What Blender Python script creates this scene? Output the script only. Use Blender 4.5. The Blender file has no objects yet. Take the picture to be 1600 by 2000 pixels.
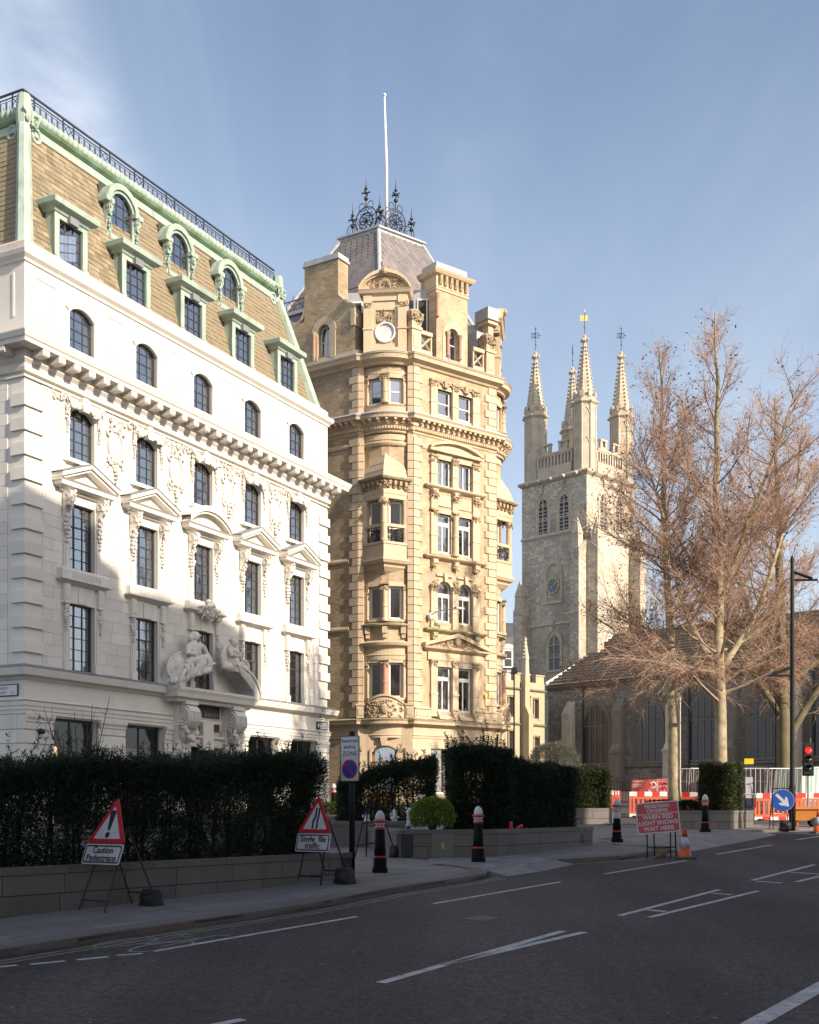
import bpy, bmesh, math, random
import numpy as np
from mathutils import Matrix, Vector, noise as mnoise

random.seed(7)
rng = np.random.default_rng(11)
R = math.radians
scene = bpy.context.scene
COL = scene.collection

# ------------------------------------------------------------------ camera
EYE = 1.85
cam_data = bpy.data.cameras.new('camera')
cam_data.sensor_fit = 'HORIZONTAL'
cam_data.sensor_width = 36.0
cam_data.lens = 36.0 * 2350.0 / 1600.0
cam_data.shift_y = (1578.0 - 1000.0) / 1600.0
cam_data.clip_start = 0.1
cam_data.clip_end = 3000.0
camera = bpy.data.objects.new('camera', cam_data)
camera.location = (0, 0, EYE)
camera.rotation_euler = (R(90), 0, 0)
COL.objects.link(camera)
scene.camera = camera

# ------------------------------------------------------------------ sky and sun
SUN_AZ, SUN_EL = R(51.0), R(28.0)      # azimuth from -Y (behind the camera) towards +X
SUN_DIR = Vector((math.sin(SUN_AZ) * math.cos(SUN_EL), -math.cos(SUN_AZ) * math.cos(SUN_EL), math.sin(SUN_EL)))
world = bpy.data.worlds.new('World')
scene.world = world
world.use_nodes = True
wn, wl = world.node_tree.nodes, world.node_tree.links
wn.clear()
w_out = wn.new('ShaderNodeOutputWorld')
w_bg = wn.new('ShaderNodeBackground')
w_bg.inputs['Strength'].default_value = 0.115
sky = wn.new('ShaderNodeTexSky')
sky.sky_type = 'NISHITA'
sky.sun_disc = False
sky.sun_elevation = SUN_EL
sky.sun_rotation = math.atan2(SUN_DIR.x, SUN_DIR.y)
sky.altitude = 30
sky.air_density = 1.0
sky.dust_density = 2.6
sky.ozone_density = 2.2
# thin cirrus and one broken cloud bank, laid over the sky by direction
tc = wn.new('ShaderNodeTexCoord')
sep = wn.new('ShaderNodeSeparateXYZ')
wl.new(tc.outputs['Generated'], sep.inputs[0])
mzm = wn.new('ShaderNodeMath'); mzm.operation = 'MAXIMUM'; mzm.inputs[1].default_value = 0.06
wl.new(sep.outputs['Z'], mzm.inputs[0])
dvx = wn.new('ShaderNodeMath'); dvx.operation = 'DIVIDE'
dvy = wn.new('ShaderNodeMath'); dvy.operation = 'DIVIDE'
wl.new(sep.outputs['X'], dvx.inputs[0]); wl.new(mzm.outputs[0], dvx.inputs[1])
wl.new(sep.outputs['Y'], dvy.inputs[0]); wl.new(mzm.outputs[0], dvy.inputs[1])
cmb = wn.new('ShaderNodeCombineXYZ')
wl.new(dvx.outputs[0], cmb.inputs['X']); wl.new(dvy.outputs[0], cmb.inputs['Y'])


def w_noise(rotz, scl, scale, detail, rough, lo, hi, dist=0.0, loc=(0, 0, 0)):
    mp = wn.new('ShaderNodeMapping')
    mp.inputs['Rotation'].default_value = (0, 0, rotz)
    mp.inputs['Scale'].default_value = scl
    mp.inputs['Location'].default_value = loc
    wl.new(cmb.outputs[0], mp.inputs['Vector'])
    nz = wn.new('ShaderNodeTexNoise')
    nz.inputs['Scale'].default_value = scale
    nz.inputs['Detail'].default_value = detail
    nz.inputs['Roughness'].default_value = rough
    nz.inputs['Distortion'].default_value = dist
    wl.new(mp.outputs[0], nz.inputs['Vector'])
    mr = wn.new('ShaderNodeMapRange')
    mr.interpolation_type = 'SMOOTHSTEP'
    mr.inputs['From Min'].default_value = lo
    mr.inputs['From Max'].default_value = hi
    wl.new(nz.outputs['Fac'], mr.inputs['Value'])
    return mr.outputs[0]


def w_math(op, a, b):
    m = wn.new('ShaderNodeMath'); m.operation = op; m.use_clamp = True
    for i, s in ((0, a), (1, b)):
        if isinstance(s, float):
            m.inputs[i].default_value = s
        else:
            wl.new(s, m.inputs[i])
    return m.outputs[0]


streak = w_noise(R(18), (1.9, 0.42, 1), 1.3, 6, 0.6, 0.40, 0.80, 1.1)
veil = w_noise(R(30), (0.8, 0.35, 1), 0.9, 4, 0.55, 0.35, 0.8, 0.3, (3.1, 1.7, 0))
puffs = w_noise(0.3, (1, 1, 1), 2.6, 9, 0.62, 0.22, 0.66, 0.4, (0.4, 0.2, 0))
# the cloud bank lies to the west of the frame
bank = wn.new('ShaderNodeMapRange'); bank.interpolation_type = 'SMOOTHSTEP'
bank.inputs['From Min'].default_value = -0.38
bank.inputs['From Max'].default_value = -0.48
wl.new(dvx.outputs[0], bank.inputs['Value'])
cl1 = w_math('MULTIPLY', streak, 0.11)
cl2 = w_math('ADD', w_math('MULTIPLY', veil, 0.15), 0.06)
cl3 = w_math('MULTIPLY', puffs, bank.outputs[0])
cl3 = w_math('MULTIPLY', cl3, 0.48)
hz_ = wn.new('ShaderNodeMapRange'); hz_.interpolation_type = 'SMOOTHSTEP'     # thicker air towards the horizon
hz_.inputs['From Min'].default_value = 0.55; hz_.inputs['From Max'].default_value = 0.05; hz_.inputs['To Max'].default_value = 0.36
wl.new(sep.outputs['Z'], hz_.inputs['Value'])
cl = w_math('ADD', w_math('ADD', cl1, cl2), w_math('ADD', cl3, hz_.outputs[0]))
mixc = wn.new('ShaderNodeMix'); mixc.data_type = 'RGBA'
wl.new(cl, mixc.inputs['Factor'])
wl.new(sky.outputs[0], mixc.inputs['A'])
mixc.inputs['B'].default_value = (5.6, 6.0, 6.5, 1)
wl.new(mixc.outputs['Result'], w_bg.inputs['Color'])
wl.new(w_bg.outputs[0], w_out.inputs['Surface'])

sun_data = bpy.data.lights.new('sun', 'SUN')
sun_data.energy = 4.6
sun_data.angle = R(0.55)
sun_data.color = (1.0, 0.87, 0.70)
sun = bpy.data.objects.new('sun', sun_data)
sun.rotation_euler = (-SUN_DIR).to_track_quat('-Z', 'Y').to_euler()
sun.location = (40, -40, 60)
COL.objects.link(sun)

scene.view_settings.view_transform = 'Standard'
scene.view_settings.look = 'None'
scene.view_settings.exposure = 0.72
scene.view_settings.gamma = 1.0
scene.view_settings.use_curve_mapping = False
scene.cycles.max_bounces = 5
scene.cycles.diffuse_bounces = 4
scene.cycles.glossy_bounces = 2
scene.cycles.transmission_bounces = 2
scene.cycles.transparent_max_bounces = 6
scene.cycles.use_denoising = True

# ------------------------------------------------------------------ helpers


def gz(y):
    """height of the paved ground: the street climbs away from the camera"""
    return 0.032 * min(max(y, -60.0), 130.0)


def fr(x, y, ang, z=0.0):
    """frame of a facade: X along it (ang from +Y towards +X), Y into the building, Z up"""
    s, c = math.sin(ang), math.cos(ang)
    return Matrix(((s, -c, 0, x), (c, s, 0, y), (0, 0, 1, z), (0, 0, 0, 1)))


def at(x, y, z=0.0, rz=0.0, rx=0.0, ry=0.0):
    return Matrix.Translation((x, y, z)) @ Matrix.Rotation(rz, 4, 'Z') @ Matrix.Rotation(ry, 4, 'Y') @ Matrix.Rotation(rx, 4, 'X')


ID = Matrix.Identity(4)
WM = {}


def place(o, parent, Mw):
    WM[o.name] = Mw.copy()
    if parent is not None:
        o.parent = parent
        o.matrix_local = WM[parent.name].inverted() @ Mw
    else:
        o.matrix_world = Mw
    return o


def tag(o, label=None, cat=None, group=None, kind=None):
    if label: o['label'] = label
    if cat: o['category'] = cat
    if group: o['group'] = group
    if kind: o['kind'] = kind
    return o


def thing(name, Mw, label, cat, group=None):
    o = bpy.data.objects.new(name, None)
    o.empty_display_size = 0.3
    COL.objects.link(o)
    place(o, None, Mw)
    return tag(o, label, cat, group)


def link_mesh(name, me, parent, Mw):
    o = bpy.data.objects.new(name, me)
    COL.objects.link(o)
    return place(o, parent, Mw)


def unitv(a):
    l = math.sqrt(sum(c * c for c in a)) or 1.0
    return tuple(c / l for c in a)


class MB:
    """collects faces of one mesh object; self.m is the current material slot"""

    def __init__(self):
        self.v, self.f, self.mi, self.m = [], [], [], 0
        self.g = []

    def add(self, vs, fs):
        b = len(self.v)
        self.v.extend(vs)
        self.g.append((b, len(self.v), len(self.f), len(self.f) + len(fs)))
        for f in fs:
            self.f.append(tuple(b + i for i in f))
            self.mi.append(self.m)
        return self

    def box(self, x0, x1, y0, y1, z0, z1):
        return self.add([(x0, y0, z0), (x1, y0, z0), (x1, y1, z0), (x0, y1, z0), (x0, y0, z1), (x1, y0, z1), (x1, y1, z1), (x0, y1, z1)],
                        [(0, 3, 2, 1), (4, 5, 6, 7), (0, 1, 5, 4), (1, 2, 6, 5), (2, 3, 7, 6), (3, 0, 4, 7)])

    def tbox(self, x0, x1, y0, y1, z0, z1, t):
        """box whose top is inset by t on all sides"""
        return self.add([(x0, y0, z0), (x1, y0, z0), (x1, y1, z0), (x0, y1, z0), (x0 + t, y0 + t, z1), (x1 - t, y0 + t, z1), (x1 - t, y1 - t, z1), (x0 + t, y1 - t, z1)],
                        [(0, 3, 2, 1), (4, 5, 6, 7), (0, 1, 5, 4), (1, 2, 6, 5), (2, 3, 7, 6), (3, 0, 4, 7)])

    def quad(self, a, b, c, d):
        return self.add([a, b, c, d], [(0, 1, 2, 3)])

    def prism(self, poly, lo, hi, axis='y'):
        n = len(poly)
        if axis == 'y':
            mk = lambda p, t: (p[0], t, p[1])
        elif axis == 'x':
            mk = lambda p, t: (t, p[0], p[1])
        else:
            mk = lambda p, t: (p[0], p[1], t)
        vs = [mk(p, lo) for p in poly] + [mk(p, hi) for p in poly]
        fs = [tuple(range(n)), tuple(range(2 * n - 1, n - 1, -1))]
        fs += [(i, (i + 1) % n, n + (i + 1) % n, n + i) for i in range(n)]
        return self.add(vs, fs)

    def tube(self, pts, r, n=6, caps=True):
        pts = [Vector(p) for p in pts]
        k = len(pts)
        rs = r if isinstance(r, (list, tuple)) else [r] * k
        vs, fs = [], []
        prev = None
        for i, p in enumerate(pts):
            t = (pts[min(i + 1, k - 1)] - pts[max(i - 1, 0)])
            if t.length < 1e-9: t = Vector((0, 0, 1))
            t.normalize()
            if prev is None:
                up = Vector((0, 0, 1)) if abs(t.z) < 0.9 else Vector((1, 0, 0))
                a = t.cross(up).normalized()
            else:
                a = (prev - t * prev.dot(t))
                a = a.normalized() if a.length > 1e-6 else t.orthogonal().normalized()
            prev = a
            b = t.cross(a)
            for j in range(n):
                q = 2 * math.pi * j / n
                w = p + a * (math.cos(q) * rs[i]) + b * (math.sin(q) * rs[i])
                vs.append((w.x, w.y, w.z))
        for i in range(k - 1):
            for j in range(n):
                fs.append((i * n + j, i * n + (j + 1) % n, (i + 1) * n + (j + 1) % n, (i + 1) * n + j))
        if caps:
            fs.append(tuple(range(n - 1, -1, -1)))
            fs.append(tuple((k - 1) * n + j for j in range(n)))
        return self.add(vs, fs)

    def lathe(self, prof, n=12, c=(0, 0, 0), off=0.0):
        vs, fs = [], []
        for (r, z) in prof:
            for j in range(n):
                q = 2 * math.pi * j / n + off
                vs.append((c[0] + r * math.cos(q), c[1] + r * math.sin(q), c[2] + z))
        k = len(prof)
        for i in range(k - 1):
            for j in range(n):
                fs.append((i * n + j, i * n + (j + 1) % n, (i + 1) * n + (j + 1) % n, (i + 1) * n + j))
        fs.append(tuple(range(n - 1, -1, -1)))
        fs.append(tuple((k - 1) * n + j for j in range(n)))
        return self.add(vs, fs)

    def blob(self, c, r, n=6, k=4, rot=None):
        """small ellipsoid"""
        if isinstance(r, (int, float)): r = (r, r, r)
        vs, fs = [], []
        for i in range(1, k):
            t = math.pi * i / k
            for j in range(n):
                q = 2 * math.pi * j / n
                vs.append([r[0] * math.sin(t) * math.cos(q), r[1] * math.sin(t) * math.sin(q), r[2] * math.cos(t)])
        vs += [[0, 0, r[2]], [0, 0, -r[2]]]
        if rot is not None:
            vs = [list(rot @ Vector(p)) for p in vs]
        vs = [(p[0] + c[0], p[1] + c[1], p[2] + c[2]) for p in vs]
        T, B = (k - 1) * n, (k - 1) * n + 1
        for i in range(k - 2):
            for j in range(n):
                fs.append((i * n + j, (i + 1) * n + j, (i + 1) * n + (j + 1) % n, i * n + (j + 1) % n))
        for j in range(n):
            fs.append((T, j, (j + 1) % n))
            fs.append((B, (k - 2) * n + (j + 1) % n, (k - 2) * n + j))
        return self.add(vs, fs)

    def ring(self, c, rx, rz, r, n=16, m=5, a0=0.0, a1=2 * math.pi, axis='y'):
        full = abs(a1 - a0 - 2 * math.pi) < 1e-6
        pts = []
        for i in range(n + 1):
            q = a0 + (a1 - a0) * i / n
            if axis == 'y':
                pts.append((c[0] + rx * math.cos(q), c[1], c[2] + rz * math.sin(q)))
            elif axis == 'x':
                pts.append((c[0], c[1] + rx * math.cos(q), c[2] + rz * math.sin(q)))
            else:
                pts.append((c[0] + rx * math.cos(q), c[1] + rz * math.sin(q), c[2]))
        return self.tube(pts, r, m, caps=not full)

    def sweep(self, prof, path, closed=False, caps=True):
        """profile (offset outward = right of travel, z) along a plan path"""
        k, n = len(path), len(prof)
        vs, fs = [], []
        for i in range(k):
            p = path[i]
            if closed:
                a, b = path[i - 1], path[(i + 1) % k]
            else:
                a = path[i - 1] if i > 0 else None
                b = path[i + 1] if i < k - 1 else None
            ns = []
            for (s, e) in ((a, p), (p, b)):
                if s is None or e is None: continue
                dx, dy = e[0] - s[0], e[1] - s[1]
                l = math.hypot(dx, dy) or 1.0
                ns.append((dy / l, -dx / l))
            if len(ns) == 2:
                mx, my = ns[0][0] + ns[1][0], ns[0][1] + ns[1][1]
                l = math.hypot(mx, my) or 1.0
                mx, my = mx / l, my / l
                s = 1.0 / max(0.35, mx * ns[0][0] + my * ns[0][1])
            else:
                mx, my = ns[0]; s = 1.0
            for (w, z) in prof:
                vs.append((p[0] + mx * w * s, p[1] + my * w * s, z))
        kk = k if closed else k - 1
        for i in range(kk):
            i2 = (i + 1) % k
            for j in range(n - 1):
                fs.append((i * n + j, i2 * n + j, i2 * n + j + 1, i * n + j + 1))
        if caps and not closed:
            fs.append(tuple(range(n)))
            fs.append(tuple((k - 1) * n + j for j in range(n - 1, -1, -1)))
        return self.add(vs, fs)

    def move(self, Mt, start=0):
        for i in range(start, len(self.v)):
            p = Mt @ Vector(self.v[i])
            self.v[i] = (p.x, p.y, p.z)
        return self

    def clusters(self, tol=0.02):
        """groups of primitives whose bounding boxes touch: each is one separate piece"""
        n = len(self.g)
        bb = []
        for (a, b, _, _) in self.g:
            p = np.array(self.v[a:b]); bb.append((p.min(0) - tol, p.max(0) + tol))
        lo, hi = np.array([x[0] for x in bb]), np.array([x[1] for x in bb])
        lab = list(range(n))

        def find(i):
            while lab[i] != i: lab[i] = lab[lab[i]]; i = lab[i]
            return i
        for i in range(n):
            for j in np.nonzero(((lo[i] <= hi[i + 1:]) & (hi[i] >= lo[i + 1:])).all(1))[0]:
                a, b = find(i), find(i + 1 + int(j))
                if a != b: lab[b] = a
        out = {}
        for i in range(n): out.setdefault(find(i), []).append(i)
        return list(out.values())

    def build(self, name, mats, parent=None, Mw=ID, smooth=False, label=None, kind=None, split=True):
        if split and parent is not None and kind is None and 1 < len(self.g) < 400:
            cl_ = self.clusters()
            if 2 <= len(cl_) <= 16:
                cl_.sort(key=lambda c: -sum(self.g[i][1] - self.g[i][0] for i in c))
                first = None
                for c in cl_:
                    q = MB()
                    for i in c:
                        a, b, f0, f1 = self.g[i]
                        k = len(q.v) - a
                        q.v.extend(self.v[a:b])
                        for f in range(f0, f1):
                            q.f.append(tuple(x + k for x in self.f[f])); q.mi.append(self.mi[f])
                    o = q.build(name, mats, parent, Mw, smooth, label, None, False)
                    first = first or o
                return first
        me = self.mesh(name, mats, smooth)
        o = link_mesh(name, me, parent, Mw)
        if label: o['label'] = label
        if kind: o['kind'] = kind
        return o

    def mesh(self, name, mats, smooth=False):
        me = bpy.data.meshes.new(name)
        me.from_pydata(self.v, [], self.f)
        if not isinstance(mats, (list, tuple)): mats = [mats]
        for m in mats: me.materials.append(m)
        if len(mats) > 1: me.polygons.foreach_set('material_index', self.mi)
        if smooth: me.polygons.foreach_set('use_smooth', [True] * len(me.polygons))
        me.update()
        return me


def smooth_by_angle(o, deg=40):
    """smooth shading with hard edges kept sharp"""
    me = o.data
    me.polygons.foreach_set('use_smooth', [True] * len(me.polygons))
    bm = bmesh.new(); bm.from_mesh(me)
    lim = R(deg)
    for e in bm.edges:
        if len(e.link_faces) == 2 and e.calc_face_angle(0) > lim: e.smooth = False
    bm.to_mesh(me); bm.free()
    return o


def quads_mesh(name, P, mat, parent=None, Mw=ID, kind=None):
    """P: (n,4,3) array of loose quads"""
    n = len(P)
    me = bpy.data.meshes.new(name)
    me.vertices.add(n * 4)
    me.vertices.foreach_set('co', np.ascontiguousarray(P, dtype=np.float32).ravel())
    me.loops.add(n * 4)
    me.loops.foreach_set('vertex_index', np.arange(n * 4, dtype=np.int32))
    me.polygons.add(n)
    me.polygons.foreach_set('loop_start', np.arange(0, n * 4, 4, dtype=np.int32))
    me.polygons.foreach_set('loop_total', np.full(n, 4, dtype=np.int32))
    me.materials.append(mat)
    me.update()
    me.validate()
    o = link_mesh(name, me, parent, Mw)
    if kind: o['kind'] = kind
    return o


# ------------------------------------------------------------------ materials


def mat(name, col, rough=0.8, col2=None, nscale=1.5, namt=0.5, streak=0.0, streak_col=(0.12, 0.11, 0.10), fine=0.0, bump=0.0, bscale=30.0, rand=0.0,
        metal=0.0, spec=0.5, emit=None, coat=0.0, brick=None, sscale=(1.6, 1.6, 0.12)):
    m = bpy.data.materials.new(name)
    m.use_nodes = True
    nt = m.node_tree
    N, L = nt.nodes, nt.links
    bs = N['Principled BSDF']
    bs.inputs['Roughness'].default_value = rough
    bs.inputs['Metallic'].default_value = metal
    bs.inputs['Specular IOR Level'].default_value = spec
    if coat: bs.inputs['Coat Weight'].default_value = coat
    geo = N.new('ShaderNodeNewGeometry')

    def nz(scale, detail, vec=None, rgh=0.55):
        t = N.new('ShaderNodeTexNoise')
        t.inputs['Scale'].default_value = scale
        t.inputs['Detail'].default_value = detail
        t.inputs['Roughness'].default_value = rgh
        L.new(vec if vec is not None else geo.outputs['Position'], t.inputs['Vector'])
        return t.outputs['Fac']

    def rng_(src, a, b, c=0.0, d=1.0):
        r = N.new('ShaderNodeMapRange')
        r.inputs['From Min'].default_value = a
        r.inputs['From Max'].default_value = b
        r.inputs['To Min'].default_value = c
        r.inputs['To Max'].default_value = d
        L.new(src, r.inputs['Value'])
        return r.outputs[0]

    def mix(f, a, b, mode='MIX'):
        x = N.new('ShaderNodeMix'); x.data_type = 'RGBA'; x.blend_type = mode
        if isinstance(f, float): x.inputs['Factor'].default_value = f
        else: L.new(f, x.inputs['Factor'])
        for k, s in (('A', a), ('B', b)):
            if isinstance(s, tuple): x.inputs[k].default_value = (*s, 1) if len(s) == 3 else s
            else: L.new(s, x.inputs[k])
        return x.outputs['Result']

    cur = tuple(col)
    hgt = None
    if brick:
        tcn = N.new('ShaderNodeTexCoord')
        sp = N.new('ShaderNodeSeparateXYZ'); L.new(tcn.outputs['Object'], sp.inputs[0])
        cb = N.new('ShaderNodeCombineXYZ')
        L.new(sp.outputs['X'], cb.inputs['X']); L.new(sp.outputs['Z'], cb.inputs['Y'])
        bt = N.new('ShaderNodeTexBrick')
        L.new(cb.outputs[0], bt.inputs['Vector'])
        bt.inputs['Scale'].default_value = 1.0
        bt.inputs['Brick Width'].default_value = brick[0]
        bt.inputs['Row Height'].default_value = brick[1]
        bt.inputs['Mortar Size'].default_value = brick[2]
        bt.inputs['Mortar Smooth'].default_value = 0.2
        bt.inputs['Bias'].default_value = 0.0
        bt.inputs['Color1'].default_value = (*col, 1)
        bt.inputs['Color2'].default_value = (*(col2 or col), 1)
        bt.inputs['Mortar'].default_value = (*brick[3], 1)
        cur = bt.outputs['Color']
        inv = N.new('ShaderNodeMath'); inv.operation = 'SUBTRACT'; inv.inputs[0].default_value = 1.0
        L.new(bt.outputs['Fac'], inv.inputs[1])
        hgt = inv.outputs[0]
        v = rng_(nz(nscale, 5), 0.3, 0.7, 1 - namt * 0.5, 1 + namt * 0.4)
        cur = mix(1.0, cur, v, 'MULTIPLY')
    elif col2:
        cur = mix(rng_(nz(nscale, 6), 0.5 - namt * 0.35, 0.5 + namt * 0.35), cur, tuple(col2))
    if fine:
        v = rng_(nz(60.0, 3), 0.25, 0.75, 1 - fine, 1 + fine)
        cur = mix(1.0, cur, v, 'MULTIPLY')
    if streak:
        mp = N.new('ShaderNodeMapping'); mp.inputs['Scale'].default_value = sscale
        L.new(geo.outputs['Position'], mp.inputs['Vector'])
        s = rng_(nz(1.3, 6, mp.outputs[0], 0.6), 0.55, 0.78, 0.0, streak)
        cur = mix(s, cur, tuple(streak_col))
    if rand:
        oi = N.new('ShaderNodeObjectInfo')
        v = rng_(oi.outputs['Random'], 0.0, 1.0, 1 - rand, 1 + rand)
        cur = mix(1.0, cur, v, 'MULTIPLY')
    if isinstance(cur, tuple): bs.inputs['Base Color'].default_value = (*cur, 1)
    else: L.new(cur, bs.inputs['Base Color'])
    if bump:
        bp = N.new('ShaderNodeBump')
        bp.inputs['Strength'].default_value = bump
        bp.inputs['Distance'].default_value = 0.02
        L.new(hgt if hgt is not None else nz(bscale, 5), bp.inputs['Height'])
        L.new(bp.outputs[0], bs.inputs['Normal'])
    if emit:
        bs.inputs['Emission Color'].default_value = (*emit[0], 1)
        bs.inputs['Emission Strength'].default_value = emit[1]
    return m


def glass_mat(name, tint=(0.5, 0.55, 0.6), ior=1.9, wave=0.15):
    """window glass: see-through with a sky reflection that grows at grazing angles"""
    m = bpy.data.materials.new(name)
    m.use_nodes = True
    N, L = m.node_tree.nodes, m.node_tree.links
    N.clear()
    out = N.new('ShaderNodeOutputMaterial')
    tr = N.new('ShaderNodeBsdfTransparent'); tr.inputs[0].default_value = (*tint, 1)
    gl = N.new('ShaderNodeBsdfGlossy'); gl.inputs['Roughness'].default_value = 0.03
    gl.inputs['Color'].default_value = (0.95, 0.97, 1, 1)
    fn = N.new('ShaderNodeFresnel'); fn.inputs['IOR'].default_value = ior
    nz = N.new('ShaderNodeTexNoise'); nz.inputs['Scale'].default_value = 1.6
    bp = N.new('ShaderNodeBump'); bp.inputs['Strength'].default_value = wave; bp.inputs['Distance'].default_value = 0.03
    g = N.new('ShaderNodeNewGeometry')
    L.new(g.outputs['Position'], nz.inputs['Vector'])
    L.new(nz.outputs['Fac'], bp.inputs['Height'])
    L.new(bp.outputs[0], gl.inputs['Normal'])
    mx = N.new('ShaderNodeMixShader')
    L.new(fn.outputs[0], mx.inputs[0]); L.new(tr.outputs[0], mx.inputs[1]); L.new(gl.outputs[0], mx.inputs[2])
    L.new(mx.outputs[0], out.inputs[0])
    return m


MT = {}
MT['stone'] = mat('portland_stone', (0.72, 0.68, 0.62), 0.85, (0.60, 0.56, 0.50), 0.7, 0.9, streak=0.22, streak_col=(0.36, 0.33, 0.29), fine=0.05, bump=0.12, bscale=40, rand=0.085)
MT['stone_plain'] = mat('portland_stone_moulded', (0.71, 0.67, 0.61), 0.85, (0.61, 0.57, 0.51), 0.9, 0.9, streak=0.3, streak_col=(0.33, 0.31, 0.28), fine=0.05, bump=0.10, bscale=35)
MT['stone_parapet'] = mat('portland_stone_parapet', (0.60, 0.53, 0.46), 0.9, (0.48, 0.43, 0.38), 2.0, 0.9, streak=0.4, streak_col=(0.22, 0.20, 0.18), fine=0.08, bump=0.15)
MT['carved'] = mat('carved_stone', (0.70, 0.66, 0.60), 0.88, (0.52, 0.48, 0.43), 5.0, 1.0, streak=0.3, streak_col=(0.25, 0.23, 0.2), bump=0.25, bscale=14)
MT['tan'] = mat('bath_stone', (0.59, 0.47, 0.335), 0.88, (0.455, 0.345, 0.225), 1.2, 0.9, streak=0.6, streak_col=(0.20, 0.16, 0.10), fine=0.06, bump=0.15, bscale=30, rand=0.05)
MT['tan_carved'] = mat('bath_stone_carved', (0.50, 0.38, 0.25), 0.9, (0.22, 0.165, 0.105), 6.0, 0.9, streak=0.4, streak_col=(0.16, 0.13, 0.09), bump=0.3, bscale=14)
MT['moss_tan'] = mat('mossy_ledge_stone', (0.46, 0.38, 0.25), 0.92, (0.16, 0.17, 0.08), 2.2, 0.7, streak=0.4, streak_col=(0.10, 0.11, 0.06), bump=0.25)
MT['brick'] = mat('gault_brick', (0.44, 0.34, 0.21), 0.9, (0.31, 0.22, 0.13), 1.1, 0.6, brick=(0.235, 0.085, 0.008, (0.36, 0.30, 0.21)), streak=0.35, streak_col=(0.16, 0.12, 0.07), bump=0.35)
MT['brick_light'] = mat('gault_brick_clean', (0.48, 0.355, 0.235), 0.9, (0.37, 0.265, 0.165), 1.1, 0.6, brick=(0.235, 0.085, 0.008, (0.46, 0.38, 0.26)), streak=0.25, streak_col=(0.25, 0.18, 0.10), bump=0.3)
MT['granite_pink'] = mat('pink_granite', (0.42, 0.21, 0.15), 0.45, (0.34, 0.17, 0.12), 20.0, 0.9, fine=0.1)
MT['slate'] = mat('slate', (0.13, 0.12, 0.125), 0.7, (0.20, 0.17, 0.155), 0.8, 0.8, streak=0.35, streak_col=(0.27, 0.21, 0.16), rand=0.16, bump=0.15)
MT['slate_dark'] = mat('slate_dark', (0.06, 0.062, 0.07), 0.65, (0.09, 0.085, 0.09), 1.0, 0.7, bump=0.15, brick=None)
MT['lead'] = mat('lead', (0.30, 0.31, 0.33), 0.6, (0.42, 0.42, 0.43), 2.0, 0.9, streak=0.3, streak_col=(0.55, 0.54, 0.52), metal=0.0)
MT['lead_dark'] = mat('lead_dark', (0.16, 0.165, 0.18), 0.65, (0.24, 0.24, 0.25), 2.5, 0.9)
MT['copper'] = mat('verdigris_copper', (0.40, 0.48, 0.41), 0.8, (0.24, 0.31, 0.26), 1.3, 0.8, streak=0.75, streak_col=(0.17, 0.15, 0.11), fine=0.05, bump=0.12, sscale=(2.4, 2.4, 0.25))
MT['copper_moss'] = mat('verdigris_copper_mossy', (0.34, 0.52, 0.40), 0.85, (0.17, 0.22, 0.10), 1.7, 0.65, streak=0.5, streak_col=(0.12, 0.13, 0.06), bump=0.2, sscale=(2.4, 2.4, 0.3))
MT['tile'] = mat('stone_roof_tile', (0.27, 0.215, 0.135), 0.9, (0.19, 0.155, 0.10), 2.5, 0.9, rand=0.30, fine=0.10, bump=0.2)
MT['iron'] = mat('black_iron', (0.018, 0.019, 0.022), 0.5)
MT['iron_blue'] = mat('blue_black_iron', (0.03, 0.032, 0.042), 0.55)
MT['win_iron'] = mat('dark_window_iron', (0.05, 0.052, 0.06), 0.45)
MT['white_paint'] = mat('white_paint', (0.74, 0.73, 0.70), 0.5, (0.62, 0.60, 0.56), 3.0, 0.8)
MT['dark_room'] = mat('dark_interior', (0.035, 0.033, 0.03), 0.9, (0.06, 0.055, 0.05), 0.8, 0.8)
MT['blind'] = mat('pale_blind', (0.66, 0.65, 0.61), 0.9, (0.45, 0.46, 0.46), 2.0, 0.9)
MT['curtain'] = mat('blue_grey_curtain', (0.45, 0.49, 0.50), 0.9, (0.60, 0.62, 0.61), 9.0, 0.9)
MT['glass'] = glass_mat('window_glass', (0.7, 0.73, 0.75), 5.0, 0.12)
MT['glass_shop'] = glass_mat('shop_glass', (0.75, 0.72, 0.66), 1.7, 0.1)
MT['glass_clear'] = glass_mat('sash_glass', (0.8, 0.82, 0.82), 3.8, 0.18)

UNIT = MB().box(0, 1, 0, 1, 0, 1)
PANE = MB().add([(0, 0, 0), (1, 0, 0), (1, 0, 1), (0, 0, 1)], [(0, 1, 2, 3)])
_cache = {}


def unit_mesh(kind, m):
    k = (kind, m.name)
    if k not in _cache:
        _cache[k] = (UNIT if kind == 'box' else PANE).mesh(kind + '_' + m.name, m)
    return _cache[k]


def piece(name, m, parent, Mw, x0, x1, y0, y1, z0, z1, rot=None):
    """one separate block (shared unit mesh, scaled)"""
    T = Mw @ Matrix.Translation((x0, y0, z0))
    if rot is not None: T = T @ rot
    T = T @ Matrix.Diagonal((x1 - x0, y1 - y0, z1 - z0, 1))
    return link_mesh(name, unit_mesh('box', m), parent, T)


def arc_z(x, x0, x1, zs, zc):
    """height of a segmental arch at x"""
    c, h, s = (x0 + x1) / 2, (x1 - x0) / 2, zc - zs
    if s <= 0: return zs
    r = (h * h + s * s) / (2 * s)
    return zc - r + math.sqrt(max(0.0, r * r - (x - c) ** 2))


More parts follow.
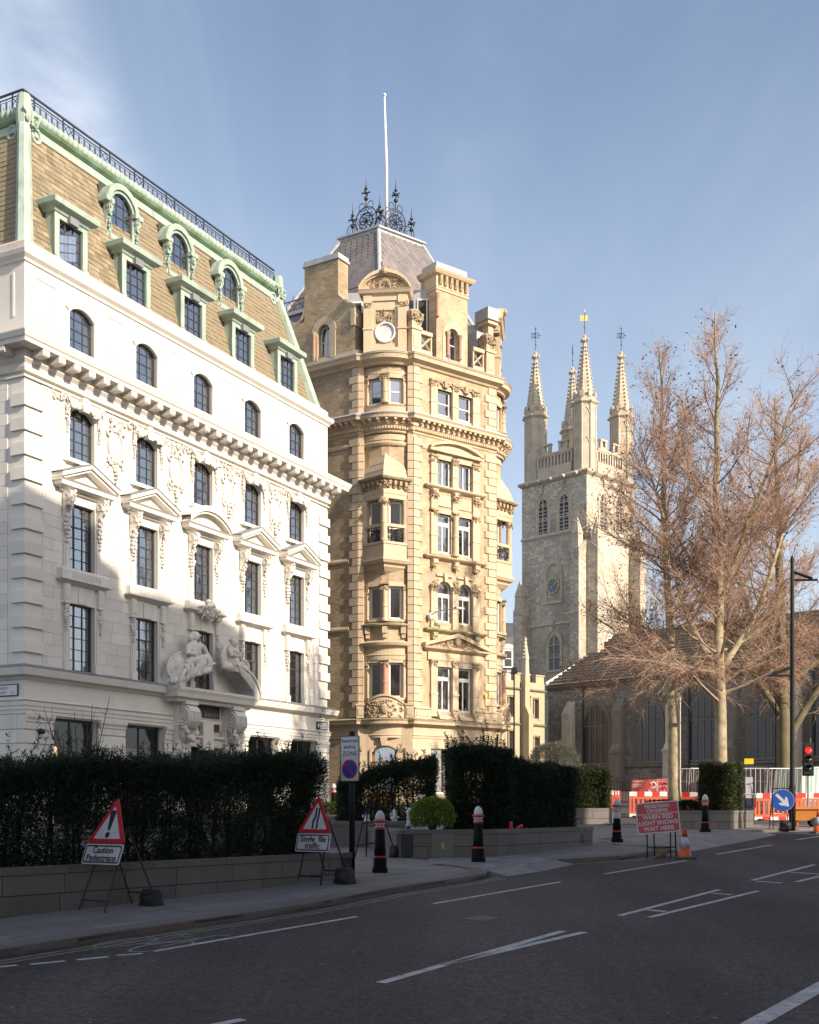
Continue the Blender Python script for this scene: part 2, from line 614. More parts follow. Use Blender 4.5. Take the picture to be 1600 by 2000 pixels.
def arch_fill(mb, x0, x1, zs, zc, y0, y1, n=10):
    """masonry between a segmental arch and the flat head of its opening"""
    for i in range(n):
        a, b = x0 + (x1 - x0) * i / n, x0 + (x1 - x0) * (i + 1) / n
        za, zb = arc_z(a, x0, x1, zs, zc), arc_z(b, x0, x1, zs, zc)
        top = zc + 0.002
        mb.quad((a, y0, za), (b, y0, zb), (b, y0, top), (a, y0, top))
        mb.quad((a, y0, za), (a, y1, za), (b, y1, zb), (b, y0, zb))


def wall_holes(mb, x0, x1, z0, z1, y, holes, depth, sides=True):
    """flat wall in the plane Y=y with rectangular openings and their reveals"""
    xs = sorted({x0, x1, *[h[0] for h in holes], *[h[1] for h in holes]})
    zs = sorted({z0, z1, *[h[2] for h in holes], *[h[3] for h in holes]})
    xs = [x for x in xs if x0 <= x <= x1]
    zs = [z for z in zs if z0 <= z <= z1]
    for i in range(len(xs) - 1):
        j = 0
        while j < len(zs) - 1:
            cx = (xs[i] + xs[i + 1]) / 2
            inside = lambda cz: any(h[0] < cx < h[1] and h[2] < cz < h[3] for h in holes)
            if inside((zs[j] + zs[j + 1]) / 2):
                j += 1; continue
            k = j + 1
            while k < len(zs) - 1 and not inside((zs[k] + zs[k + 1]) / 2): k += 1
            mb.quad((xs[i], y, zs[j]), (xs[i + 1], y, zs[j]), (xs[i + 1], y, zs[k]), (xs[i], y, zs[k]))
            j = k
    for (a, b, c, d) in holes:
        mb.quad((a, y, c), (a, y, d), (a, y + depth, d), (a, y + depth, c))
        mb.quad((b, y, c), (b, y + depth, c), (b, y + depth, d), (b, y, d))
        mb.quad((a, y, d), (b, y, d), (b, y + depth, d), (a, y + depth, d))
        mb.quad((a, y, c), (a, y + depth, c), (b, y + depth, c), (b, y, c))


def courses(x0, x1, z0, z1, ch, bl, holes, jitter=0.25, gap=0.012, seed=1):
    """rectangles of a coursed wall, cut round its openings"""
    rr = random.Random(seed)
    out = []
    n = max(1, round((z1 - z0) / ch))
    for i in range(n):
        a, b = z0 + (z1 - z0) * i / n, z0 + (z1 - z0) * (i + 1) / n
        cuts = [x0]
        x = x0 + bl * (0.5 if i % 2 else 1.0) * rr.uniform(0.8, 1.2)
        while x < x1 - bl * 0.3:
            cuts.append(x); x += bl * rr.uniform(1 - jitter, 1 + jitter)
        cuts.append(x1)
        for p, q in zip(cuts, cuts[1:]):
            segs = [(p, q)]
            for (h0, h1, hz0, hz1) in holes:
                if hz0 >= b - 1e-6 or hz1 <= a + 1e-6: continue
                ns = []
                for (s, e) in segs:
                    if h1 <= s or h0 >= e: ns.append((s, e)); continue
                    if h0 > s: ns.append((s, h0))
                    if h1 < e: ns.append((h1, e))
                segs = ns
            for (s, e) in segs:
                if e - s > 0.06: out.append((s + gap / 2, e - gap / 2, a + gap / 2, b - gap / 2))
    return out


PANE_COUNT = {}


def add_window(bld, Mw, x0, x1, z0, z1, y, cols, rows, frame_mat, bar=0.025, fw=0.05, glass='glass', arch=None, transom=None, mull=None, back=0.45, backing='dark_room', back2=None, name='window',
               limit=300, tilt=0.5):
    """a glazed window as a part with its panes as sub-parts"""
    mb = MB()
    d = 0.05
    mb.box(x0, x0 + fw, y - d, y + d, z0, z1); mb.box(x1 - fw, x1, y - d, y + d, z0, z1)
    mb.box(x0 + fw, x1 - fw, y - d, y + d, z0, z0 + fw * 1.2)
    if arch:
        n = 8
        for i in range(n):
            a, b = x0 + (x1 - x0) * i / n, x0 + (x1 - x0) * (i + 1) / n
            za, zb = arc_z(a, x0, x1, arch, z1), arc_z(b, x0, x1, arch, z1)
            mb.add([(a, y - d, za - fw), (b, y - d, zb - fw), (b, y - d, zb), (a, y - d, za), (a, y + d, za - fw), (b, y + d, zb - fw)], [(0, 1, 2, 3), (0, 4, 5, 1)])
    else:
        mb.box(x0 + fw, x1 - fw, y - d, y + d, z1 - fw, z1)
    xs = [x0 + (x1 - x0) * i / cols for i in range(cols + 1)]
    zs = [z0 + (z1 - z0) * i / rows for i in range(rows + 1)]
    for x in xs[1:-1]:
        w = bar * (1.8 if mull and abs(x - mull) < 0.05 else 1.0)
        mb.box(x - w / 2, x + w / 2, y - d * 0.6, y + d * 0.6, z0 + fw, z1 - (0.0 if arch else fw))
    for z in zs[1:-1]:
        w = bar * (2.0 if transom and abs(z - transom) < (z1 - z0) / rows * 0.6 else 0.9)
        mb.box(x0 + fw, x1 - fw, y - d * 0.5, y + d * 0.5, z - w / 2, z + w / 2)
    mb.m = 1
    yb = y + back
    mb.quad((x0 - 0.3, yb, z0 - 0.2), (x1 + 0.3, yb, z0 - 0.2), (x1 + 0.3, yb, z1 + 0.2), (x0 - 0.3, yb, z1 + 0.2))
    mats = [frame_mat, MT[backing]]
    if back2:
        mb.m = 2
        mats.append(MT[back2[0]])
        a, b, c, e = back2[1:]
        n = 10
        for i in range(n):   # gathered cloth: shallow pleats
            p, q = a + (b - a) * i / n, a + (b - a) * (i + 1) / n
            yy = y + 0.12 + (0.03 if i % 2 else 0.0); y2 = y + 0.12 + (0.0 if i % 2 else 0.03)
            mb.quad((x0 + (x1 - x0) * p, yy, z0 + (z1 - z0) * c), (x0 + (x1 - x0) * q, y2, z0 + (z1 - z0) * c), (x0 + (x1 - x0) * q, y2, z0 + (z1 - z0) * e), (x0 + (x1 - x0) * p, yy, z0 + (z1 - z0) * e))
    w = mb.build(name, mats, bld, Mw)
    cnt = PANE_COUNT.get(bld.name, 0)
    if cnt + cols * rows <= limit:
        for i in range(cols):
            for j in range(rows):
                t = Matrix.Rotation(R(random.uniform(-tilt, tilt)), 4, 'Z') @ Matrix.Rotation(R(random.uniform(-tilt, tilt)), 4, 'X')
                T = Mw @ Matrix.Translation((xs[i], y, zs[j])) @ t @ Matrix.Diagonal((xs[i + 1] - xs[i], 1, zs[j + 1] - zs[j], 1))
                link_mesh('pane', unit_mesh('pane', MT[glass]), w, T)
        PANE_COUNT[bld.name] = cnt + cols * rows
    else:
        pb = MB()
        for i in range(cols):
            for j in range(rows):
                pb.quad((xs[i], y + random.uniform(-0.004, 0.004), zs[j]), (xs[i + 1], y + random.uniform(-0.004, 0.004), zs[j]), (xs[i + 1], y, zs[j + 1]), (xs[i], y, zs[j + 1]))
        pb.build('panes', MT[glass], w, Mw, kind='stuff')
    return w


def text_part(name, body, size, m, parent, Mw, x, z, y=-0.004, align='CENTER', sx=1.0, spacing=1.0, bold=0.0, shear=0.0):
    """lettering standing on a sign face (local X right, Z up, faces -Y)"""
    cu = bpy.data.curves.new(name, 'FONT')
    cu.body = body
    cu.size = size
    cu.align_x = align
    cu.align_y = 'CENTER'
    cu.extrude = 0.0008
    cu.offset = bold
    cu.space_character = spacing
    cu.shear = shear
    cu.resolution_u = 3
    cu.materials.append(m)
    o = bpy.data.objects.new(name, cu)
    COL.objects.link(o)
    T = Mw @ Matrix.Translation((x, y, z)) @ Matrix.Rotation(R(90), 4, 'X') @ Matrix.Diagonal((sx, 1, 1, 1))
    return place(o, parent, T)


def garland(mb, c, length, w, y, seed=0, n=None):
    """hanging drop of carved leaves and fruit"""
    rr = random.Random(seed)
    n = n or int(length / (w * 0.42))
    for i in range(n):
        t = i / max(1, n - 1)
        ww = w * (0.55 + 0.45 * math.sin(math.pi * min(1, t * 1.15 + 0.1)))
        for s in (-1, 0, 1):
            r = ww * rr.uniform(0.24, 0.36)
            mb.blob((c[0] + s * ww * 0.30 + rr.uniform(-1, 1) * 0.02, y - rr.uniform(0.0, 0.05) - (0.03 if s == 0 else 0), c[1] - t * length + rr.uniform(-0.02, 0.02)), (r, r * 0.8, r * 1.05), 5, 4)


def scatter_carving(mb, x0, x1, z0, z1, y, n, r, seed=0, inside=None, rise=0.05):
    """a field of carved scrolls and leaves in low relief"""
    rr = random.Random(seed)
    k = 0
    while k < n:
        x, z = rr.uniform(x0, x1), rr.uniform(z0, z1)
        if inside and not inside(x, z): continue
        k += 1
        if k % 3 == 0:
            q = rr.uniform(r * 0.9, r * 1.7)
            a = rr.uniform(0, 6.28)
            mb.ring((x, y - rise * 0.5, z), q, q, r * 0.36, 8, 4, a, a + rr.uniform(3.5, 5.6))
        else:
            rot = Matrix.Rotation(rr.uniform(0, 3.14), 3, 'Y')
            mb.blob((x, y - rr.uniform(0, rise), z), (r * rr.uniform(0.9, 1.6), r * 0.7, r * rr.uniform(0.4, 0.7)), 5, 4, rot)

# ================================================================== white stone office building
WA = math.atan(1190.0 / 2350.0)
FW = fr(-12.8, 40.0, WA)
WL = 19.65                       # length of the front
white = thing('stone_office_building', fr(-12.8, 40.0, WA, 1.25), 'white stone office block with green copper mansard roof and pedimented windows', 'building')
BX = [2.09 + 3.53 * k for k in range(5)]
WW = 1.27
ATT, R2, R1, R0 = (17.92, 19.40, 19.12), (14.02, 15.86, 15.56), (10.2, 12.48), (6.64, 8.99)
holes = []
for b in BX:
    holes += [(b, b + WW, ATT[0], ATT[1]), (b, b + WW, R2[0], R2[1]), (b, b + WW, *R1), (b, b + WW, *R0)]
GF = [(1.3, 3.55, 0.9, 4.95), (5.0, 7.3, 0.9, 4.95), (8.65, 10.92, 0.9, 4.30), (12.95, 15.25, 0.9, 4.95), (16.3, 18.5, 0.9, 4.95)]
holes_all = holes + GF
mb = MB()
wall_holes(mb, 0.0, WL, 0.9, 20.45, 0.016, holes_all, 0.5)
for b in BX:
    arch_fill(mb, b, b + WW, ATT[2], ATT[1], 0.016, 0.5)
    arch_fill(mb, b, b + WW, R2[2], R2[1], 0.016, 0.5)
# attic storey stands a little proud of the stone courses' bed
wh = [h for h in holes if h[2] > 17]
wall_holes(mb, 0.0, WL, 17.5, 20.45, 0.0, wh, 0.1)
for b in BX: arch_fill(mb, b, b + WW, ATT[2], ATT[1], 0.0, 0.5)
for (y0, y1, z0, z1) in ((0.016, 16.0, 0.9, 20.45),):
    mb.quad((0.0, y1, z0), (0.0, y0, z0), (0.0, y0, z1), (0.0, y1, z1))
    mb.quad((WL, y0, z0), (WL, y1, z0), (WL, y1, z1), (WL, y0, z1))
    mb.quad((0, y1, z0), (0, y1, z1), (WL, y1, z1), (WL, y1, z0))
wallW = mb.build('wall', MT['stone_plain'], white, FW)

# --- ashlar blocks of the middle storeys
sur = []                                                # keep clear of window surrounds
for b in BX:
    sur += [(b - 0.3, b + WW + 0.3, 6.5, 16.4)]
st = courses(0.0, WL, 6.62, 16.3, 0.41, 1.15, [(-1, 0.82, 6, 17), (WL - 0.82, WL + 1, 6, 17)] + sur, seed=3)
rest = MB()
st.sort(key=lambda s: s[0])
for i, s in enumerate(st):
    if i < 300: piece('stone', MT['stone'], white, FW, s[0], s[1], 0.0, 0.04, s[2], s[3])
    else: rest.box(s[0], s[1], 0.0, 0.04, s[2], s[3])
if rest.v: rest.build('stones', MT['stone'], white, FW, kind='stuff')

# --- quoins on both corners, wrapping round
qz0 = 7.05
k = 0
z = qz0
while z < 15.9:
    big = k % 2 == 0
    for cx, sgn in ((0.0, 1), (WL, -1)):
        ln = 0.80 if big else 0.80
        h = 0.40
        if big:
            x0, x1 = (-0.09, ln) if sgn > 0 else (WL - ln, WL + 0.09)
            piece('quoin_stone', MT['stone'], white, FW, x0, x1, -0.09, 0.55 if sgn > 0 else 0.8, z, z + h)
        else:
            x0, x1 = (-0.003, ln) if sgn > 0 else (WL - ln, WL + 0.003)
            piece('quoin_stone', MT['stone'], white, FW, x0, x1, -0.003, 0.6, z, z + h)
    z += 0.41
    k += 1
# side wall courses and a recessed panel on the attic return
for s in courses(0.75, 8.0, 6.62, 16.3, 0.41, 1.1, [], seed=9):
    piece('stone', MT['stone'], white, FW @ Matrix.Rotation(R(90), 4, 'Z'), s[0], s[1], 0.0, 0.02, s[2], s[3]) if s[0] < 2.2 else None

PATH = [(0.0, 16.0), (0.0, 0.0), (WL, 0.0), (WL, 16.0)]
# --- main cornice with modillions
mb = MB()
mb.sweep([(0.0, 16.35), (0.10, 16.38), (0.13, 16.50), (0.13, 16.62), (0.24, 16.74), (0.24, 17.03), (0.74, 17.04), (0.76, 17.16), (0.80, 17.20), (0.86, 17.36), (0.86, 17.40), (0.0, 17.72)], PATH)
corn = mb.build('cornice', MT['stone_plain'], white, FW)
mod = MB().prism([(0, 0), (-0.46, 0.0), (-0.50, 0.05), (-0.50, 0.21), (0, 0.21)], -0.16, 0.16, 'x')
mod_me = mod.mesh('modillion', MT['stone_plain'])
x = 0.26
while x < WL + 0.6:
    link_mesh('modillion', mod_me, corn, FW @ Matrix.Translation((x, -0.22, 16.825)))
    x += 0.742
for yy in (0.35, 1.09, 1.83, 2.57, 3.3):
    link_mesh('modillion', mod_me, corn, FW @ Matrix.Translation((-0.22, yy, 16.825)) @ Matrix.Rotation(R(-90), 4, 'Z'))
MB().sweep([(0.0, 16.20), (0.07, 16.20), (0.07, 16.25), (0.04, 16.27), (0.0, 16.27)], PATH).build('string_moulding', MT['stone_plain'], white, FW)
# --- attic mouldings and parapet
MB().sweep([(0.0, 20.05), (0.06, 20.07), (0.08, 20.15), (0.20, 20.25), (0.24, 20.38), (0.24, 20.42), (0.02, 20.46)], PATH).build('attic_cornice', MT['stone_plain'], white, FW)
par = MB()
par.sweep([(-0.5, 20.42), (0.02, 20.42), (0.02, 20.74), (-0.04, 20.82), (-0.5, 20.84)], PATH)
par.build('parapet', MT['stone_parapet'], white, FW)
for k in range(6):                                        # sunk panels between the attic windows
    c = BX[k] - (3.53 - WW) / 2 if k < 5 else BX[4] + WW + 1.13
    a, b = (0.42, 1.5) if k == 0 else ((c - 0.5, c + 0.5) if k < 5 else (WL - 1.75, WL - 0.45))
    m_ = MB()
    for (x0, x1, z0, z1) in ((a, b, 18.28, 18.36), (a, b, 19.66, 19.74), (a, a + 0.08, 18.36, 19.66), (b - 0.08, b, 18.36, 19.66)):
        m_.box(x0, x1, -0.03, 0.0, z0, z1)
    m_.box(a + 0.13, b - 0.13, -0.018, 0.0, 18.41, 19.61)
    m_.build('wall_panel', MT['stone_plain'], white, FW)
m_ = MB()
for (x0, x1, z0, z1) in ((1.2, 4.0, 18.28, 18.36), (1.2, 4.0, 19.66, 19.74), (0.45, 0.53, 18.28, 19.74)):
    m_.box(-0.03, 0.0, x0 if x0 > 1 else x0, x1, z0, z1)
m_.build('wall_panel', MT['stone_plain'], white, FW)

# --- ground floor entablature
MB().sweep([(0.0, 4.98), (0.05, 5.0), (0.05, 5.12), (0.08, 5.13), (0.08, 5.26), (0.11, 5.27), (0.11, 5.40), (0.16, 5.45), (0.06, 5.50), (0.06, 6.10), (0.12, 6.14), (0.16, 6.2), (0.36, 6.26), (0.40, 6.40), (0.42, 6.46), (0.42, 6.50), (0.0, 6.60)], PATH).build('ground_floor_cornice', MT['stone_plain'], white, FW)
MB().sweep([(0.0, 6.602), (0.43, 6.505), (0.44, 6.52), (0.03, 6.66), (0.0, 6.66)], PATH).build('lead_flashing', MT['lead_dark'], white, FW)
# rusticated piers: deep horizontal joints
for (a, b) in ((-0.001, 1.3), (3.55, 5.0), (7.3, 7.75), (11.85, 12.95), (15.25, 16.3), (18.5, WL)):
    z = 1.2
    while z < 4.9:
        h = min(0.46, 4.93 - z)
        piece('pier_stone', MT['stone'], white, FW, a if a > 0.1 else -0.06, b if b < WL - 0.1 else WL + 0.06, -0.06, 0.3 if a < 0.1 else 0.06, z, z + h - 0.035)
        z += 0.47
    MB().sweep([(0.0, 4.70), (0.10, 4.74), (0.10, 4.80), (0.16, 4.9), (0.16, 4.98), (0, 4.98)], [(a if a > 0 else 0.0, 0.0), (b, 0.0)]).build('pier_capital', MT['stone_plain'], white, FW)
for yy in range(4):
    z = 1.2
    while z < 4.9:
        piece('pier_stone', MT['stone'], white, FW, -0.06, 0.02, 0.31 + yy * 1.2, 0.30 + (yy + 1) * 1.2, z, z + 0.435)
        z += 0.47


def console(mb, c, y, z1, w, h, d, seed):
    """scrolled bracket under a window hood, with a leaf drop below"""
    pts = []
    for i in range(13):
        t = i / 12
        pts.append((y - d * (0.95 * (1 - t) ** 0.8 + 0.18 * math.sin(t * math.pi * 1.9)) - 0.03, z1 - h * t))
    poly = [(y + 0.0, z1)] + pts + [(y, z1 - h)]
    mb.prism(poly, c - w / 2, c + w / 2, 'x')
    for s in (-1, 1):
        mb.ring((c + s * w / 2, y - d * 0.55, z1 - h * 0.28), d * 0.32, d * 0.32, 0.035, 12, 5, axis='x')
        mb.ring((c + s * w / 2, y - d * 0.55, z1 - h * 0.28), d * 0.15, d * 0.15, 0.03, 10, 5, axis='x')
    rr = random.Random(seed)
    for i in range(16):
        t = rr.random()
        mb.blob((c + rr.uniform(-0.5, 0.5) * w * 0.8, y - d * (0.9 * (1 - t) + 0.12) - 0.05, z1 - h * t), (0.06, 0.06, 0.07), 5, 4)
    garland(mb, (c, z1 - h), 0.85, w * 0.85, y - 0.06, seed + 5)


for k, b in enumerate(BX):
    c = b + WW / 2
    L_, R_ = b, b + WW
    # windows, with pale blinds put in to lighten the sky-mirroring panes
    add_window(white, FW, L_, R_, ATT[0], ATT[1], 0.16, 3, 4, MT['win_iron'], arch=ATT[2], transom=18.66, back2=('blind', 0.62, 1.0, 0.0, 0.9) if k > 2 else None)
    add_window(white, FW, L_, R_, R2[0], R2[1], 0.16, 3, 5, MT['win_iron'], arch=R2[2], transom=15.1, mull=c - 0.2)
    add_window(white, FW, L_, R_, *R1, 0.18, 3, 6, MT['win_iron'], transom=11.7, mull=c - 0.2, back2=('blind', 0.66, 1.0, 0.0, 1.0) if k in (1, 3, 4) else None)
    add_window(white, FW, L_, R_, *R0, 0.18, 3, 6, MT['win_iron'], transom=8.2, mull=c - 0.2, back2=('blind', 0.0, 1.0, 0.0, 1.0))
    # attic surround
    m_ = MB()
    for (x0, x1) in ((L_ - 0.17, L_), (R_, R_ + 0.17)): m_.box(x0, x1, -0.04, 0.0, 17.75, ATT[2])
    n = 12
    for i in range(n):
        a0, a1 = i / n, (i + 1) / n
        xa, xb = L_ + WW * a0, L_ + WW * a1
        oa, ob = L_ - 0.17 + (WW + 0.34) * a0, L_ - 0.17 + (WW + 0.34) * a1
        za, zb = arc_z(xa, L_, R_, ATT[2], ATT[1]), arc_z(xb, L_, R_, ATT[2], ATT[1])
        m_.add([(xa, -0.04, za), (xb, -0.04, zb), (ob, -0.05, zb + 0.15), (oa, -0.05, za + 0.15), (ob, 0, zb + 0.15), (oa, 0, za + 0.15), (xa, 0.05, za), (xb, 0.05, zb)], [(0, 1, 2, 3), (3, 2, 4, 5), (0, 6, 7, 1)])
    m_.build('window_surround', MT['stone_plain'], white, FW)
    # pilaster lines of the attic
    MB().box(L_ - 0.25, L_ - 0.21, -0.02, 0.0, 17.8, 20.04).build('wall_fillet', MT['stone_plain'], white, FW)
    # middle storeys: one tall panelled surround
    m_ = MB()
    for (x0, x1) in ((L_ - 0.30, L_), (R_, R_ + 0.30)):
        m_.box(x0, x1, -0.035, 0.03, 13.9, 16.2)
        m_.box(x0 + 0.06, x1 - 0.06, -0.065, -0.03, 13.9, 15.6)
        m_.box(x0, x1, -0.05, 0.03, 9.9, 12.8)
        m_.box(x0 + 0.07, x1 - 0.07, -0.085, -0.04, 9.9, 12.2)
        m_.box(x0, x1, -0.05, 0.03, 6.62, 9.5)
        m_.box(x0 + 0.07, x1 - 0.07, -0.085, -0.04, 6.95, 9.0)
        m_.box(x0 - 0.02, x1 + 0.02, -0.11, 0.03, 6.62, 6.93)
    # flat lintels over rows 1 and 0
    m_.box(L_, R_, -0.03, 0.03, R1[1], 12.8)
    m_.box(L_, R_, -0.03, 0.03, R0[1], 9.7)
    m_.box(L_ + 0.42, R_ - 0.42, -0.07, -0.02, R0[1] + 0.02, 9.55)
    m_.box(L_, R_, -0.03, 0.03, 15.85, 16.2)
    arch_fill(m_, L_, R_, R2[2], R2[1], -0.034, 0.03)
    m_.build('window_surround', MT['stone_plain'], white, FW)
    # sills
    MB().box(L_ - 0.18, R_ + 0.18, -0.16, 0.3, 13.88, 14.02).build('window_sill', MT['stone_plain'], white, FW)
    MB().box(L_ - 0.05, R_ + 0.05, -0.02, 0.32, 10.13, 10.2).build('window_sill', MT['lead_dark'], white, FW)
    # balconette block between rows 0 and 1, fluted, on a moulded shelf
    m_ = MB()
    m_.sweep([(0.0, 9.60), (0.10, 9.64), (0.20, 9.70), (0.30, 9.74), (0.30, 9.80), (0.0, 9.80)], [(c - 0.98, 0.02), (c - 0.98, 0.0), (c + 0.98, 0.0), (c + 0.98, 0.02)])
    m_.box(c - 1.2, c + 1.2, -0.24, 0.02, 9.80, 10.08)
    m_.tbox(c - 1.2, c + 1.2, -0.24, 0.02, 10.08, 10.16, 0.04)
    if k in (0, 4, 1, 3):
        for i in range(16): m_.box(c - 0.72 + i * 0.094, c - 0.67 + i * 0.094, -0.262, -0.24, 9.84, 10.05)
    for s in (-1, 1):
        m_.box(c + s * 0.86 - 0.14, c + s * 0.86 + 0.14, -0.16, 0.0, 9.0, 9.62)
        m_.box(c + s * 0.86 - 0.10, c + s * 0.86 + 0.10, -0.185, -0.15, 9.08, 9.56)
        m_.box(c + s * 0.86 - 0.16, c + s * 0.86 + 0.16, -0.18, 0.0, 8.94, 9.0)
    m_.build('balconette', MT['stone_plain'], white, FW)
    m_ = MB()
    for s in (-1, 1): garland(m_, (c + s * 0.86, 8.88), 0.85, 0.2, -0.10, 11 + k * 2 + s)
    m_.build('leaf_drop', MT['carved'], white, FW)
    # hood over row 1
    m_ = MB()
    hw, hz = 1.0, 12.98
    P3 = [(c - hw, 0.02), (c - hw, 0.0), (c + hw, 0.0), (c + hw, 0.02)]
    m_.sweep([(0.0, hz - 0.22), (0.14, hz - 0.18), (0.14, hz - 0.10), (0.38, hz - 0.04), (0.40, hz + 0.1), (0.47, hz + 0.16), (0.0, hz + 0.2)], P3)
    if k == 2:
        n = 14
        for i in range(n):
            xa, xb = c - 1.42 + 2.84 * i / n, c - 1.42 + 2.84 * (i + 1) / n
            za, zb = arc_z(xa, c - 1.42, c + 1.42, hz + 0.18, hz + 0.80), arc_z(xb, c - 1.42, c + 1.42, hz + 0.18, hz + 0.80)
            m_.add([(xa, -0.5, za), (xb, -0.5, zb), (xb, -0.5, zb + 0.22), (xa, -0.5, za + 0.22), (xb, 0, zb + 0.26), (xa, 0, za + 0.26), (xa, -0.05, za), (xb, -0.05, zb)], [(0, 1, 2, 3), (3, 2, 4, 5), (0, 6, 7, 1)])
            m_.add([(xa, -0.42, za - 0.1), (xb, -0.42, zb - 0.1), (xb, -0.42, zb), (xa, -0.42, za)], [(0, 1, 2, 3)])
            m_.quad((xa, -0.16, hz + 0.1), (xb, -0.16, hz + 0.1), (xb, -0.16, zb), (xa, -0.16, za))
    else:
        ap = hz + 0.86
        for s in (-1, 1):
            e = c + s * 1.46
            for (yf, t0, t1) in ((-0.50, 0.10, 0.26), (-0.42, 0.0, 0.10)):
                m_.prism([(e, hz + 0.16 + t0 - 0.08), (c, ap + t0 - 0.2), (c, ap + t1 - 0.2), (e, hz + 0.16 + t1 - 0.08)], yf, 0.0, 'y')
        m_.prism([(c - 1.3, hz + 0.12), (c + 1.3, hz + 0.12), (c, ap - 0.12)], -0.16, 0.0, 'y')
    m_.build('pediment', MT['stone_plain'], white, FW)
    lm = MB()                                             # lead dressing on the hood
    if k != 2:
        for s in (-1, 1):
            e = c + s * 1.50
            lm.add([(e, -0.53, hz + 0.345), (c, -0.53, ap + 0.07), (c, 0.0, ap + 0.11), (e, 0.0, hz + 0.375), (e, -0.53, hz + 0.325), (c, -0.53, ap + 0.05)], [(0, 1, 2, 3), (0, 1, 5, 4)])
        lm.build('lead_flashing', MT['lead_dark'], white, FW)
    m_ = MB()
    for s in (-1, 1): console(m_, c + s * 0.84, -0.04, hz - 0.18, 0.30, 0.85, 0.34, 31 + k * 2 + s)
    m_.build('console_bracket', MT['carved'], white, FW)
    # swags and keystone over row 2, drops at its sides
    m_ = MB()
    m_.prism([(c - 0.15, 15.75), (c + 0.15, 15.75), (c + 0.20, 16.2), (c - 0.20, 16.2)], -0.24, -0.02, 'y')
    m_.ring((c, -0.2, 16.12), 0.17, 0.10, 0.05, 10, 5)
    rr = random.Random(50 + k)
    for s in (-1, 1):
        for i in range(26):
            t = i / 25
            x = c + s * (0.2 + t * 0.66)
            z = 15.98 - 0.22 * math.sin(math.pi * t) + 0.12 * t
            f = 0.6 + 0.5 * math.sin(math.pi * t)
            m_.blob((x + rr.uniform(-.03, .03), -0.10 - 0.10 * f + rr.uniform(-.03, .03), z + rr.uniform(-.09, .09) * f), (0.075 * f + .02, 0.07 * f + .015, 0.07 * f + .02), 5, 4)
        m_.ring((c + s * 0.98, -0.07, 16.06), 0.1, 0.1, 0.035, 10, 4)
        scatter_carving(m_, *sorted((c + s * 0.9, c + s * 1.42)), 15.9, 16.18, -0.03, 9, 0.055, 70 + k + s)
        garland(m_, (c + s * 0.80, 15.9), 1.0, 0.17, -0.09, 90 + k * 2 + s)
    m_.build('swag', MT['carved'], white, FW)
    # cartouche between the bays
    if k < 4:
        cc = c + 1.765
        m_ = MB()
        m_.blob((cc, -0.02, 15.05), (0.33, 0.10, 0.50), 16, 8)
        m_.ring((cc, -0.04, 15.05), 0.38, 0.56, 0.06, 26, 6)
        for s in (-1, 1):
            m_.ring((cc + s * 0.16, -0.08, 15.70), 0.13, 0.13, 0.05, 12, 5)
            m_.ring((cc + s * 0.36, -0.06, 15.46), 0.12, 0.12, 0.045, 12, 5, 0.5, 5.2)
            m_.ring((cc + s * 0.30, -0.05, 14.55), 0.11, 0.13, 0.04, 12, 5)
        scatter_carving(m_, cc - 0.32, cc + 0.32, 15.72, 16.12, -0.05, 22, 0.07, 120 + k)
        scatter_carving(m_, cc - 0.46, cc + 0.46, 14.2, 14.72, -0.03, 24, 0.06, 130 + k)
        garland(m_, (cc, 14.3), 0.55, 0.22, -0.05, 140 + k)
        m_.build('cartouche', MT['carved'], white, FW)

# --- ground floor glazing
for i, (a, b, z0, z1) in enumerate(GF):
    if i == 2: continue
    add_window(white, FW, a, b, z0, z1, 0.30, 2, 2, MT['win_iron'], fw=0.09, bar=0.06, transom=3.9, back=1.2, tilt=0.1, name='shop_window', glass='glass_shop')
MB().box(8.66, 10.9, 0.55, 0.6, 0.9, 4.3).build('door', MT['dark_room'], white, FW)
warm = mat('lit_lamp_glass', (0.9, 0.7, 0.4), 0.5, emit=((1.0, 0.62, 0.28), 1.1))
for (x, z0, z1) in ((1.62, 4.0, 4.45), (2.18, 3.45, 4.0), (1.78, 3.95, 4.3)):
    lmp = MB().box(x, x + 0.09, 0.7, 0.78, z0, z1).build('lamp_tube', warm, None, FW)
    tag(lmp, 'glowing amber wall light tube at height %.1f m behind the first shop window' % z1 if 0 else {1.62: 'upper left glowing amber light tube inside the corner shop window', 2.18: 'lower right glowing amber light tube inside the corner shop window', 1.78: 'slim glowing amber light tube behind the first one in the corner shop window'}[x], 'lamp')
pk = MB().box(5.3, 6.8, 0.62, 0.65, 1.2, 4.1).build('window_poster', mat('pink_board', (0.62, 0.42, 0.46), 0.8), None, FW)
tag(pk, 'plain pale pink board standing inside the second shop window', 'poster')
ccm = mat('camera_black', (0.02, 0.02, 0.022), 0.3)
cm = MB(); cm.lathe([(0.08, 0.0), (0.08, 0.06), (0.10, 0.08), (0.10, 0.12), (0.085, 0.19), (0.05, 0.235), (0.0, 0.245)], 14)
cm.move(Matrix.Rotation(R(90), 4, 'X'))
o = cm.build('dome_camera', ccm, None, FW @ Matrix.Translation((0.62, -0.06, 4.42)), smooth=True)
tag(o, 'black security dome camera on the white rusticated corner pier', 'camera')

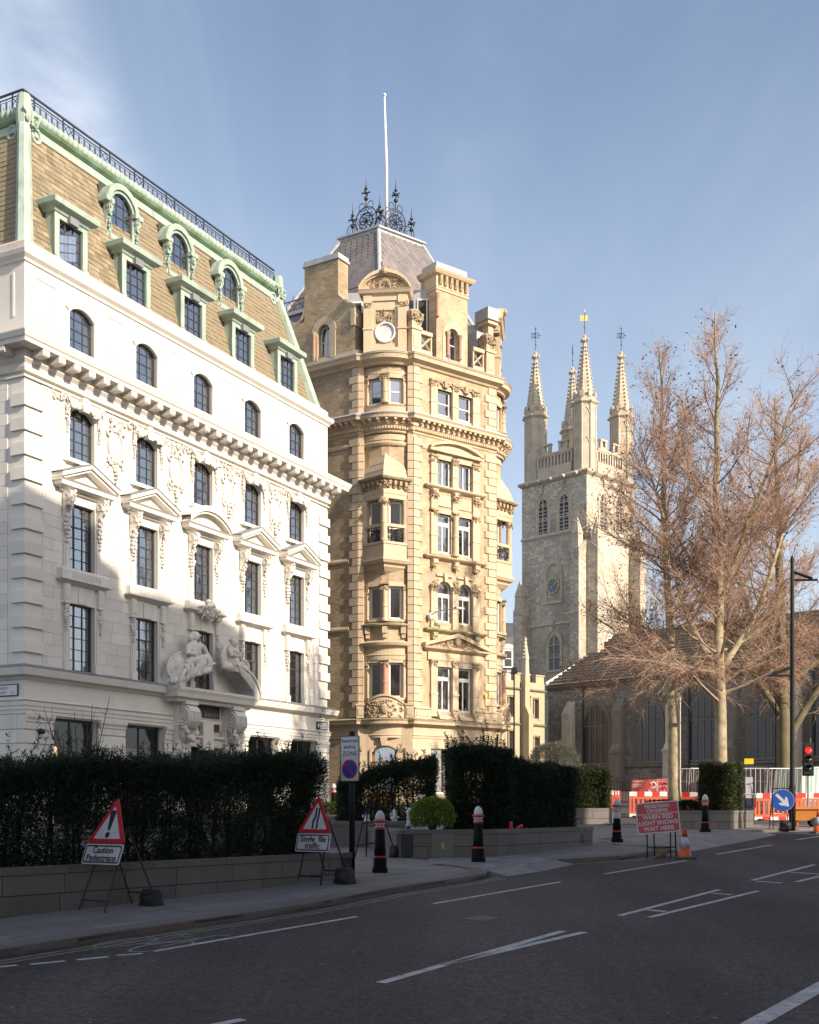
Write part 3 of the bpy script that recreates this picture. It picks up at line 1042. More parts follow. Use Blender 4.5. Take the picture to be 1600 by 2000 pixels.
# --- entrance portal: hood on scrolled consoles with a broken segmental pediment
m_ = MB()
pl, pr = 7.36, 12.21
P3 = [(pl, 0.02), (pl, -0.55), (pr, -0.55), (pr, 0.02)]
m_.sweep([(0.0, 5.95), (0.06, 5.98), (0.10, 6.08), (0.26, 6.14), (0.30, 6.30), (0.36, 6.42), (0.36, 6.52), (0.0, 6.56)], P3)
m_.box(pl, pr, -0.55, 0.0, 6.0, 6.56)
m_.build('porch_hood', MT['stone_plain'], white, FW)
MB().add([(pl - 0.35, -0.9, 6.53), (pr + 0.35, -0.9, 6.53), (pr + 0.35, 0.0, 6.63), (pl - 0.35, 0.0, 6.63)], [(0, 1, 2, 3)]).build('lead_flashing', MT['lead_dark'], white, FW)
for s, xa in ((1, pl - 0.35), (-1, pr + 0.35)):
    m_ = MB()
    n = 12
    rx, rz = 1.92, 1.28
    for i in range(n):
        t0, t1 = math.pi / 2 * i / n * 0.93, math.pi / 2 * (i + 1) / n * 0.93
        p = [(xa + s * rx * (1 - math.cos(t)), 6.5 + rz * math.sin(t)) for t in (t0, t1)]
        q = [(xa + s * (0.42 + (rx - 0.42) * (1 - math.cos(t))), 6.5 + (rz - 0.33) * math.sin(t)) for t in (t0, t1)]
        m_.prism([q[0], q[1], p[1], p[0]], -0.92, 0.0, 'y')
        q2 = [(a_[0] + s * 0.03, a_[1] - 0.10) for a_ in p]
        m_.prism([q2[0], q2[1], p[1], p[0]], -1.0, -0.9, 'y')
    m_.build('pediment_half', MT['stone_plain'], white, FW)
for xc in (8.2, 11.37):
    m_ = MB()
    m_.box(xc - 0.42, xc + 0.42, -0.30, 0.0, 2.6, 5.98)
    poly = []
    for i in range(20):
        a = R(-100 + 250 * i / 19)
        poly.append((-0.45 - 0.42 * math.cos(a), 5.42 + 0.48 * math.sin(a)))
    m_.prism(poly, xc - 0.34, xc + 0.34, 'x')
    for i in range(7): m_.box(xc - 0.30 + i * 0.09, xc - 0.26 + i * 0.09, -0.90, -0.4, 5.2, 5.62)
    for s in (-1, 1):
        for q in (0.34, 0.22, 0.1): m_.ring((xc + s * 0.34, -0.45, 5.42), q, q, 0.05, 14, 5, axis='x')
    m_.box(xc - 0.4, xc + 0.4, -0.7, 0.0, 5.88, 6.02)
    m_.build('porch_console', MT['stone_plain'], white, FW)
    m_ = MB()
    rr = random.Random(int(xc * 10))
    for i in range(46):
        t = i / 45
        a = math.pi * t
        m_.blob((xc - 0.36 + 0.72 * t + rr.uniform(-.04, .04), -0.62 + rr.uniform(-.08, .08), 4.95 - 0.42 * math.sin(a) + rr.uniform(-.08, .08)), rr.uniform(0.06, 0.11), 5, 4)
    garland(m_, (xc, 4.5), 0.9, 0.4, -0.34, 7)
    m_.build('garland', MT['carved'], white, FW)
m_ = MB()
m_.box(8.62, 10.95, -0.14, 0.02, 4.3, 4.62); m_.sweep([(0, 4.62), (0.12, 4.66), (0.12, 4.74), (0, 4.76)], [(8.62, -0.14), (10.95, -0.14)])
m_.box(9.43, 10.13, -0.3, 0.0, 4.18, 5.3)
m_.build('door_head', MT['stone_plain'], white, FW)
sg = thing('name_sign', FW @ Matrix.Translation((9.8, -0.10, 5.36)), 'dark bronze name panel with gilt letters above the white entrance', 'sign')
m_ = MB(); m_.box(-1.0, 1.0, 0.0, 0.06, -0.0, 0.62); m_.box(-1.0, -0.32, 0.0, 0.06, -0.38, 0.0); m_.box(0.32, 1.0, 0.0, 0.06, -0.38, 0.0)
m_.build('panel', mat('bronze_panel', (0.05, 0.05, 0.05), 0.5), sg, WM[sg.name])
text_part('lettering', 'BAILEY', 0.25, mat('gilt', (0.34, 0.28, 0.18), 0.5), sg, WM[sg.name], 0.46, 0.27, -0.006, spacing=1.25)
# keystone carving under the centre window
m_ = MB(); scatter_carving(m_, BX[2] - 0.10, BX[2] + 1.37, 9.45, 9.9, -0.26, 60, 0.07, 5, rise=0.14)
for i in range(22): m_.blob((BX[2] + 0.635 + random.uniform(-.22, .22), -0.34 - random.uniform(0, .1), 9.85 + random.uniform(-.35, .35)), random.uniform(0.05, 0.10), 6, 4)
m_.build('carved_crest', MT['carved'], white, FW)

# --- street name plates
sw = mat('sign_white', (0.62, 0.62, 0.62), 0.4); sb = mat('sign_black', (0.02, 0.02, 0.022), 0.45)
MT['sign_white'], MT['sign_black'] = sw, sb
FS = FW @ Matrix.Rotation(R(-90), 4, 'Z')               # the return: X runs towards the corner
o = thing('street_name_plate', FS @ Matrix.Translation((-0.62, -0.10, 5.78)), 'white street name plate reading Bishops Court on the building return', 'sign', 'street name plates')
m_ = MB(); m_.box(-0.62, 0.42, 0.0, 0.03, -0.2, 0.2); m_.m = 1; m_.box(-0.58, 0.38, -0.004, 0.0, -0.165, 0.165)
m_.build('plate', [sb, sw], o, WM[o.name])
text_part('lettering', 'BISHOPS', 0.125, sb, o, WM[o.name], -0.50, 0.07, -0.008, 'LEFT')
text_part('lettering', 'COURT', 0.125, sb, o, WM[o.name], -0.50, -0.085, -0.008, 'LEFT')
text_part('lettering', 'EC4', 0.10, mat('sign_red', (0.42, 0.06, 0.05), 0.5), o, WM[o.name], 0.12, -0.09, -0.008, 'LEFT')
o = thing('street_name_plate', FW @ Matrix.Translation((19.0, -0.11, 5.73)), 'small white street name plate reading Old Bailey near the building corner', 'sign', 'street name plates')
m_ = MB(); m_.box(-0.5, 0.5, 0.0, 0.03, -0.18, 0.18); m_.m = 1; m_.box(-0.22, 0.47, -0.004, 0.0, -0.15, 0.15)
m_.build('plate', [sb, sw], o, WM[o.name])
m_ = MB(); m_.prism([(-0.44, 0.11), (-0.28, 0.11), (-0.28, -0.04), (-0.36, -0.12), (-0.44, -0.04)], -0.008, -0.002, 'y'); m_.build('crest', mat('crest_white', (0.5, 0.5, 0.52), 0.5), o, WM[o.name])
text_part('lettering', 'OLD', 0.115, sb, o, WM[o.name], -0.18, 0.065, -0.008, 'LEFT')
text_part('lettering', 'BAILEY EC4', 0.10, sb, o, WM[o.name], -0.18, -0.08, -0.008, 'LEFT')

# --- mansard roof
zb, zt, ob, ot = 20.84, 26.15, 0.42, 1.80
core = MB()
N4 = lambda o_, z: [(o_, o_, z), (WL - o_, o_, z), (WL - o_, 16 - o_, z), (o_, 16 - o_, z)]
lo, hi = N4(ob + 0.05, zb), N4(ot + 0.05, zt)
core.add(lo + hi, [(0, 1, 5, 4), (1, 2, 6, 5), (2, 3, 7, 6), (3, 0, 4, 7), (4, 5, 6, 7)])
roof = core.build('roof', MT['tile'], white, FW)
sl = math.hypot(zt - zb, ot - ob)
nx, nz_ = (zt - zb) / sl, (ot - ob) / sl                # outward normal (-nx in Y, nz up)
tw, te = 0.30, 0.215
tile_me = MB()
tile_me.add([(0.004, 0.0, 0.0), (0.996, 0.0, 0.0), (0.996, 0.0, 1.15), (0.004, 0.0, 1.15), (0.004, -1.0, 0.0), (0.996, -1.0, 0.0), (0.996, -0.25, 1.15), (0.004, -0.25, 1.15)], [(4, 5, 6, 7), (0, 1, 5, 4), (1, 2, 6, 5), (3, 0, 4, 7)])
tile_mesh = tile_me.mesh('roof_tile', MT['tile'])
lean = math.atan2(ot - ob, zt - zb)
rows = int(sl / te)
spots = []
for j in range(rows):
    d = j * te
    o_ = ob + (ot - ob) * d / sl
    z = zb + (zt - zb) * d / sl
    x = o_ + 0.30 - (tw / 2 if j % 2 else 0)
    while x < WL - o_ - 0.2:
        w = tw * random.uniform(0.9, 1.1)
        spots.append((x, o_, z, w)); x += w
vis = [s for s in spots if not any(abs(s[0] - (b + WW / 2)) < 0.8 and s[2] < 22.8 for b in BX)]
vis.sort(key=lambda s: s[0])
rest = MB()
for i, (x, o_, z, w) in enumerate(vis):
    T = Matrix.Translation((x, o_ + 0.03, z)) @ Matrix.Rotation(-lean, 4, 'X') @ Matrix.Rotation(R(random.uniform(-1.0, 1.0)), 4, 'Y') @ Matrix.Diagonal((w, random.uniform(0.016, 0.034), te, 1))
    if i < 300:
        link_mesh('roof_tile', tile_mesh, roof, FW @ T)
    else:
        n0 = len(rest.v); rest.add(tile_me.v, tile_me.f); rest.move(T, n0)
rest.build('roof_tiles', MT['tile'], roof, FW, kind='stuff')
# side slope tiles
rest = MB()
for j in range(rows):
    d = j * te
    o_ = ob + (ot - ob) * d / sl
    z = zb + (zt - zb) * d / sl
    y = o_ + 0.3 - (tw / 2 if j % 2 else 0)
    while y < 5.0:
        T = Matrix.Translation((o_ + 0.03, y + tw, z)) @ Matrix.Rotation(R(-90), 4, 'Z') @ Matrix.Rotation(-lean, 4, 'X') @ Matrix.Diagonal((tw, random.uniform(0.014, 0.03), te, 1))
        n0 = len(rest.v); rest.add(tile_me.v, tile_me.f); rest.move(T, n0)
        y += tw
rest.build('roof_tiles', MT['tile'], roof, FW, kind='stuff')
# copper hips, eaves band, roll moulding
for (x0, x1, sg_) in ((ob, ot, 1), (WL - ob, WL - ot, -1)):
    m_ = MB()
    m_.tube([(x0, ob, zb - 0.05), ((x0 + x1) / 2, (ob + ot) / 2, (zb + zt) / 2), (x1, ot, zt)], [0.30, 0.26, 0.22], 8)
    m_.tube([(x1, ot, zt - 0.5), (x1 - sg_ * .1, ot - 0.1, zt + 0.1), (x1 - sg_ * .1, ot - 0.1, zt + 0.75)], [0.24, 0.30, 0.22], 8)
    for s in (0, 1):
        m_.ring((x1 + sg_ * (0.42 if s else -.12), ot + (-0.15 if s else 0.42), zt - 0.45), 0.2, 0.24, 0.07, 12, 5, axis='y' if s else 'x')
    scatter_carving(m_, x1 - 0.3, x1 + 0.3, zt - 0.5, zt + 0.2, ot - 0.32, 10, 0.1, 3)
    smooth_by_angle(m_.build('hip_roll', MT['copper'], roof, FW))
PT = [(ot, 15), (ot, ot), (WL - ot, ot), (WL - ot, 15)]
MB().sweep([(0.10, zt - 0.50), (0.16, zt - 0.48), (0.13, zt - 0.2), (0.02, zt - 0.1)], PT).build('eaves_band', MT['copper'], roof, FW)
MB().sweep([(0.05, zt - 0.12), (0.22, zt - 0.06), (0.30, zt + 0.02), (0.22, zt + 0.06), (0.0, zt + 0.1)], PT).build('gutter_ledge', MT['copper_moss'], roof, FW)
m_ = MB()
rr = random.Random(4)
x = ot + 0.3
while x < WL - ot - 0.1:                                  # egg-shaped roll of leaves along the top
    m_.blob((x, ot - 0.14, zt + 0.20), (0.17, 0.16, 0.19 + rr.uniform(-.02, .02)), 8, 6, Matrix.Rotation(0.35, 3, 'Y'))
    x += 0.26
y = ot + 0.3
while y < 6:
    m_.blob((ot - 0.14, y, zt + 0.20), (0.16, 0.17, 0.19), 8, 6); y += 0.26
m_.sweep([(0.02, zt + 0.05), (0.14, zt + 0.1), (0.14, zt + 0.3), (0.0, zt + 0.36)], PT)
smooth_by_angle(m_.build('roll_moulding', MT['copper'], roof, FW), 50)

# lower dormers
for k, b in enumerate(BX):
    c = b + WW / 2 - 0.05
    dm = MB()
    x0, x1, zf0, zf1, yf = c - 0.83, c + 0.83, 20.86, 22.62, 0.42
    dm.box(x0, x0 + 0.24, yf, yf + 0.2, zf0, zf1); dm.box(x1 - 0.24, x1, yf, yf + 0.2, zf0, zf1)
    dm.box(x0 - 0.02, x0 + 0.22, yf - 0.05, yf, zf0, zf0 + 0.25); dm.box(x1 - 0.22, x1 + 0.02, yf - 0.05, yf, zf0, zf0 + 0.25)
    dm.box(x0 + 0.24, x1 - 0.24, yf, yf + 0.2, zf1 - 0.16, zf1)
    for xx in (x0, x1):
        dm.add([(xx, yf, zf0), (xx, yf, zf1), (xx, 1.35, zf1), (xx, 0.55, zf0)], [(0, 1, 2, 3)])
    hd = MB()
    hd.sweep([(0.0, zf1), (0.05, zf1 + 0.02), (0.10, zf1 + 0.12), (0.30, zf1 + 0.2), (0.33, zf1 + 0.36), (0.30, zf1 + 0.40), (-0.2, zf1 + 0.46)], [(x0, 1.5), (x0, yf), (x1, yf), (x1, 1.5)])
    hd.add([(x0, yf, zf1 + 0.455), (x1, yf, zf1 + 0.455), (x1, 1.6, zf1 + 0.47), (x0, 1.6, zf1 + 0.47)], [(0, 1, 2, 3)])
    d_ = dm.build('dormer', MT['copper'], white, FW)
    hd.build('dormer_hood', MT['copper'], d_, FW)
    MB().box(c - 0.22, c + 0.22, yf - 0.16, yf, zf1 - 0.2, zf1 + 0.06).build('keystone', MT['lead_dark'], d_, FW)
    if k == 0:
        # one casement stands open
        pass
    add_window(white, FW, x0 + 0.24, x1 - 0.24, zf0 + 0.12, zf1 - 0.16, yf + 0.13, 3, 4, MT['win_iron'], transom=22.0, mull=c - 0.2, back=0.3)
# an opened casement in the first dormer
cs = MB()
for i in range(3): cs.box(0.0 + 0.28 * i - 0.012, 0.28 * i + 0.012, -0.015, 0.015, 0, 0.95)
for j in range(4): cs.box(0, 0.56, -0.015, 0.015, 0.31 * j - 0.012, 0.31 * j + 0.012)
cs.m = 1; cs.quad((0, 0, 0), (0.56, 0, 0), (0.56, 0, 0.95), (0, 0, 0.95))
cs.build('casement', [MT['win_iron'], MT['glass']], white, FW @ Matrix.Translation((BX[0] + 0.05, 0.47, 21.0)) @ Matrix.Rotation(R(-48), 4, 'Z'), label='casement standing open in the first dormer')
# upper round-headed dormers
for k in (1, 2, 3):
    c = BX[k] + WW / 2
    yf, zs, r = 1.22, 24.72, 0.62
    dm = MB()
    n = 16
    for i in range(n):
        a0, a1 = math.pi * i / n, math.pi * (i + 1) / n
        for (ra, rb_, yy) in ((r, r + 0.28, yf - 0.06), (r + 0.12, r + 0.34, yf - 0.14)):
            p = [(c + q * math.cos(a), zs + q * math.sin(a)) for q, a in ((ra, a0), (rb_, a0), (rb_, a1), (ra, a1))]
            dm.prism(p, yy, yf + 0.06, 'y')
        ro = r + 0.34
        dm.add([(c + ro * math.cos(a0), yf, zs + ro * math.sin(a0)), (c + ro * math.cos(a1), yf, zs + ro * math.sin(a1)), (c + ro * math.cos(a1), 2.1, zs + ro * math.sin(a1)), (c + ro * math.cos(a0), 2.1, zs + ro * math.sin(a0))], [(0, 1, 2, 3)])
    for s in (-1, 1):
        dm.box(*sorted((c + s * r, c + s * (r + 0.26))), yf - 0.04, yf + 0.1, 23.55, zs)
        dm.box(*sorted((c + s * (r - .02), c + s * (r + 0.44))), yf - 0.22, yf + 0.5, zs - 0.02, zs + 0.14)
        console(dm, c + s * (r + 0.17), yf - 0.05, zs - 0.02, 0.18, 0.6, 0.16, 200 + k)
    dm.box(c - r - 0.3, c + r + 0.3, yf - 0.12, yf + 0.3, 23.42, 23.58)
    d_ = dm.build('round_dormer', MT['copper'], white, FW)
    add_window(white, FW, c - r, c + r, 23.58, zs + r, yf + 0.06, 3, 4, MT['win_iron'], arch=zs, transom=24.5, back=0.25)
# side dormer seen on the return
dm = MB()
n = 12
for i in range(n):
    a0, a1 = math.pi * i / n, math.pi * (i + 1) / n
    p = [(3.6 + q * math.cos(a), 24.7 + q * math.sin(a)) for q, a in ((0.62, a0), (0.9, a0), (0.9, a1), (0.62, a1))]
    dm.prism(p, 1.1, 1.9, 'x')
for s in (-1, 1): dm.box(1.1, 1.5, *sorted((3.6 + s * .62, 3.6 + s * .9)), 23.5, 24.7)
dm.build('round_dormer', MT['copper'], white, FW)

# --- roof railing: posts, rails, crossed and keyed panels
rl = MB()
yr, z0, z1 = ot + 0.05, zt + 0.30, zt + 1.02
rl.box(ot, WL - ot, yr - 0.03, yr + 0.03, z1, z1 + 0.06); rl.box(ot, WL - ot, yr - 0.015, yr + 0.015, z0, z0 + 0.03); rl.box(ot, WL - ot, yr - 0.015, yr + 0.015, z1 - 0.14, z1 - 0.11)
rl.box(ot - 0.03, ot + 0.03, yr, 8, z1, z1 + 0.06); rl.box(ot - 0.015, ot + 0.015, yr, 8, z0, z0 + 0.03); rl.box(ot - 0.015, ot + 0.015, yr, 8, z1 - 0.14, z1 - 0.11)
rail = rl.build('roof_railing', MT['iron_blue'], white, FW)


def rail_panel(kind, w):
    p = MB()
    h = z1 - 0.14 - z0
    p.box(-0.02, 0.02, -0.02, 0.02, 0, h + 0.14)
    t = 0.016
    if kind:
        for (a, b) in (((0, 0), (w, h)), ((0, h), (w, 0))):
            p.tube([(a[0], 0, a[1]), (b[0], 0, b[1])], t, 4)
        p.tube([(0, 0, h / 2), (w / 2, 0, h), (w, 0, h / 2), (w / 2, 0, 0), (0, 0, h / 2)], t, 4)
    else:
        n = max(2, round(w / 0.3))
        s = w / n
        for i in range(n):
            x = i * s
            p.tube([(x + s * .12, 0, 0), (x + s * .12, 0, h * .86), (x + s * .88, 0, h * .86), (x + s * .88, 0, h * .2), (x + s * .45, 0, h * .2), (x + s * .45, 0, h * .6)], t, 4)
            p.tube([(x + s, 0, 0), (x + s, 0, h)], t, 4)
    return p.mesh('railing_panel', MT['iron_blue'])


pa, pb = rail_panel(1, 0.55), rail_panel(0, 1.45)
x, i = ot, 0
while x < WL - ot - 0.5:
    link_mesh('railing_panel', pa if i % 2 == 0 else pb, rail, FW @ Matrix.Translation((x, yr, z0)))
    x += 0.55 if i % 2 == 0 else 1.45; i += 1
y, i = ot, 0
while y < 6:
    link_mesh('railing_panel', pa if i % 2 == 0 else pb, rail, FW @ Matrix.Translation((ot, y, z0)) @ Matrix.Rotation(R(90), 4, 'Z'))
    y += 0.55 if i % 2 == 0 else 1.45; i += 1

# --- two seated stone figures on the porch pediment


def statue(name, label, parts, tubes, Mw, shear=0.0):
    m_ = MB()
    for (c, r) in parts: m_.blob(c, r, 12, 8)
    for (pts, r) in tubes: m_.tube(pts, r, 10)
    if shear: m_.v = [(p[0], p[1], p[2] + shear * p[0]) for p in m_.v]
    o = m_.build(name, MT['carved'], None, Mw)
    rm = o.modifiers.new('remesh', 'REMESH'); rm.mode = 'VOXEL'; rm.voxel_size = 0.017; rm.use_smooth_shade = True
    sm = o.modifiers.new('smooth', 'SMOOTH'); sm.iterations = 1; sm.factor = 0.35
    return tag(o, label, 'statue', 'seated figures on the porch pediment')


# female figure, leaning back to the wall with a shield behind her
T1 = FW @ Matrix.Translation((7.32, -0.60, 6.70)) @ Matrix.Diagonal((1.24, 0.95, 0.80, 1))
prt = [((0.95, -.02, 1.95), (.16, .17, .22)), ((0.93, .05, 2.08), (.19, .19, .14)), ((0.78, .06, 1.95), (.13, .14, .16)), ((1.07, -.06, 1.93), (.05, .05, .07)), ((0.78, 0, 1.40), (.30, .24, .38)), ((.70, 0, 1.02), (.34, .28, .30)), ((.86, -.14, 1.42), (.14, .14, .15)), ((.62, -.14, 1.40), (.14, .14, .15)),
       ((.25, .15, .75), (.50, .16, .55)), ((.22, .10, .78), (.34, .2, .38)), ((.95, -.2, .86), (.42, .24, .2)), ((.60, -.25, .86), (.40, .22, .22)), ((1.3, -.26, .62), (.16, .2, .42)), ((.85, -.30, .48), (.2, .2, .5)), ((.45, -.2, .30), (.45, .3, .34)), ((1.1, -.3, .2), (.3, .26, .2)), ((.1, -.1, .1), (.5, .3, .26)), ((1.45, -.38, .46), (.17, .12, .08)), ((0.9, 0, 1.68), (.12, .12, .2))]
rr = random.Random(2)
tb = [([(.96, -.1, 1.62), (1.18, -.22, 1.3), (1.34, -.22, .98)], [.13, .11, .08]), ([(.56, -.08, 1.58), (.34, -.24, 1.28), (.62, -.38, 1.12)], [.14, .12, .09])]
for i in range(8): tb.append(([(.62 + .05 * i, -.24 - .012 * i, 1.62 - .01 * i), (.50 + .06 * i, -.30, 1.25), (.42 + .09 * i, -.30, .95)], [.022, .03, .02]))
tb += [([(1.02, -.14, 2.02), (1.10, -.16, 1.93)], [.03, .035]), ([(.85, .1, 2.1), (.78, .12, 1.8)], [.06, .05]), ([(1.0, -.1, 1.84), (1.06, -.13, 1.83)], .022)]
for i in range(13):
    a = .02 + i * .11
    tb.append(([(a, -.32 - rr.uniform(0, .08), .95 - .25 * abs(a - .7)), (a + rr.uniform(-.15, .1), -.42, .55), (a + rr.uniform(-.3, .1), -.40, .08)], [.05, .06, .05]))
statue('stone_statue', 'draped seated stone woman with round shield on the near half of the porch pediment', prt, tb + [([(.25 + .55 * math.cos(q * .524), .16, .72 + .62 * math.sin(q * .524)) for q in range(13)], .07)], T1, 0.42)
T2 = FW @ Matrix.Translation((10.42, -0.60, 7.44)) @ Matrix.Diagonal((1.0, 0.95, 0.90, 1))
prt = [((0.55, -.1, 1.33), (.14, .16, .19)), ((0.54, -.05, 1.43), (.17, .18, .13)), ((.60, -.24, 1.33), (.05, .05, .06)), ((.52, 0, .88), (.28, .2, .30)), ((.50, 0, .55), (.26, .2, .28)), ((.62, -.14, .95), (.14, .10, .12)), ((.42, -.14, .95), (.14, .10, .12)), ((.52, -.03, 1.12), (.1, .1, .14)),
       ((.85, -.12, .34), (.42, .2, .2)), ((.95, -.22, .22), (.42, .2, .2)), ((1.3, -.2, -.12), (.2, .2, .40)), ((1.55, -.22, -.45), (.22, .2, .3)), ((.16, .1, .55), (.32, .14, .52)), ((.3, .05, .2), (.4, .25, .24)), ((1.25, -.1, .52), (.20, .18, .16)), ((1.45, -.05, .3), (.2, .2, .35))]
tb = [([(.76, -.06, 1.02), (.98, -.12, .74), (.72, -.30, .68)], [.12, .10, .08]), ([(.30, -.06, 1.02), (.22, -.22, .72), (.56, -.34, .72)], [.12, .10, .08]), ([(.70, -.3, .7), (.80, -.3, .92)], [.08, .05]), ([(.98, -.12, .60), (1.2, -.26, .58)], [.09, .08]),
      ([(.02, .05, .1), (-.08, .05, .6), (.1, .1, 1.05), (.4, .1, 1.22)], [.12, .1, .1, .08])]
tb += [([(.56, -.26, 1.38), (.58, -.28, 1.30)], [.025, .035]), ([(.47, -.2, 1.43), (.63, -.22, 1.43)], .028), ([(.5, -.2, 1.22), (.62, -.22, 1.22)], .02)]
for i in range(9):
    a = .5 + i * .12
    tb.append(([(a, -.3, .36 - .05 * i), (a + .1, -.38, .12 - .07 * i), (a + .12, -.36, -.08 - .09 * i)], [.05, .06, .04]))
statue('stone_statue', 'bare chested seated stone man with cloak on the far half of the porch pediment', prt, tb, T2)

# ================================================================== tan brick and stone corner building
TA = R(51.5)
FT = fr(0.19, 63.0, TA)                                    # front
LT = 5.84
A1 = math.atan2(2.88, -0.30)
FB = fr(-2.69, 63.30, A1)                                  # chord of the near bay
LB = 2.895
pC = FT @ Vector((LT, 0, 0))
A2 = TA - (A1 - TA)
FB2 = fr(pC.x, pC.y, A2)                                   # chord of the far bay
FA = R(122.75)
FF = fr(-2.69 - 12 * math.sin(FA), 63.30 - 12 * math.cos(FA), FA)   # flank, ends at the near bay
pD = FB2 @ Vector((LB, 0, 0))
A3 = TA - (FA - TA)
FR_ = fr(pD.x, pD.y, A3)
tan = thing('corner_building', fr(0.19, 63.0, TA, gz(63)), 'tall tan brick and stone corner building with bay windows and slate pavilion roof', 'building')
TZ0 = 1.5


def bow_y(x, d=0.0):
    return 0.22 - 0.46 * (1 - ((x - LB / 2) / 1.17) ** 2) - d


def plan(F, pts):
    return [((F @ Vector((x, y, 0))).x, (F @ Vector((x, y, 0))).y) for x, y in pts]


BOWP = [(0.28 + 2.335 * i / 12, bow_y(0.28 + 2.335 * i / 12)) for i in range(13)]
FULL = plan(FF, [(0.0, 0.0), (12.0, 0.0)]) + plan(FB, [(0.28, 0.0)] + BOWP + [(LB - 0.28, 0.0)]) + plan(FT, [(0.0, 0.0), (LT, 0.0)]) + plan(FB2, [(0.28, 0.0)] + BOWP + [(LB - 0.28, 0.0)]) + plan(FR_, [(0.0, 0.0), (9.0, 0.0)])
SOFT = plan(FF, [(0.0, 0.0), (12.0, 0.0)]) + plan(FB, [(0.3 + 2.295 * i / 12, bow_y(0.3 + 2.295 * i / 12, 0.1)) for i in range(13)]) + plan(FT, [(0.0, 0.0), (LT, 0.0)]) + plan(FB2, [(0.3 + 2.295 * i / 12, bow_y(0.3 + 2.295 * i / 12, 0.1)) for i in range(13)]) + plan(FR_, [(0.0, 0.0), (9.0, 0.0)])

# --- walls
mb = MB(); wall_holes(mb, 0, 12, TZ0, 25.5, 0.0, [], 0.3); mb.build('flank_wall', MT['brick'], tan, FF)
mb = MB(); wall_holes(mb, 0, 9, TZ0, 25.5, 0.0, [], 0.3); mb.build('far_wall', MT['brick'], tan, FR_)
FLO = {'1': (7.0, 9.38), '2': (11.75, 13.95), '3': (15.45, 17.55), '4': (19.0, 20.42), '5': (22.78, 24.15)}
OPX = [(1.6, 2.62), (3.06, 4.08)]
fh = [(a, b, z0, z1) for (z0, z1) in FLO.values() for (a, b) in OPX]
mb = MB(); wall_holes(mb, 0, LT, 6.4, 25.5, 0.0, fh, 0.42)
for (a, b) in OPX: arch_fill(mb, a, b, 13.44, 13.95, 0.0, 0.42, 14)
mb.build('front_wall', MT['brick_light'], tan, FT)
mb = MB(); wall_holes(mb, 0, LT, TZ0, 6.4, 0.0, [(1.2, 2.4, 2.6, 5.0), (3.3, 4.5, 2.6, 5.0)], 0.4); mb.build('ground_floor_wall', MT['tan'], tan, FT)
for (a, b) in ((1.2, 2.4), (3.3, 4.5)): add_window(tan, FT, a, b, 2.6, 5.0, 0.3, 1, 2, MT['white_paint'], fw=0.07)

# --- quoins
def quoins(F, xe, sgn, z0, z1, wl, ws, m='tan', d=0.07):
    z, k = z0, 0
    while z < z1 - 0.2:
        w = wl if k % 2 == 0 else ws
        x0, x1 = (xe, xe + w) if sgn > 0 else (xe - w, xe)
        piece('quoin_stone', MT[m], tan, F, x0, x1, -d if k % 2 == 0 else -d + 0.004, 0.05, z + 0.02, z + 0.40)
        z += 0.42; k += 1


for (z0, z1) in ((6.6, 21.4), (22.5, 25.0)):
    quoins(FF, 12.0, -1, z0, z1, 0.56, 0.36)
    quoins(FB, 0.0, 1, z0, z1, 0.285, 0.28)
    quoins(FB, LB, -1, z0, z1, 0.285, 0.28)
    quoins(FT, 0.0, 1, z0, z1, 0.58, 0.40)
    quoins(FT, LT, -1, z0, z1, 0.80, 0.56)
    quoins(FB2, 0.0, 1, z0, z1, 0.285, 0.28)

# --- storey cornices that run right round
MB().sweep([(0.0, 25.0), (0.10, 25.04), (0.16, 25.14), (0.40, 25.26), (0.44, 25.44), (0.50, 25.50), (0.46, 25.56), (0.0, 25.66)], SOFT).build('top_cornice', MT['tan'], tan)
MB().sweep([(0.46, 25.562), (0.50, 25.56), (0.47, 25.60), (0.0, 25.70)], SOFT).build('lead_flashing', MT['lead'], tan)
mc = MB().sweep([(0.0, 21.45), (0.06, 21.5), (0.06, 21.58), (0.12, 21.62), (0.12, 21.78), (0.2, 21.86), (0.2, 22.1), (0.50, 22.14), (0.52, 22.26), (0.58, 22.34), (0.54, 22.40), (0.0, 22.55)], SOFT)
mcorn = mc.build('modillion_cornice', MT['tan'], tan)
MB().sweep([(0.54, 22.402), (0.585, 22.35), (0.59, 22.37), (0.52, 22.46), (0.0, 22.6)], SOFT).build('lead_flashing', MT['lead'], tan)


def along(path, step, start=0.0):
    """points with heading every step along a plan path"""
    out, acc, nxt = [], 0.0, start
    for (a, b) in zip(path, path[1:]):
        l = math.hypot(b[0] - a[0], b[1] - a[1])
        while nxt < acc + l:
            t = (nxt - acc) / l
            out.append((a[0] + (b[0] - a[0]) * t, a[1] + (b[1] - a[1]) * t, math.atan2(b[1] - a[1], b[0] - a[0]), nxt))
            nxt += step
        acc += l
    return out


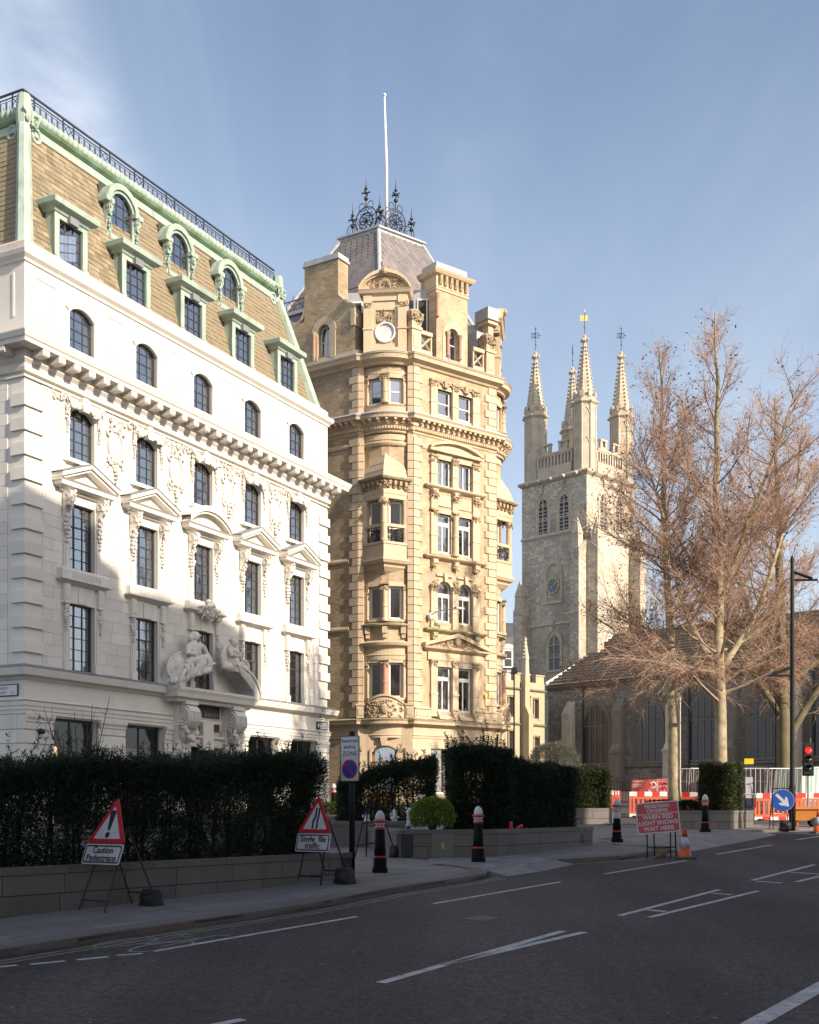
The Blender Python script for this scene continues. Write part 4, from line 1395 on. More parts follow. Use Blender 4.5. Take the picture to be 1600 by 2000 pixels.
brk = MB().prism([(0, 0), (-0.16, 0.03), (-0.2, 0.10), (-0.30, 0.14), (-0.30, 0.24), (0, 0.24)], -0.07, 0.07, 'x').mesh('cornice_bracket', MT['tan'])
for (x, y, a, s) in along(SOFT, 0.36):
    if s < 7.5 or s > 24: continue
    link_mesh('cornice_bracket', brk, mcorn, Matrix.Translation((x, y, 21.88)) @ Matrix.Rotation(a, 4, 'Z') @ Matrix.Translation((0, -0.18, 0)))
dn = MB()
for (x, y, a, s) in along(SOFT, 0.135):
    if s < 7.5 or s > 24: continue
    n0 = len(dn.v); dn.box(-0.045, 0.045, -0.19, -0.10, 21.63, 21.77); dn.move(Matrix.Translation((x, y, 0)) @ Matrix.Rotation(a, 4, 'Z'), n0)
dn.build('dentils', MT['tan'], mcorn, kind='stuff')
MB().sweep([(0.0, 5.5), (0.04, 5.52), (0.04, 5.62), (0.08, 5.66), (0.05, 5.7), (0.05, 6.10), (0.12, 6.16), (0.38, 6.24), (0.40, 6.36), (0.46, 6.44), (0.0, 6.56)], SOFT).build('ground_floor_cornice', MT['tan'], tan)
MB().sweep([(0.30, 6.485), (0.462, 6.445), (0.47, 6.46), (0.3, 6.52), (0.0, 6.60)], SOFT).build('mossy_ledge', MT['moss_tan'], tan)
for z in (14.9, 11.3, 20.95):
    MB().sweep([(0.0, z - 0.12), (0.05, z - 0.10), (0.07, z), (0.05, z + 0.1), (0.0, z + 0.14)], plan(FF, [(0.0, 0.0), (11.4, 0.0)])).build('string_course', MT['tan'], tan)
MB().sweep([(0.0, 20.78), (0.08, 20.82), (0.14, 20.92), (0.14, 20.98), (0.0, 21.06)], [FULL[1]] + plan(FB, BOWP)).build('string_course', MT['tan'], tan)
MB().sweep([(0.0, 20.78), (0.05, 20.82), (0.08, 20.92), (0.08, 20.98), (0.0, 21.06)], plan(FT, [(0.6, 0.0), (1.0, 0.0)])).build('string_course', MT['tan'], tan)
# blocking course of the attic and parapet gutter
MB().sweep([(-0.4, 25.6), (0.02, 25.6), (0.02, 25.95), (-0.05, 26.0), (-0.4, 26.0)], plan(FF, [(0.0, 0.0), (12.0, 0.0)])).build('parapet', MT['tan'], tan)

# --- front windows, storey by storey
def sash(F, a, b, z0, z1, y, rows=2, cols=1, back2=None, arch=None, mull=False):
    return add_window(tan, F, a, b, z0, z1, y, cols, rows, MT['white_paint'], bar=0.065, fw=0.095, glass='glass_clear', arch=arch, back=0.5, back2=back2, tilt=0.4)


for i, (a, b) in enumerate(OPX):
    sash(FT, a, b, 22.78, 24.15, 0.18, 2, 1, ('blind', 0, 1, 0.0, 1.0))
    sash(FT, a, b, 19.0, 20.42, 0.18, 1, 2, ('curtain', 0.0, 1.0, 0, 1) if i == 0 else ('blind', 0.0, 1.0, 0.1, 1))
    sash(FT, a, b, 15.45, 17.0, 0.18, 1, 2, ('curtain', 0.0, 1.0, 0.25 if i else 0.0, 1))
    sash(FT, a, b, 17.0, 17.55, 0.18, 1, 1, ('blind', 0, 1, 0.3, 1.0))
    sash(FT, a, b, 11.75, 13.2, 0.18, 1, 2, ('curtain', 0.3, 1.0, 0.0, 1))
    sash(FT, a, b, 13.2, 13.95, 0.18, 1, 1, ('curtain', 0, 1, 0.2, 1.0), arch=13.44)
    sash(FT, a, b, 7.0, 8.75, 0.18, 1, 2, ('blind', 0.25, 1.0, 0.0 if i == 0 else 0.45, 1))
    sash(FT, a, b, 8.75, 9.38, 0.18, 1, 1, ('blind', 0, 1, 0.2, 1.0))
PIL = [(1.14, 1.58), (2.64, 3.04), (4.10, 4.56)]
for j, (a, b) in enumerate(PIL):
    m_ = MB(); c = (a + b) / 2
    for (z0, z1) in ((22.6, 24.5), (18.95, 20.5), (11.4, 13.6), (6.7, 9.6)):
        m_.box(a, b, -0.12, 0.05, z0, z1)
        m_.box(a - 0.03, b + 0.03, -0.15, 0.0, z0 + (z1 - z0) * 0.40, z0 + (z1 - z0) * 0.44)
        m_.box(a - 0.04, b + 0.04, -0.16, 0.0, z0, z0 + 0.14)
    if j == 1:
        m_.lathe([(0.21, 0), (0.21, 0.12), (0.17, 0.16), (0.165, 1.0), (0.19, 1.02), (0.19, 1.1), (0.16, 1.12), (0.15, 1.95), (0.2, 2.15)], 14, (c, -0.12, 15.35))
    else:
        m_.box(a, b, -0.12, 0.05, 15.3, 17.5); m_.box(a - 0.03, b + 0.03, -0.15, 0, 16.3, 16.38)
    m_.box(a, b, -0.12, 0.02, 17.75, 18.75)
    smooth_by_angle(m_.build('pilaster', MT['tan'], tan, FT), 30)
    m_ = MB()
    for z in (24.35, 20.35, 17.5, 13.45, 9.5):
        m_.box(a - 0.05, b + 0.05, -0.19, 0.02, z + 0.14, z + 0.24)
        scatter_carving(m_, a - 0.02, b + 0.02, z - 0.12, z + 0.16, -0.14, 16, 0.05, int(z * 7) + j)
    scatter_carving(m_, a, b, 18.3, 18.75, -0.2, 20, 0.06, 31 + j, rise=0.12)
    scatter_carving(m_, a, b, 13.5, 14.0, -0.16, 20, 0.06, 41 + j, rise=0.12)
    scatter_carving(m_, a + 0.05, b - 0.05, 14.55, 15.0, -0.14, 16, 0.06, 61 + j, rise=0.12)
    m_.build('capital', MT['tan_carved'], tan, FT)
# stone jamb linings
m_ = MB()
for (a, b) in OPX:
    for (z0, z1) in FLO.values():
        m_.box(a - 0.03, a, -0.02, 0.3, z0, z1); m_.box(b, b + 0.05, -0.02, 0.3, z0, z1)
    m_.box(a - 0.02, b + 0.02, -0.06, 0.25, 24.15, 24.5); m_.box(a - 0.02, b + 0.02, -0.06, 0.25, 20.42, 20.8); m_.box(a - 0.02, b + 0.02, -0.06, 0.2, 17.55, 17.8); m_.box(a - 0.02, b + 0.02, -0.06, 0.2, 9.38, 9.7)
    m_.box(a + 0.05, b - 0.05, -0.05, 0.0, 17.95, 18.55)
m_.build('window_lining', MT['tan'], tan, FT)
for (a, b) in OPX:                                         # bracketed heads of the fifth floor
    c = (a + b) / 2
    m_ = MB()
    m_.box(c - 0.11, c + 0.11, -0.22, 0, 24.25, 24.6)
    for s in (-1, 1):
        m_.ring((c + s * 0.34, -0.12, 24.28), 0.2, 0.2, 0.055, 8, 5, 0, math.pi)
    m_.box(a - 0.1, b + 0.1, -0.1, 0, 24.55, 24.68)
    m_.build('window_head', MT['tan_carved'], tan, FT)
    m_ = MB(); n = 14
    for i in range(n):                                     # archivolt of the second floor
        a0, a1 = math.pi * i / n, math.pi * (i + 1) / n
        m_.prism([(c + q * math.cos(t), 13.44 + q * math.sin(t)) for q, t in ((0.51, a0), (0.70, a0), (0.70, a1), (0.51, a1))], -0.07, 0.0, 'y')
    m_.prism([(c - 0.08, 13.9), (c + 0.08, 13.9), (c + 0.13, 14.35), (c - 0.13, 14.35)], -0.2, 0, 'y')
    m_.box(a - 0.05, b + 0.05, -0.1, 0, 14.2, 14.3)
    m_.build('archivolt', MT['tan'], tan, FT)
for (z, mt, x0, x1) in ((18.88, 'tan', 1.0, 4.72), (15.16, 'tan', 0.95, 4.75), (11.28, 'moss_tan', 0.98, 4.75)):
    m_ = MB()
    m_.sweep([(0.0, z - 0.14), (0.08, z - 0.12), (0.22, z - 0.04), (0.28, z + 0.02), (0.28, z + 0.07), (0, z + 0.13)], [(x0, 0.02), (x0, 0.0), (x1, 0.0), (x1, 0.02)])
    for (a, b) in PIL: m_.box(a + 0.04, b - 0.04, -0.2, 0, z - 0.48, z - 0.12); m_.box(a + 0.06, b - 0.06, -0.26, 0, z - 0.34, z - 0.12)
    m_.build('window_sill', MT[mt], tan, FT)
# segmental hood of the fourth floor
m_ = MB(); m_.box(1.0, 4.7, -0.24, 0, 20.78, 20.95); n = 16
for i in range(n):
    xa, xb = 1.0 + 3.7 * i / n, 1.0 + 3.7 * (i + 1) / n
    za, zb_ = arc_z(xa, 1.0, 4.7, 20.9, 21.32), arc_z(xb, 1.0, 4.7, 20.9, 21.32)
    m_.prism([(xa, za), (xb, zb_), (xb, zb_ + 0.14), (xa, za + 0.14)], -0.30, 0, 'y')
    m_.prism([(xa, 20.93), (xb, 20.93), (xb, zb_), (xa, za)], -0.10, 0, 'y')
m_.build('pediment', MT['tan'], tan, FT)
# triangular pediment of the first floor
m_ = MB(); m_.sweep([(0, 10.12), (0.1, 10.16), (0.3, 10.28), (0.34, 10.38), (0, 10.44)], [(0.9, 0.02), (0.9, 0), (4.85, 0), (4.85, 0.02)])
cx = 2.87
for s in (-1, 1): m_.prism([(cx + s * 2.3, 10.38), (cx, 11.0), (cx, 11.2), (cx + s * 2.3, 10.56)], -0.36, 0, 'y')
m_.prism([(cx - 1.9, 10.42), (cx + 1.9, 10.42), (cx, 11.05)], -0.12, 0, 'y')
m_.box(0.95, 4.8, -0.1, 0, 9.7, 10.12)
m_.build('pediment', MT['tan'], tan, FT)
m_ = MB(); scatter_carving(m_, 1.4, 4.3, 10.45, 11.05, -0.14, 60, 0.06, 8, inside=lambda x, z: z < 11.02 - abs(x - cx) * 0.33, rise=0.12)
m_.blob((cx, -0.25, 10.8), (0.22, 0.16, 0.3), 10, 6)
m_.build('pediment_carving', MT['tan_carved'], tan, FT)
# first-floor window bay flares to a plinth
for (a, b) in OPX:
    m_ = MB(); m_.add([(a - 0.02, -0.36, 6.55), (b + 0.02, -0.36, 6.55), (b + 0.02, 0.3, 7.0), (a - 0.02, 0.3, 7.0)], [(0, 1, 2, 3)])
    for xx in (a - 0.06, b): m_.prism([(-0.4, 6.55), (0, 6.55), (0, 7.3)], xx, xx + 0.06, 'x')
    m_.build('sloping_sill', MT['tan'], tan, FT)
m_ = MB()
for (x0, x1) in ((0.0, 1.1), (2.66, 3.02), (4.3, LT)):
    m_.box(x0, x1, -0.16, 0, 6.55, 7.05); m_.box(x0 + 0.08, x1 - 0.08, -0.2, 0, 6.68, 6.95); m_.box(x0 - 0.01, x1 + 0.01, -0.22, 0, 7.05, 7.13)
m_.build('plinth', MT['tan'], tan, FT)
hyd = MB().prism([(0.10 * math.cos(i * math.pi / 4), 0.13 * math.sin(i * math.pi / 4)) for i in range(8)], -0.03, 0.0, 'y').build('hydrant_sign', mat('hydrant_yellow', (0.75, 0.5, 0.02), 0.5), None, FT @ Matrix.Translation((5.05, -0.08, 8.0)))
tag(hyd, 'small yellow plaque on the quoins of the tan building', 'sign')


# --- the bays
def facet(F, xa, xb, d=0.0):
    a, b = F @ Vector((xa, bow_y(xa, d), 0)), F @ Vector((xb, bow_y(xb, d), 0))
    return fr(a.x, a.y, math.atan2(b.x - a.x, b.y - a.y)), math.hypot(b.x - a.x, b.y - a.y)


def bay(F, near):
    XS = [0.28, 0.56, 1.26, 1.64, 2.335, 2.615]
    HZ = [(7.62, 9.45), (11.72, 13.45), (15.1, 17.9), (23.0, 24.35)]
    for i, (a, b) in enumerate(zip(XS, XS[1:])):
        Fi, L = facet(F, a, b)
        mb = MB()
        win = i in (1, 3)
        hs = [(0.02, L - 0.02, z0, z1) for (z0, z1) in HZ] if win else []
        wall_holes(mb, -0.02, L + 0.02, 6.4, 25.5, 0.0, hs, 0.25)
        mb.build('bay_wall', MT['brick_light'], tan, Fi)
        if win:
            for k, (z0, z1) in enumerate(HZ):
                b2 = {0: ('curtain', 0, 1, 0, 1) if i == 3 else None, 1: ('curtain', 0.2, 1, 0, 1) if i == 3 else ('blind', 0.6, 0.8, 0, 1), 2: ('blind', 0, 1, 0.5, 1) if i == 3 else None, 3: ('blind', 0, 1, 0, 1) if i == 3 else None}[k]
                sash(Fi, 0.02, L - 0.02, z0, z1, 0.16, 1 if k < 2 else 2, 1, b2)
        m_ = MB()
        if i in (0, 2, 4):                                 # stone piers of the bay windows
            for (z0, z1) in HZ:
                m_.box(0.0, L, -0.07, 0.02, z0 - 0.1, z1 + 0.1)
                if i != 2: m_.box(0.03, L - 0.03, -0.11, -0.05, z0, z1 - 0.25)
            m_.build('bay_pier', MT['tan'], tan, Fi)
            m_ = MB()
            for (z0, z1) in HZ: scatter_carving(m_, 0.0, L, z1 - 0.18, z1 + 0.1, -0.09, 14, 0.05, int(z1 * 3) + i)
            m_.build('capital', MT['tan_carved'], tan, Fi)
        else:
            for (z0, z1) in HZ: m_.box(-0.02, L + 0.02, -0.08, 0.1, z1, z1 + 0.22); m_.box(-0.02, L + 0.02, -0.10, 0.18, z0 - 0.12, z0)
            m_.build('bay_lintel', MT['tan'], tan, Fi)
    for (a, b) in ((-0.01, 0.30), (LB - 0.30, LB + 0.01)): MB().box(a, b, 0.0, 0.5, 6.4, 25.3).build('bay_end_pier', MT['tan'], tan, F)
    # centre columns
    cy = bow_y(LB / 2)
    for (z0, h, mt) in ((7.62, 1.75, 'granite_pink'), (11.6, 1.75, 'tan'), (23.0, 1.3, 'tan')):
        m_ = MB(); m_.lathe([(0.20, 0), (0.2, 0.12), (0.15, 0.16), (0.145, h * 0.42), (0.17, h * 0.43), (0.17, h * 0.48), (0.14, h * 0.5), (0.13, h - 0.02)], 14, (LB / 2, cy - 0.12, z0))
        smooth_by_angle(m_.build('column', MT[mt], tan, F), 30)
        m_ = MB(); scatter_carving(m_, LB / 2 - 0.2, LB / 2 + 0.2, z0 + h - 0.1, z0 + h + 0.2, cy - 0.2, 20, 0.06, int(z0 * 5))
        m_.box(LB / 2 - 0.22, LB / 2 + 0.22, cy - 0.32, cy, z0 + h + 0.16, z0 + h + 0.24)
        m_.build('capital', MT['tan_carved'], tan, F)
    bp = lambda d: [(x, bow_y(x, d)) for x, _ in BOWP]
    MB().sweep([(0, 11.3), (0.1, 11.32), (0.28, 11.38), (0.3, 11.46), (0, 11.56)], bp(0)).build('bay_sill', MT['moss_tan'], tan, F)
    m_ = MB()
    for x in (0.5, LB / 2, 2.4): m_.box(x - 0.13, x + 0.13, bow_y(x) - 0.22, bow_y(x), 10.98, 11.32); m_.box(x - 0.10, x + 0.10, bow_y(x) - 0.15, bow_y(x), 10.75, 10.98)
    m_.build('sill_bracket', MT['tan'], tan, F)
    MB().sweep([(0, 9.55), (0.08, 9.6), (0.1, 9.8), (0.14, 9.85), (0.06, 9.9), (0.06, 10.2), (0.12, 10.26), (0.30, 10.34), (0.36, 10.48), (0, 10.62)], bp(0)).build('bay_entablature', MT['tan'], tan, F)
    MB().sweep([(0, 24.55), (0.06, 24.58), (0.06, 24.7), (0, 24.72)], bp(0)).build('bay_moulding', MT['tan'], tan, F)
    MB().sweep([(0, 22.6), (0.1, 22.62), (0.12, 22.86), (0.18, 22.9), (0, 22.98)], bp(0)).build('bay_sill', MT['tan'], tan, F)
    MB().sweep([(0, 21.1), (0.03, 21.12), (0.03, 21.4), (0, 21.42)], bp(0)).build('bay_moulding', MT['tan'], tan, F)
    # prow-shaped oriel of the third floor
    PR = [(0.20, 0.06), (LB / 2, -0.86), (LB - 0.20, 0.06)]
    MB().sweep([(-0.5, 14.05), (-0.30, 14.2), (-0.12, 14.4), (-0.10, 14.5), (0.06, 14.6), (0.10, 14.68), (0.14, 14.74), (0.12, 14.84), (-0.3, 14.9), (-0.3, 14.7)], PR).build('oriel_corbel', MT['tan'], tan, F)
    m_ = MB()
    m_.sweep([(-0.16, 14.84), (0.0, 14.84), (0.0, 15.55), (0.05, 15.58), (0.05, 15.68), (-0.02, 15.72), (-0.16, 15.72)], PR)
    m_.build('oriel_parapet', MT['tan'], tan, F)
    m_ = MB(); m_.prism([(0.2, 0.06), (LB / 2, -0.86), (LB - 0.2, 0.06)], 14.70, 14.86, 'z'); m_.build('oriel_floor', MT['tan'], tan, F)
    for (p, q) in ((PR[0], PR[1]), (PR[1], PR[2])):
        dx, dy = q[0] - p[0], q[1] - p[1]
        L = math.hypot(dx, dy)
        Fi = F @ Matrix.Translation((p[0], p[1], 0)) @ Matrix.Rotation(math.atan2(dy, dx), 4, 'Z')
        m_ = MB()                                          # frame of the pierced panel and rail
        m_.box(0.0, L, 0.0, 0.14, 16.48, 16.64); m_.box(0.0, 0.22, 0.0, 0.14, 15.72, 16.48); m_.box(L - 0.24, L, 0.0, 0.14, 15.72, 16.48)
        m_.build('oriel_rail', MT['tan'], tan, Fi)
        g = MB()
        rr = random.Random(5)
        for i in range(26):
            r = rr.uniform(0.05, 0.13)
            x, z = rr.uniform(0.26 + r, L - 0.26 - r), rr.uniform(15.74 + r, 16.46 - r)
            g.ring((x, 0.07, z), r, r, 0.014, 10, 4, 0, rr.uniform(4, 6.28))
        for i in range(4): g.box(0.24 + (L - 0.5) * i / 3, 0.26 + (L - 0.5) * i / 3, 0.06, 0.08, 15.72, 16.48)
        g.build('iron_grille', MT['iron'], tan, Fi)
        m_ = MB(); m_.sweep([(-0.2, 17.95), (0.0, 17.95), (0.0, 18.15), (0.03, 18.2), (0.03, 18.38), (-0.02, 18.42), (-0.02, 18.75), (0.1, 18.8), (0.1, 18.86), (-0.2, 18.86)], [(0, 0), (L, 0)])
        m_.build('oriel_entablature', MT['tan'], tan, Fi)
        for i in range(4):
            x = 0.3 + (L - 0.6) * i / 3
            MB().prism([(0.02, 18.48), (-0.08, 18.5), (-0.12, 18.58), (-0.2, 18.62), (-0.2, 18.84), (0.02, 18.84)], x - 0.07, x + 0.07, 'x').build('oriel_bracket', MT['tan_carved'], tan, Fi)
        m_ = MB(); scatter_carving(m_, 0.0, 0.22, 18.4, 18.85, -0.06, 8, 0.07, 3, rise=0.12); scatter_carving(m_, L - 0.24, L, 18.4, 18.85, -0.06, 8, 0.07, 4, rise=0.12)
        m_.build('capital', MT['tan_carved'], tan, Fi)
    m_ = MB(); m_.lathe([(0.2, 0), (0.2, 0.1), (0.17, 0.14), (0.165, 0.9), (0.185, 0.92), (0.185, 1.0), (0.16, 1.02), (0.145, 1.95), (0.18, 2.0), (0.24, 2.2), (0.24, 2.26)], 14, (LB / 2, -0.68, 15.72))
    smooth_by_angle(m_.build('column', MT['tan'], tan, F), 30)
    m_ = MB(); scatter_carving(m_, LB / 2 - 0.22, LB / 2 + 0.22, 17.68, 17.95, -0.86, 16, 0.06, 9); m_.build('capital', MT['tan_carved'], tan, F)
    for x in (0.36, LB - 0.36): MB().box(x - 0.12, x + 0.12, -0.06, 0.16, 15.7, 18.0).build('oriel_post', MT['tan'], tan, F)
    MB().sweep([(-0.5, 18.86), (0.1, 18.86), (0.26, 18.9), (0.32, 18.98), (0.32, 19.04), (-0.5, 19.12)], PR).build('oriel_cornice', MT['moss_tan'], tan, F)
    # stepped stone roof of the oriel
    def lvl(z, t):
        s = 1 - t
        return [(LB / 2 + (p[0] - LB / 2) * s, 0.1 + (p[1] - 0.1) * s * (1.05 if s > .5 else 1), z) for p in PR]
    for (z0, z1, t0, t1) in ((19.05, 19.42, -0.05, 0.06), (19.42, 19.80, 0.04, 0.24), (19.80, 20.25, 0.22, 0.52), (20.25, 20.70, 0.50, 0.88)):
        a, b = lvl(z0, t0), lvl(z1, t1)
        m_ = MB(); m_.add(a + b, [(0, 1, 4, 3), (1, 2, 5, 4), (3, 4, 5), (0, 2, 1)]); m_.build('oriel_roof_stone', MT['tan'], tan, F)
    # carved balcony front of the first floor and its end blocks
    m_ = MB()
    pts = [(0.42 + 2.05 * i / 14, bow_y(0.42 + 2.05 * i / 14, 0.42)) for i in range(15)]
    for (p, q) in zip(pts, pts[1:]):
        ta, tb_ = (p[0] - LB / 2) / 1.02, (q[0] - LB / 2) / 1.02
        za, zb_ = 7.25 + 0.42 * max(0, 1 - ta * ta), 7.25 + 0.42 * max(0, 1 - tb_ * tb_)
        m_.add([(p[0], p[1], 6.55), (q[0], q[1], 6.55), (q[0], q[1], zb_), (p[0], p[1], za), (q[0], q[1] - 0.08, zb_), (p[0], p[1] - 0.08, za), (q[0], q[1] - 0.08, zb_ + 0.1), (p[0], p[1] - 0.08, za + 0.1), (q[0], q[1] + 0.12, zb_ + 0.1), (p[0], p[1] + 0.12, za + 0.1)], [(0, 1, 2, 3), (3, 2, 4, 5), (5, 4, 6, 7), (7, 6, 8, 9)])
    m_.build('balcony_front', MT['tan'], tan, F)
    m_ = MB()
    rr = random.Random(12)
    for i in range(70):
        x = rr.uniform(0.5, 2.4); z = rr.uniform(6.62, 7.2 + 0.36 * max(0, 1 - ((x - LB / 2) / 1.02) ** 2))
        y = bow_y(x, 0.44)
        if i % 3: m_.blob((x, y, z), (0.08, 0.06, 0.05), 5, 4, Matrix.Rotation(rr.uniform(0, 3), 3, 'Y'))
        else: m_.ring((x, y - 0.02, z), 0.09, 0.09, 0.025, 8, 4, 0, rr.uniform(4, 6))
    m_.blob((LB / 2, bow_y(LB / 2, 0.48), 7.0), (0.2, 0.1, 0.26), 10, 6)
    m_.build('balcony_carving', MT['tan_carved'], tan, F)
    m_ = MB()
    for x in (0.16, LB - 0.16): m_.box(x - 0.2, x + 0.2, -0.36, 0.1, 6.55, 7.2); m_.box(x - 0.24, x + 0.24, -0.40, 0.1, 7.2, 7.3); m_.box(x - 0.12, x + 0.12, -0.39, -0.3, 6.7, 7.05)
    m_.build('balcony_pier', MT['tan'], tan, F)
    # ground floor of the bay: arched doorway
    mb = MB(); wall_holes(mb, 0, LB, TZ0, 6.0, -0.16, [(0.72, 2.05, TZ0, 5.05)], 0.5)
    arch_fill(mb, 0.72, 2.05, 4.75, 5.05, -0.16, 0.34)
    mb.build('ground_floor_wall', MT['tan'], tan, F)
    m_ = MB()
    for i in range(10):
        xa, xb = 0.62 + 1.53 * i / 10, 0.62 + 1.53 * (i + 1) / 10
        za, zb_ = arc_z(xa, 0.62, 2.15, 4.75, 5.12), arc_z(xb, 0.62, 2.15, 4.75, 5.12)
        m_.prism([(xa, za), (xb, zb_), (xb, zb_ + 0.12), (xa, za + 0.12)], -0.24, -0.16, 'y')
    m_.box(0.62, 0.74, -0.24, -0.16, TZ0, 4.8); m_.box(2.03, 2.15, -0.24, -0.16, TZ0, 4.8)
    m_.prism([(1.28, 5.1), (1.5, 5.1), (1.58, 5.55), (1.2, 5.55)], -0.42, -0.16, 'y')
    m_.build('door_arch', MT['tan'], tan, F)
    m_ = MB()
    oak = MT.setdefault('oak', mat('oak_joinery', (0.28, 0.13, 0.05), 0.55, (0.2, 0.09, 0.035), 8.0, 0.8))
    for (x0, x1, z0, z1) in ((0.74, 0.86, TZ0, 5.0), (1.91, 2.03, TZ0, 5.0), (0.86, 1.91, 4.18, 4.32), (0.86, 1.91, TZ0, 2.7)): m_.box(x0, x1, 0.12, 0.2, z0, z1)
    m_.m = 1; m_.quad((0.8, 0.17, 2.7), (1.97, 0.17, 2.7), (1.97, 0.17, 5.05), (0.8, 0.17, 5.05)); m_.m = 2; m_.quad((0.7, 0.6, 1.5), (2.1, 0.6, 1.5), (2.1, 0.6, 5.1), (0.7, 0.6, 5.1))
    m_.build('door', [oak, MT['glass'], MT['dark_room']], tan, F)
    # attic aedicule with round window
    if True:
        y0 = -0.12
        m_ = MB()
        wall_holes(m_, 0.5, 2.36, 25.6, 28.4, y0 + 0.02, [(0.93, 1.93, 26.2, 27.95)], 0.2)
        m_.box(0.3, 2.56, y0 - 0.1, 0.3, 25.6, 25.95)
        for x in (0.52, 2.34):
            m_.box(x - 0.22, x + 0.22, y0 - 0.10, 0.4, 25.95, 28.05); m_.box(x - 0.26, x + 0.26, y0 - 0.14, 0.4, 26.9, 26.98); m_.box(x - 0.22, x + 0.22, y0 - 0.10, 0.4, 28.3, 28.72)
        m_.sweep([(0, 28.4), (0.05, 28.42), (0.05, 28.7), (0.2, 28.78), (0.26, 28.9), (0.3, 28.96), (0, 29.0)], [(0.3, 0.6), (0.3, y0), (2.56, y0), (2.56, 0.6)])
        n = 16
        for i in range(n):
            xa, xb = 0.06 + 2.74 * i / n, 0.06 + 2.74 * (i + 1) / n
            za, zb_ = arc_z(xa, 0.06, 2.80, 28.95, 29.80), arc_z(xb, 0.06, 2.80, 28.95, 29.80)
            m_.prism([(xa, za), (xb, zb_), (xb, zb_ + 0.18), (xa, za + 0.18)], y0 - 0.3, 0.6, 'y')
            m_.prism([(xa, za - 0.1), (xb, zb_ - 0.1), (xb, zb_), (xa, za)], y0 - 0.2, 0.6, 'y')
            m_.prism([(xa, 28.9), (xb, 28.9), (xb, zb_), (xa, za)], y0 - 0.02, 0.3, 'y')
        m_.build('attic_aedicule', MT['tan'], tan, F)
        m_ = MB(); cc = (1.43, 26.76)
        m_.ring((cc[0], y0, cc[1]), 0.50, 0.50, 0.06, 24, 6)
        m_.m = 1; m_.prism([(cc[0] + 0.47 * math.cos(2 * math.pi * i / 20), cc[1] + 0.47 * math.sin(2 * math.pi * i / 20)) for i in range(20)], y0 + 0.04, y0 + 0.12, 'y')
        m_.m = 2; m_.quad((0.9, y0 + 0.1, 26.1), (1.96, y0 + 0.1, 26.1), (1.96, y0 + 0.1, 28.0), (0.9, y0 + 0.1, 28.0))
        m_.build('round_window', [MT['white_paint'], MT['blind'], MT['tan']], tan, F)
        m_ = MB(); scatter_carving(m_, 0.98, 1.88, 27.3, 27.9, y0 + 0.06, 40, 0.06, 14, inside=lambda x, z: (x - 1.43) ** 2 + (z - 26.76) ** 2 > 0.34, rise=0.1)
        scatter_carving(m_, 0.6, 2.26, 29.0, 29.6, y0 - 0.06, 50, 0.06, 15, inside=lambda x, z: z < arc_z(x, 0.06, 2.8, 28.95, 29.62), rise=0.1)
        for i in range(9): m_.blob((1.43 + 0.28 * math.cos(math.pi * i / 8), y0 - 0.14, 29.1 + 0.36 * math.sin(math.pi * i / 8)), (0.06, 0.06, 0.12), 5, 4)
        for x in (0.52, 2.34): scatter_carving(m_, x - 0.2, x + 0.2, 28.05, 28.3, y0 - 0.12, 10, 0.06, 16)
        m_.blob((1.43, y0 - 0.34, 29.86), (0.2, 0.14, 0.2), 8, 5)
        m_.build('aedicule_carving', MT['tan_carved'], tan, F)
        MB().box(0.35, 2.5, 0.3, 2.6, 25.6, 28.8).build('attic_block', MT['lead'], tan, F)


bay(FB, True)
bay(FB2, False)

# --- attic of the front: piers, cross-braced parapets, brick turret
for (x0, x1) in ((0.42, 1.25), (4.15, 4.95)):
    m_ = MB()
    m_.box(x0, x1, -0.06, 0.16, 25.6, 25.98); m_.box(x0, x1, -0.10, 0.2, 26.78, 26.98); m_.box(x0, x0 + 0.08, -0.04, 0.1, 25.98, 26.78); m_.box(x1 - 0.08, x1, -0.04, 0.1, 25.98, 26.78)
    for (a, b) in (((x0, 25.98), (x1, 26.78)), ((x0, 26.78), (x1, 25.98))): m_.tube([(a[0], 0.04, a[1]), (b[0], 0.04, b[1])], 0.055, 4)
    m_.build('attic_parapet', MT['tan'], tan, FT)
for xc in (0.12, 5.35):
    m_ = MB(); m_.box(xc - 0.3, xc + 0.3, -0.14, 0.4, 25.6, 26.9); m_.box(xc - 0.2, xc + 0.2, -0.17, 0.4, 25.95, 26.6); m_.box(xc - 0.36, xc + 0.36, -0.2, 0.46, 26.9, 27.05)
    m_.tbox(xc - 0.28, xc + 0.28, -0.12, 0.4, 27.05, 27.3, -0.06); m_.build('attic_pier', MT['tan'], tan, FT)
    m_ = MB(); m_.tbox(xc - 0.3, xc + 0.3, -0.14, 0.42, 27.3, 27.75, -0.12); m_.blob((xc, 0.14, 27.82), (0.42, 0.42, 0.2), 10, 6); scatter_carving(m_, xc - 0.35, xc + 0.35, 27.3, 27.75, -0.2, 20, 0.08, 2, rise=0.1)
    m_.build('pier_finial', MT['tan_carved'], tan, FT)
t0, t1 = 1.62, 3.82
m_ = MB(); wall_holes(m_, t0, t1, 25.6, 29.7, 0.04, [(2.42, 3.14, 25.95, 27.65)], 0.35); arch_fill(m_, 2.42, 3.14, 27.29, 27.65, 0.04, 0.39)
m_.quad((t0, 0.04, 25.6), (t0, 1.3, 25.6), (t0, 1.3, 29.7), (t0, 0.04, 29.7)); m_.quad((t1, 0.04, 25.6), (t1, 1.3, 25.6), (t1, 1.3, 29.7), (t1, 0.04, 29.7))
m_.build('attic_turret', MT['brick_light'], tan, FT)
add_window(tan, FT, 2.42, 3.14, 25.95, 27.65, 0.28, 1, 2, MT['white_paint'], bar=0.05, fw=0.06, glass='glass_clear', arch=27.29, back2=('blind', 0, 1, 0, 1))
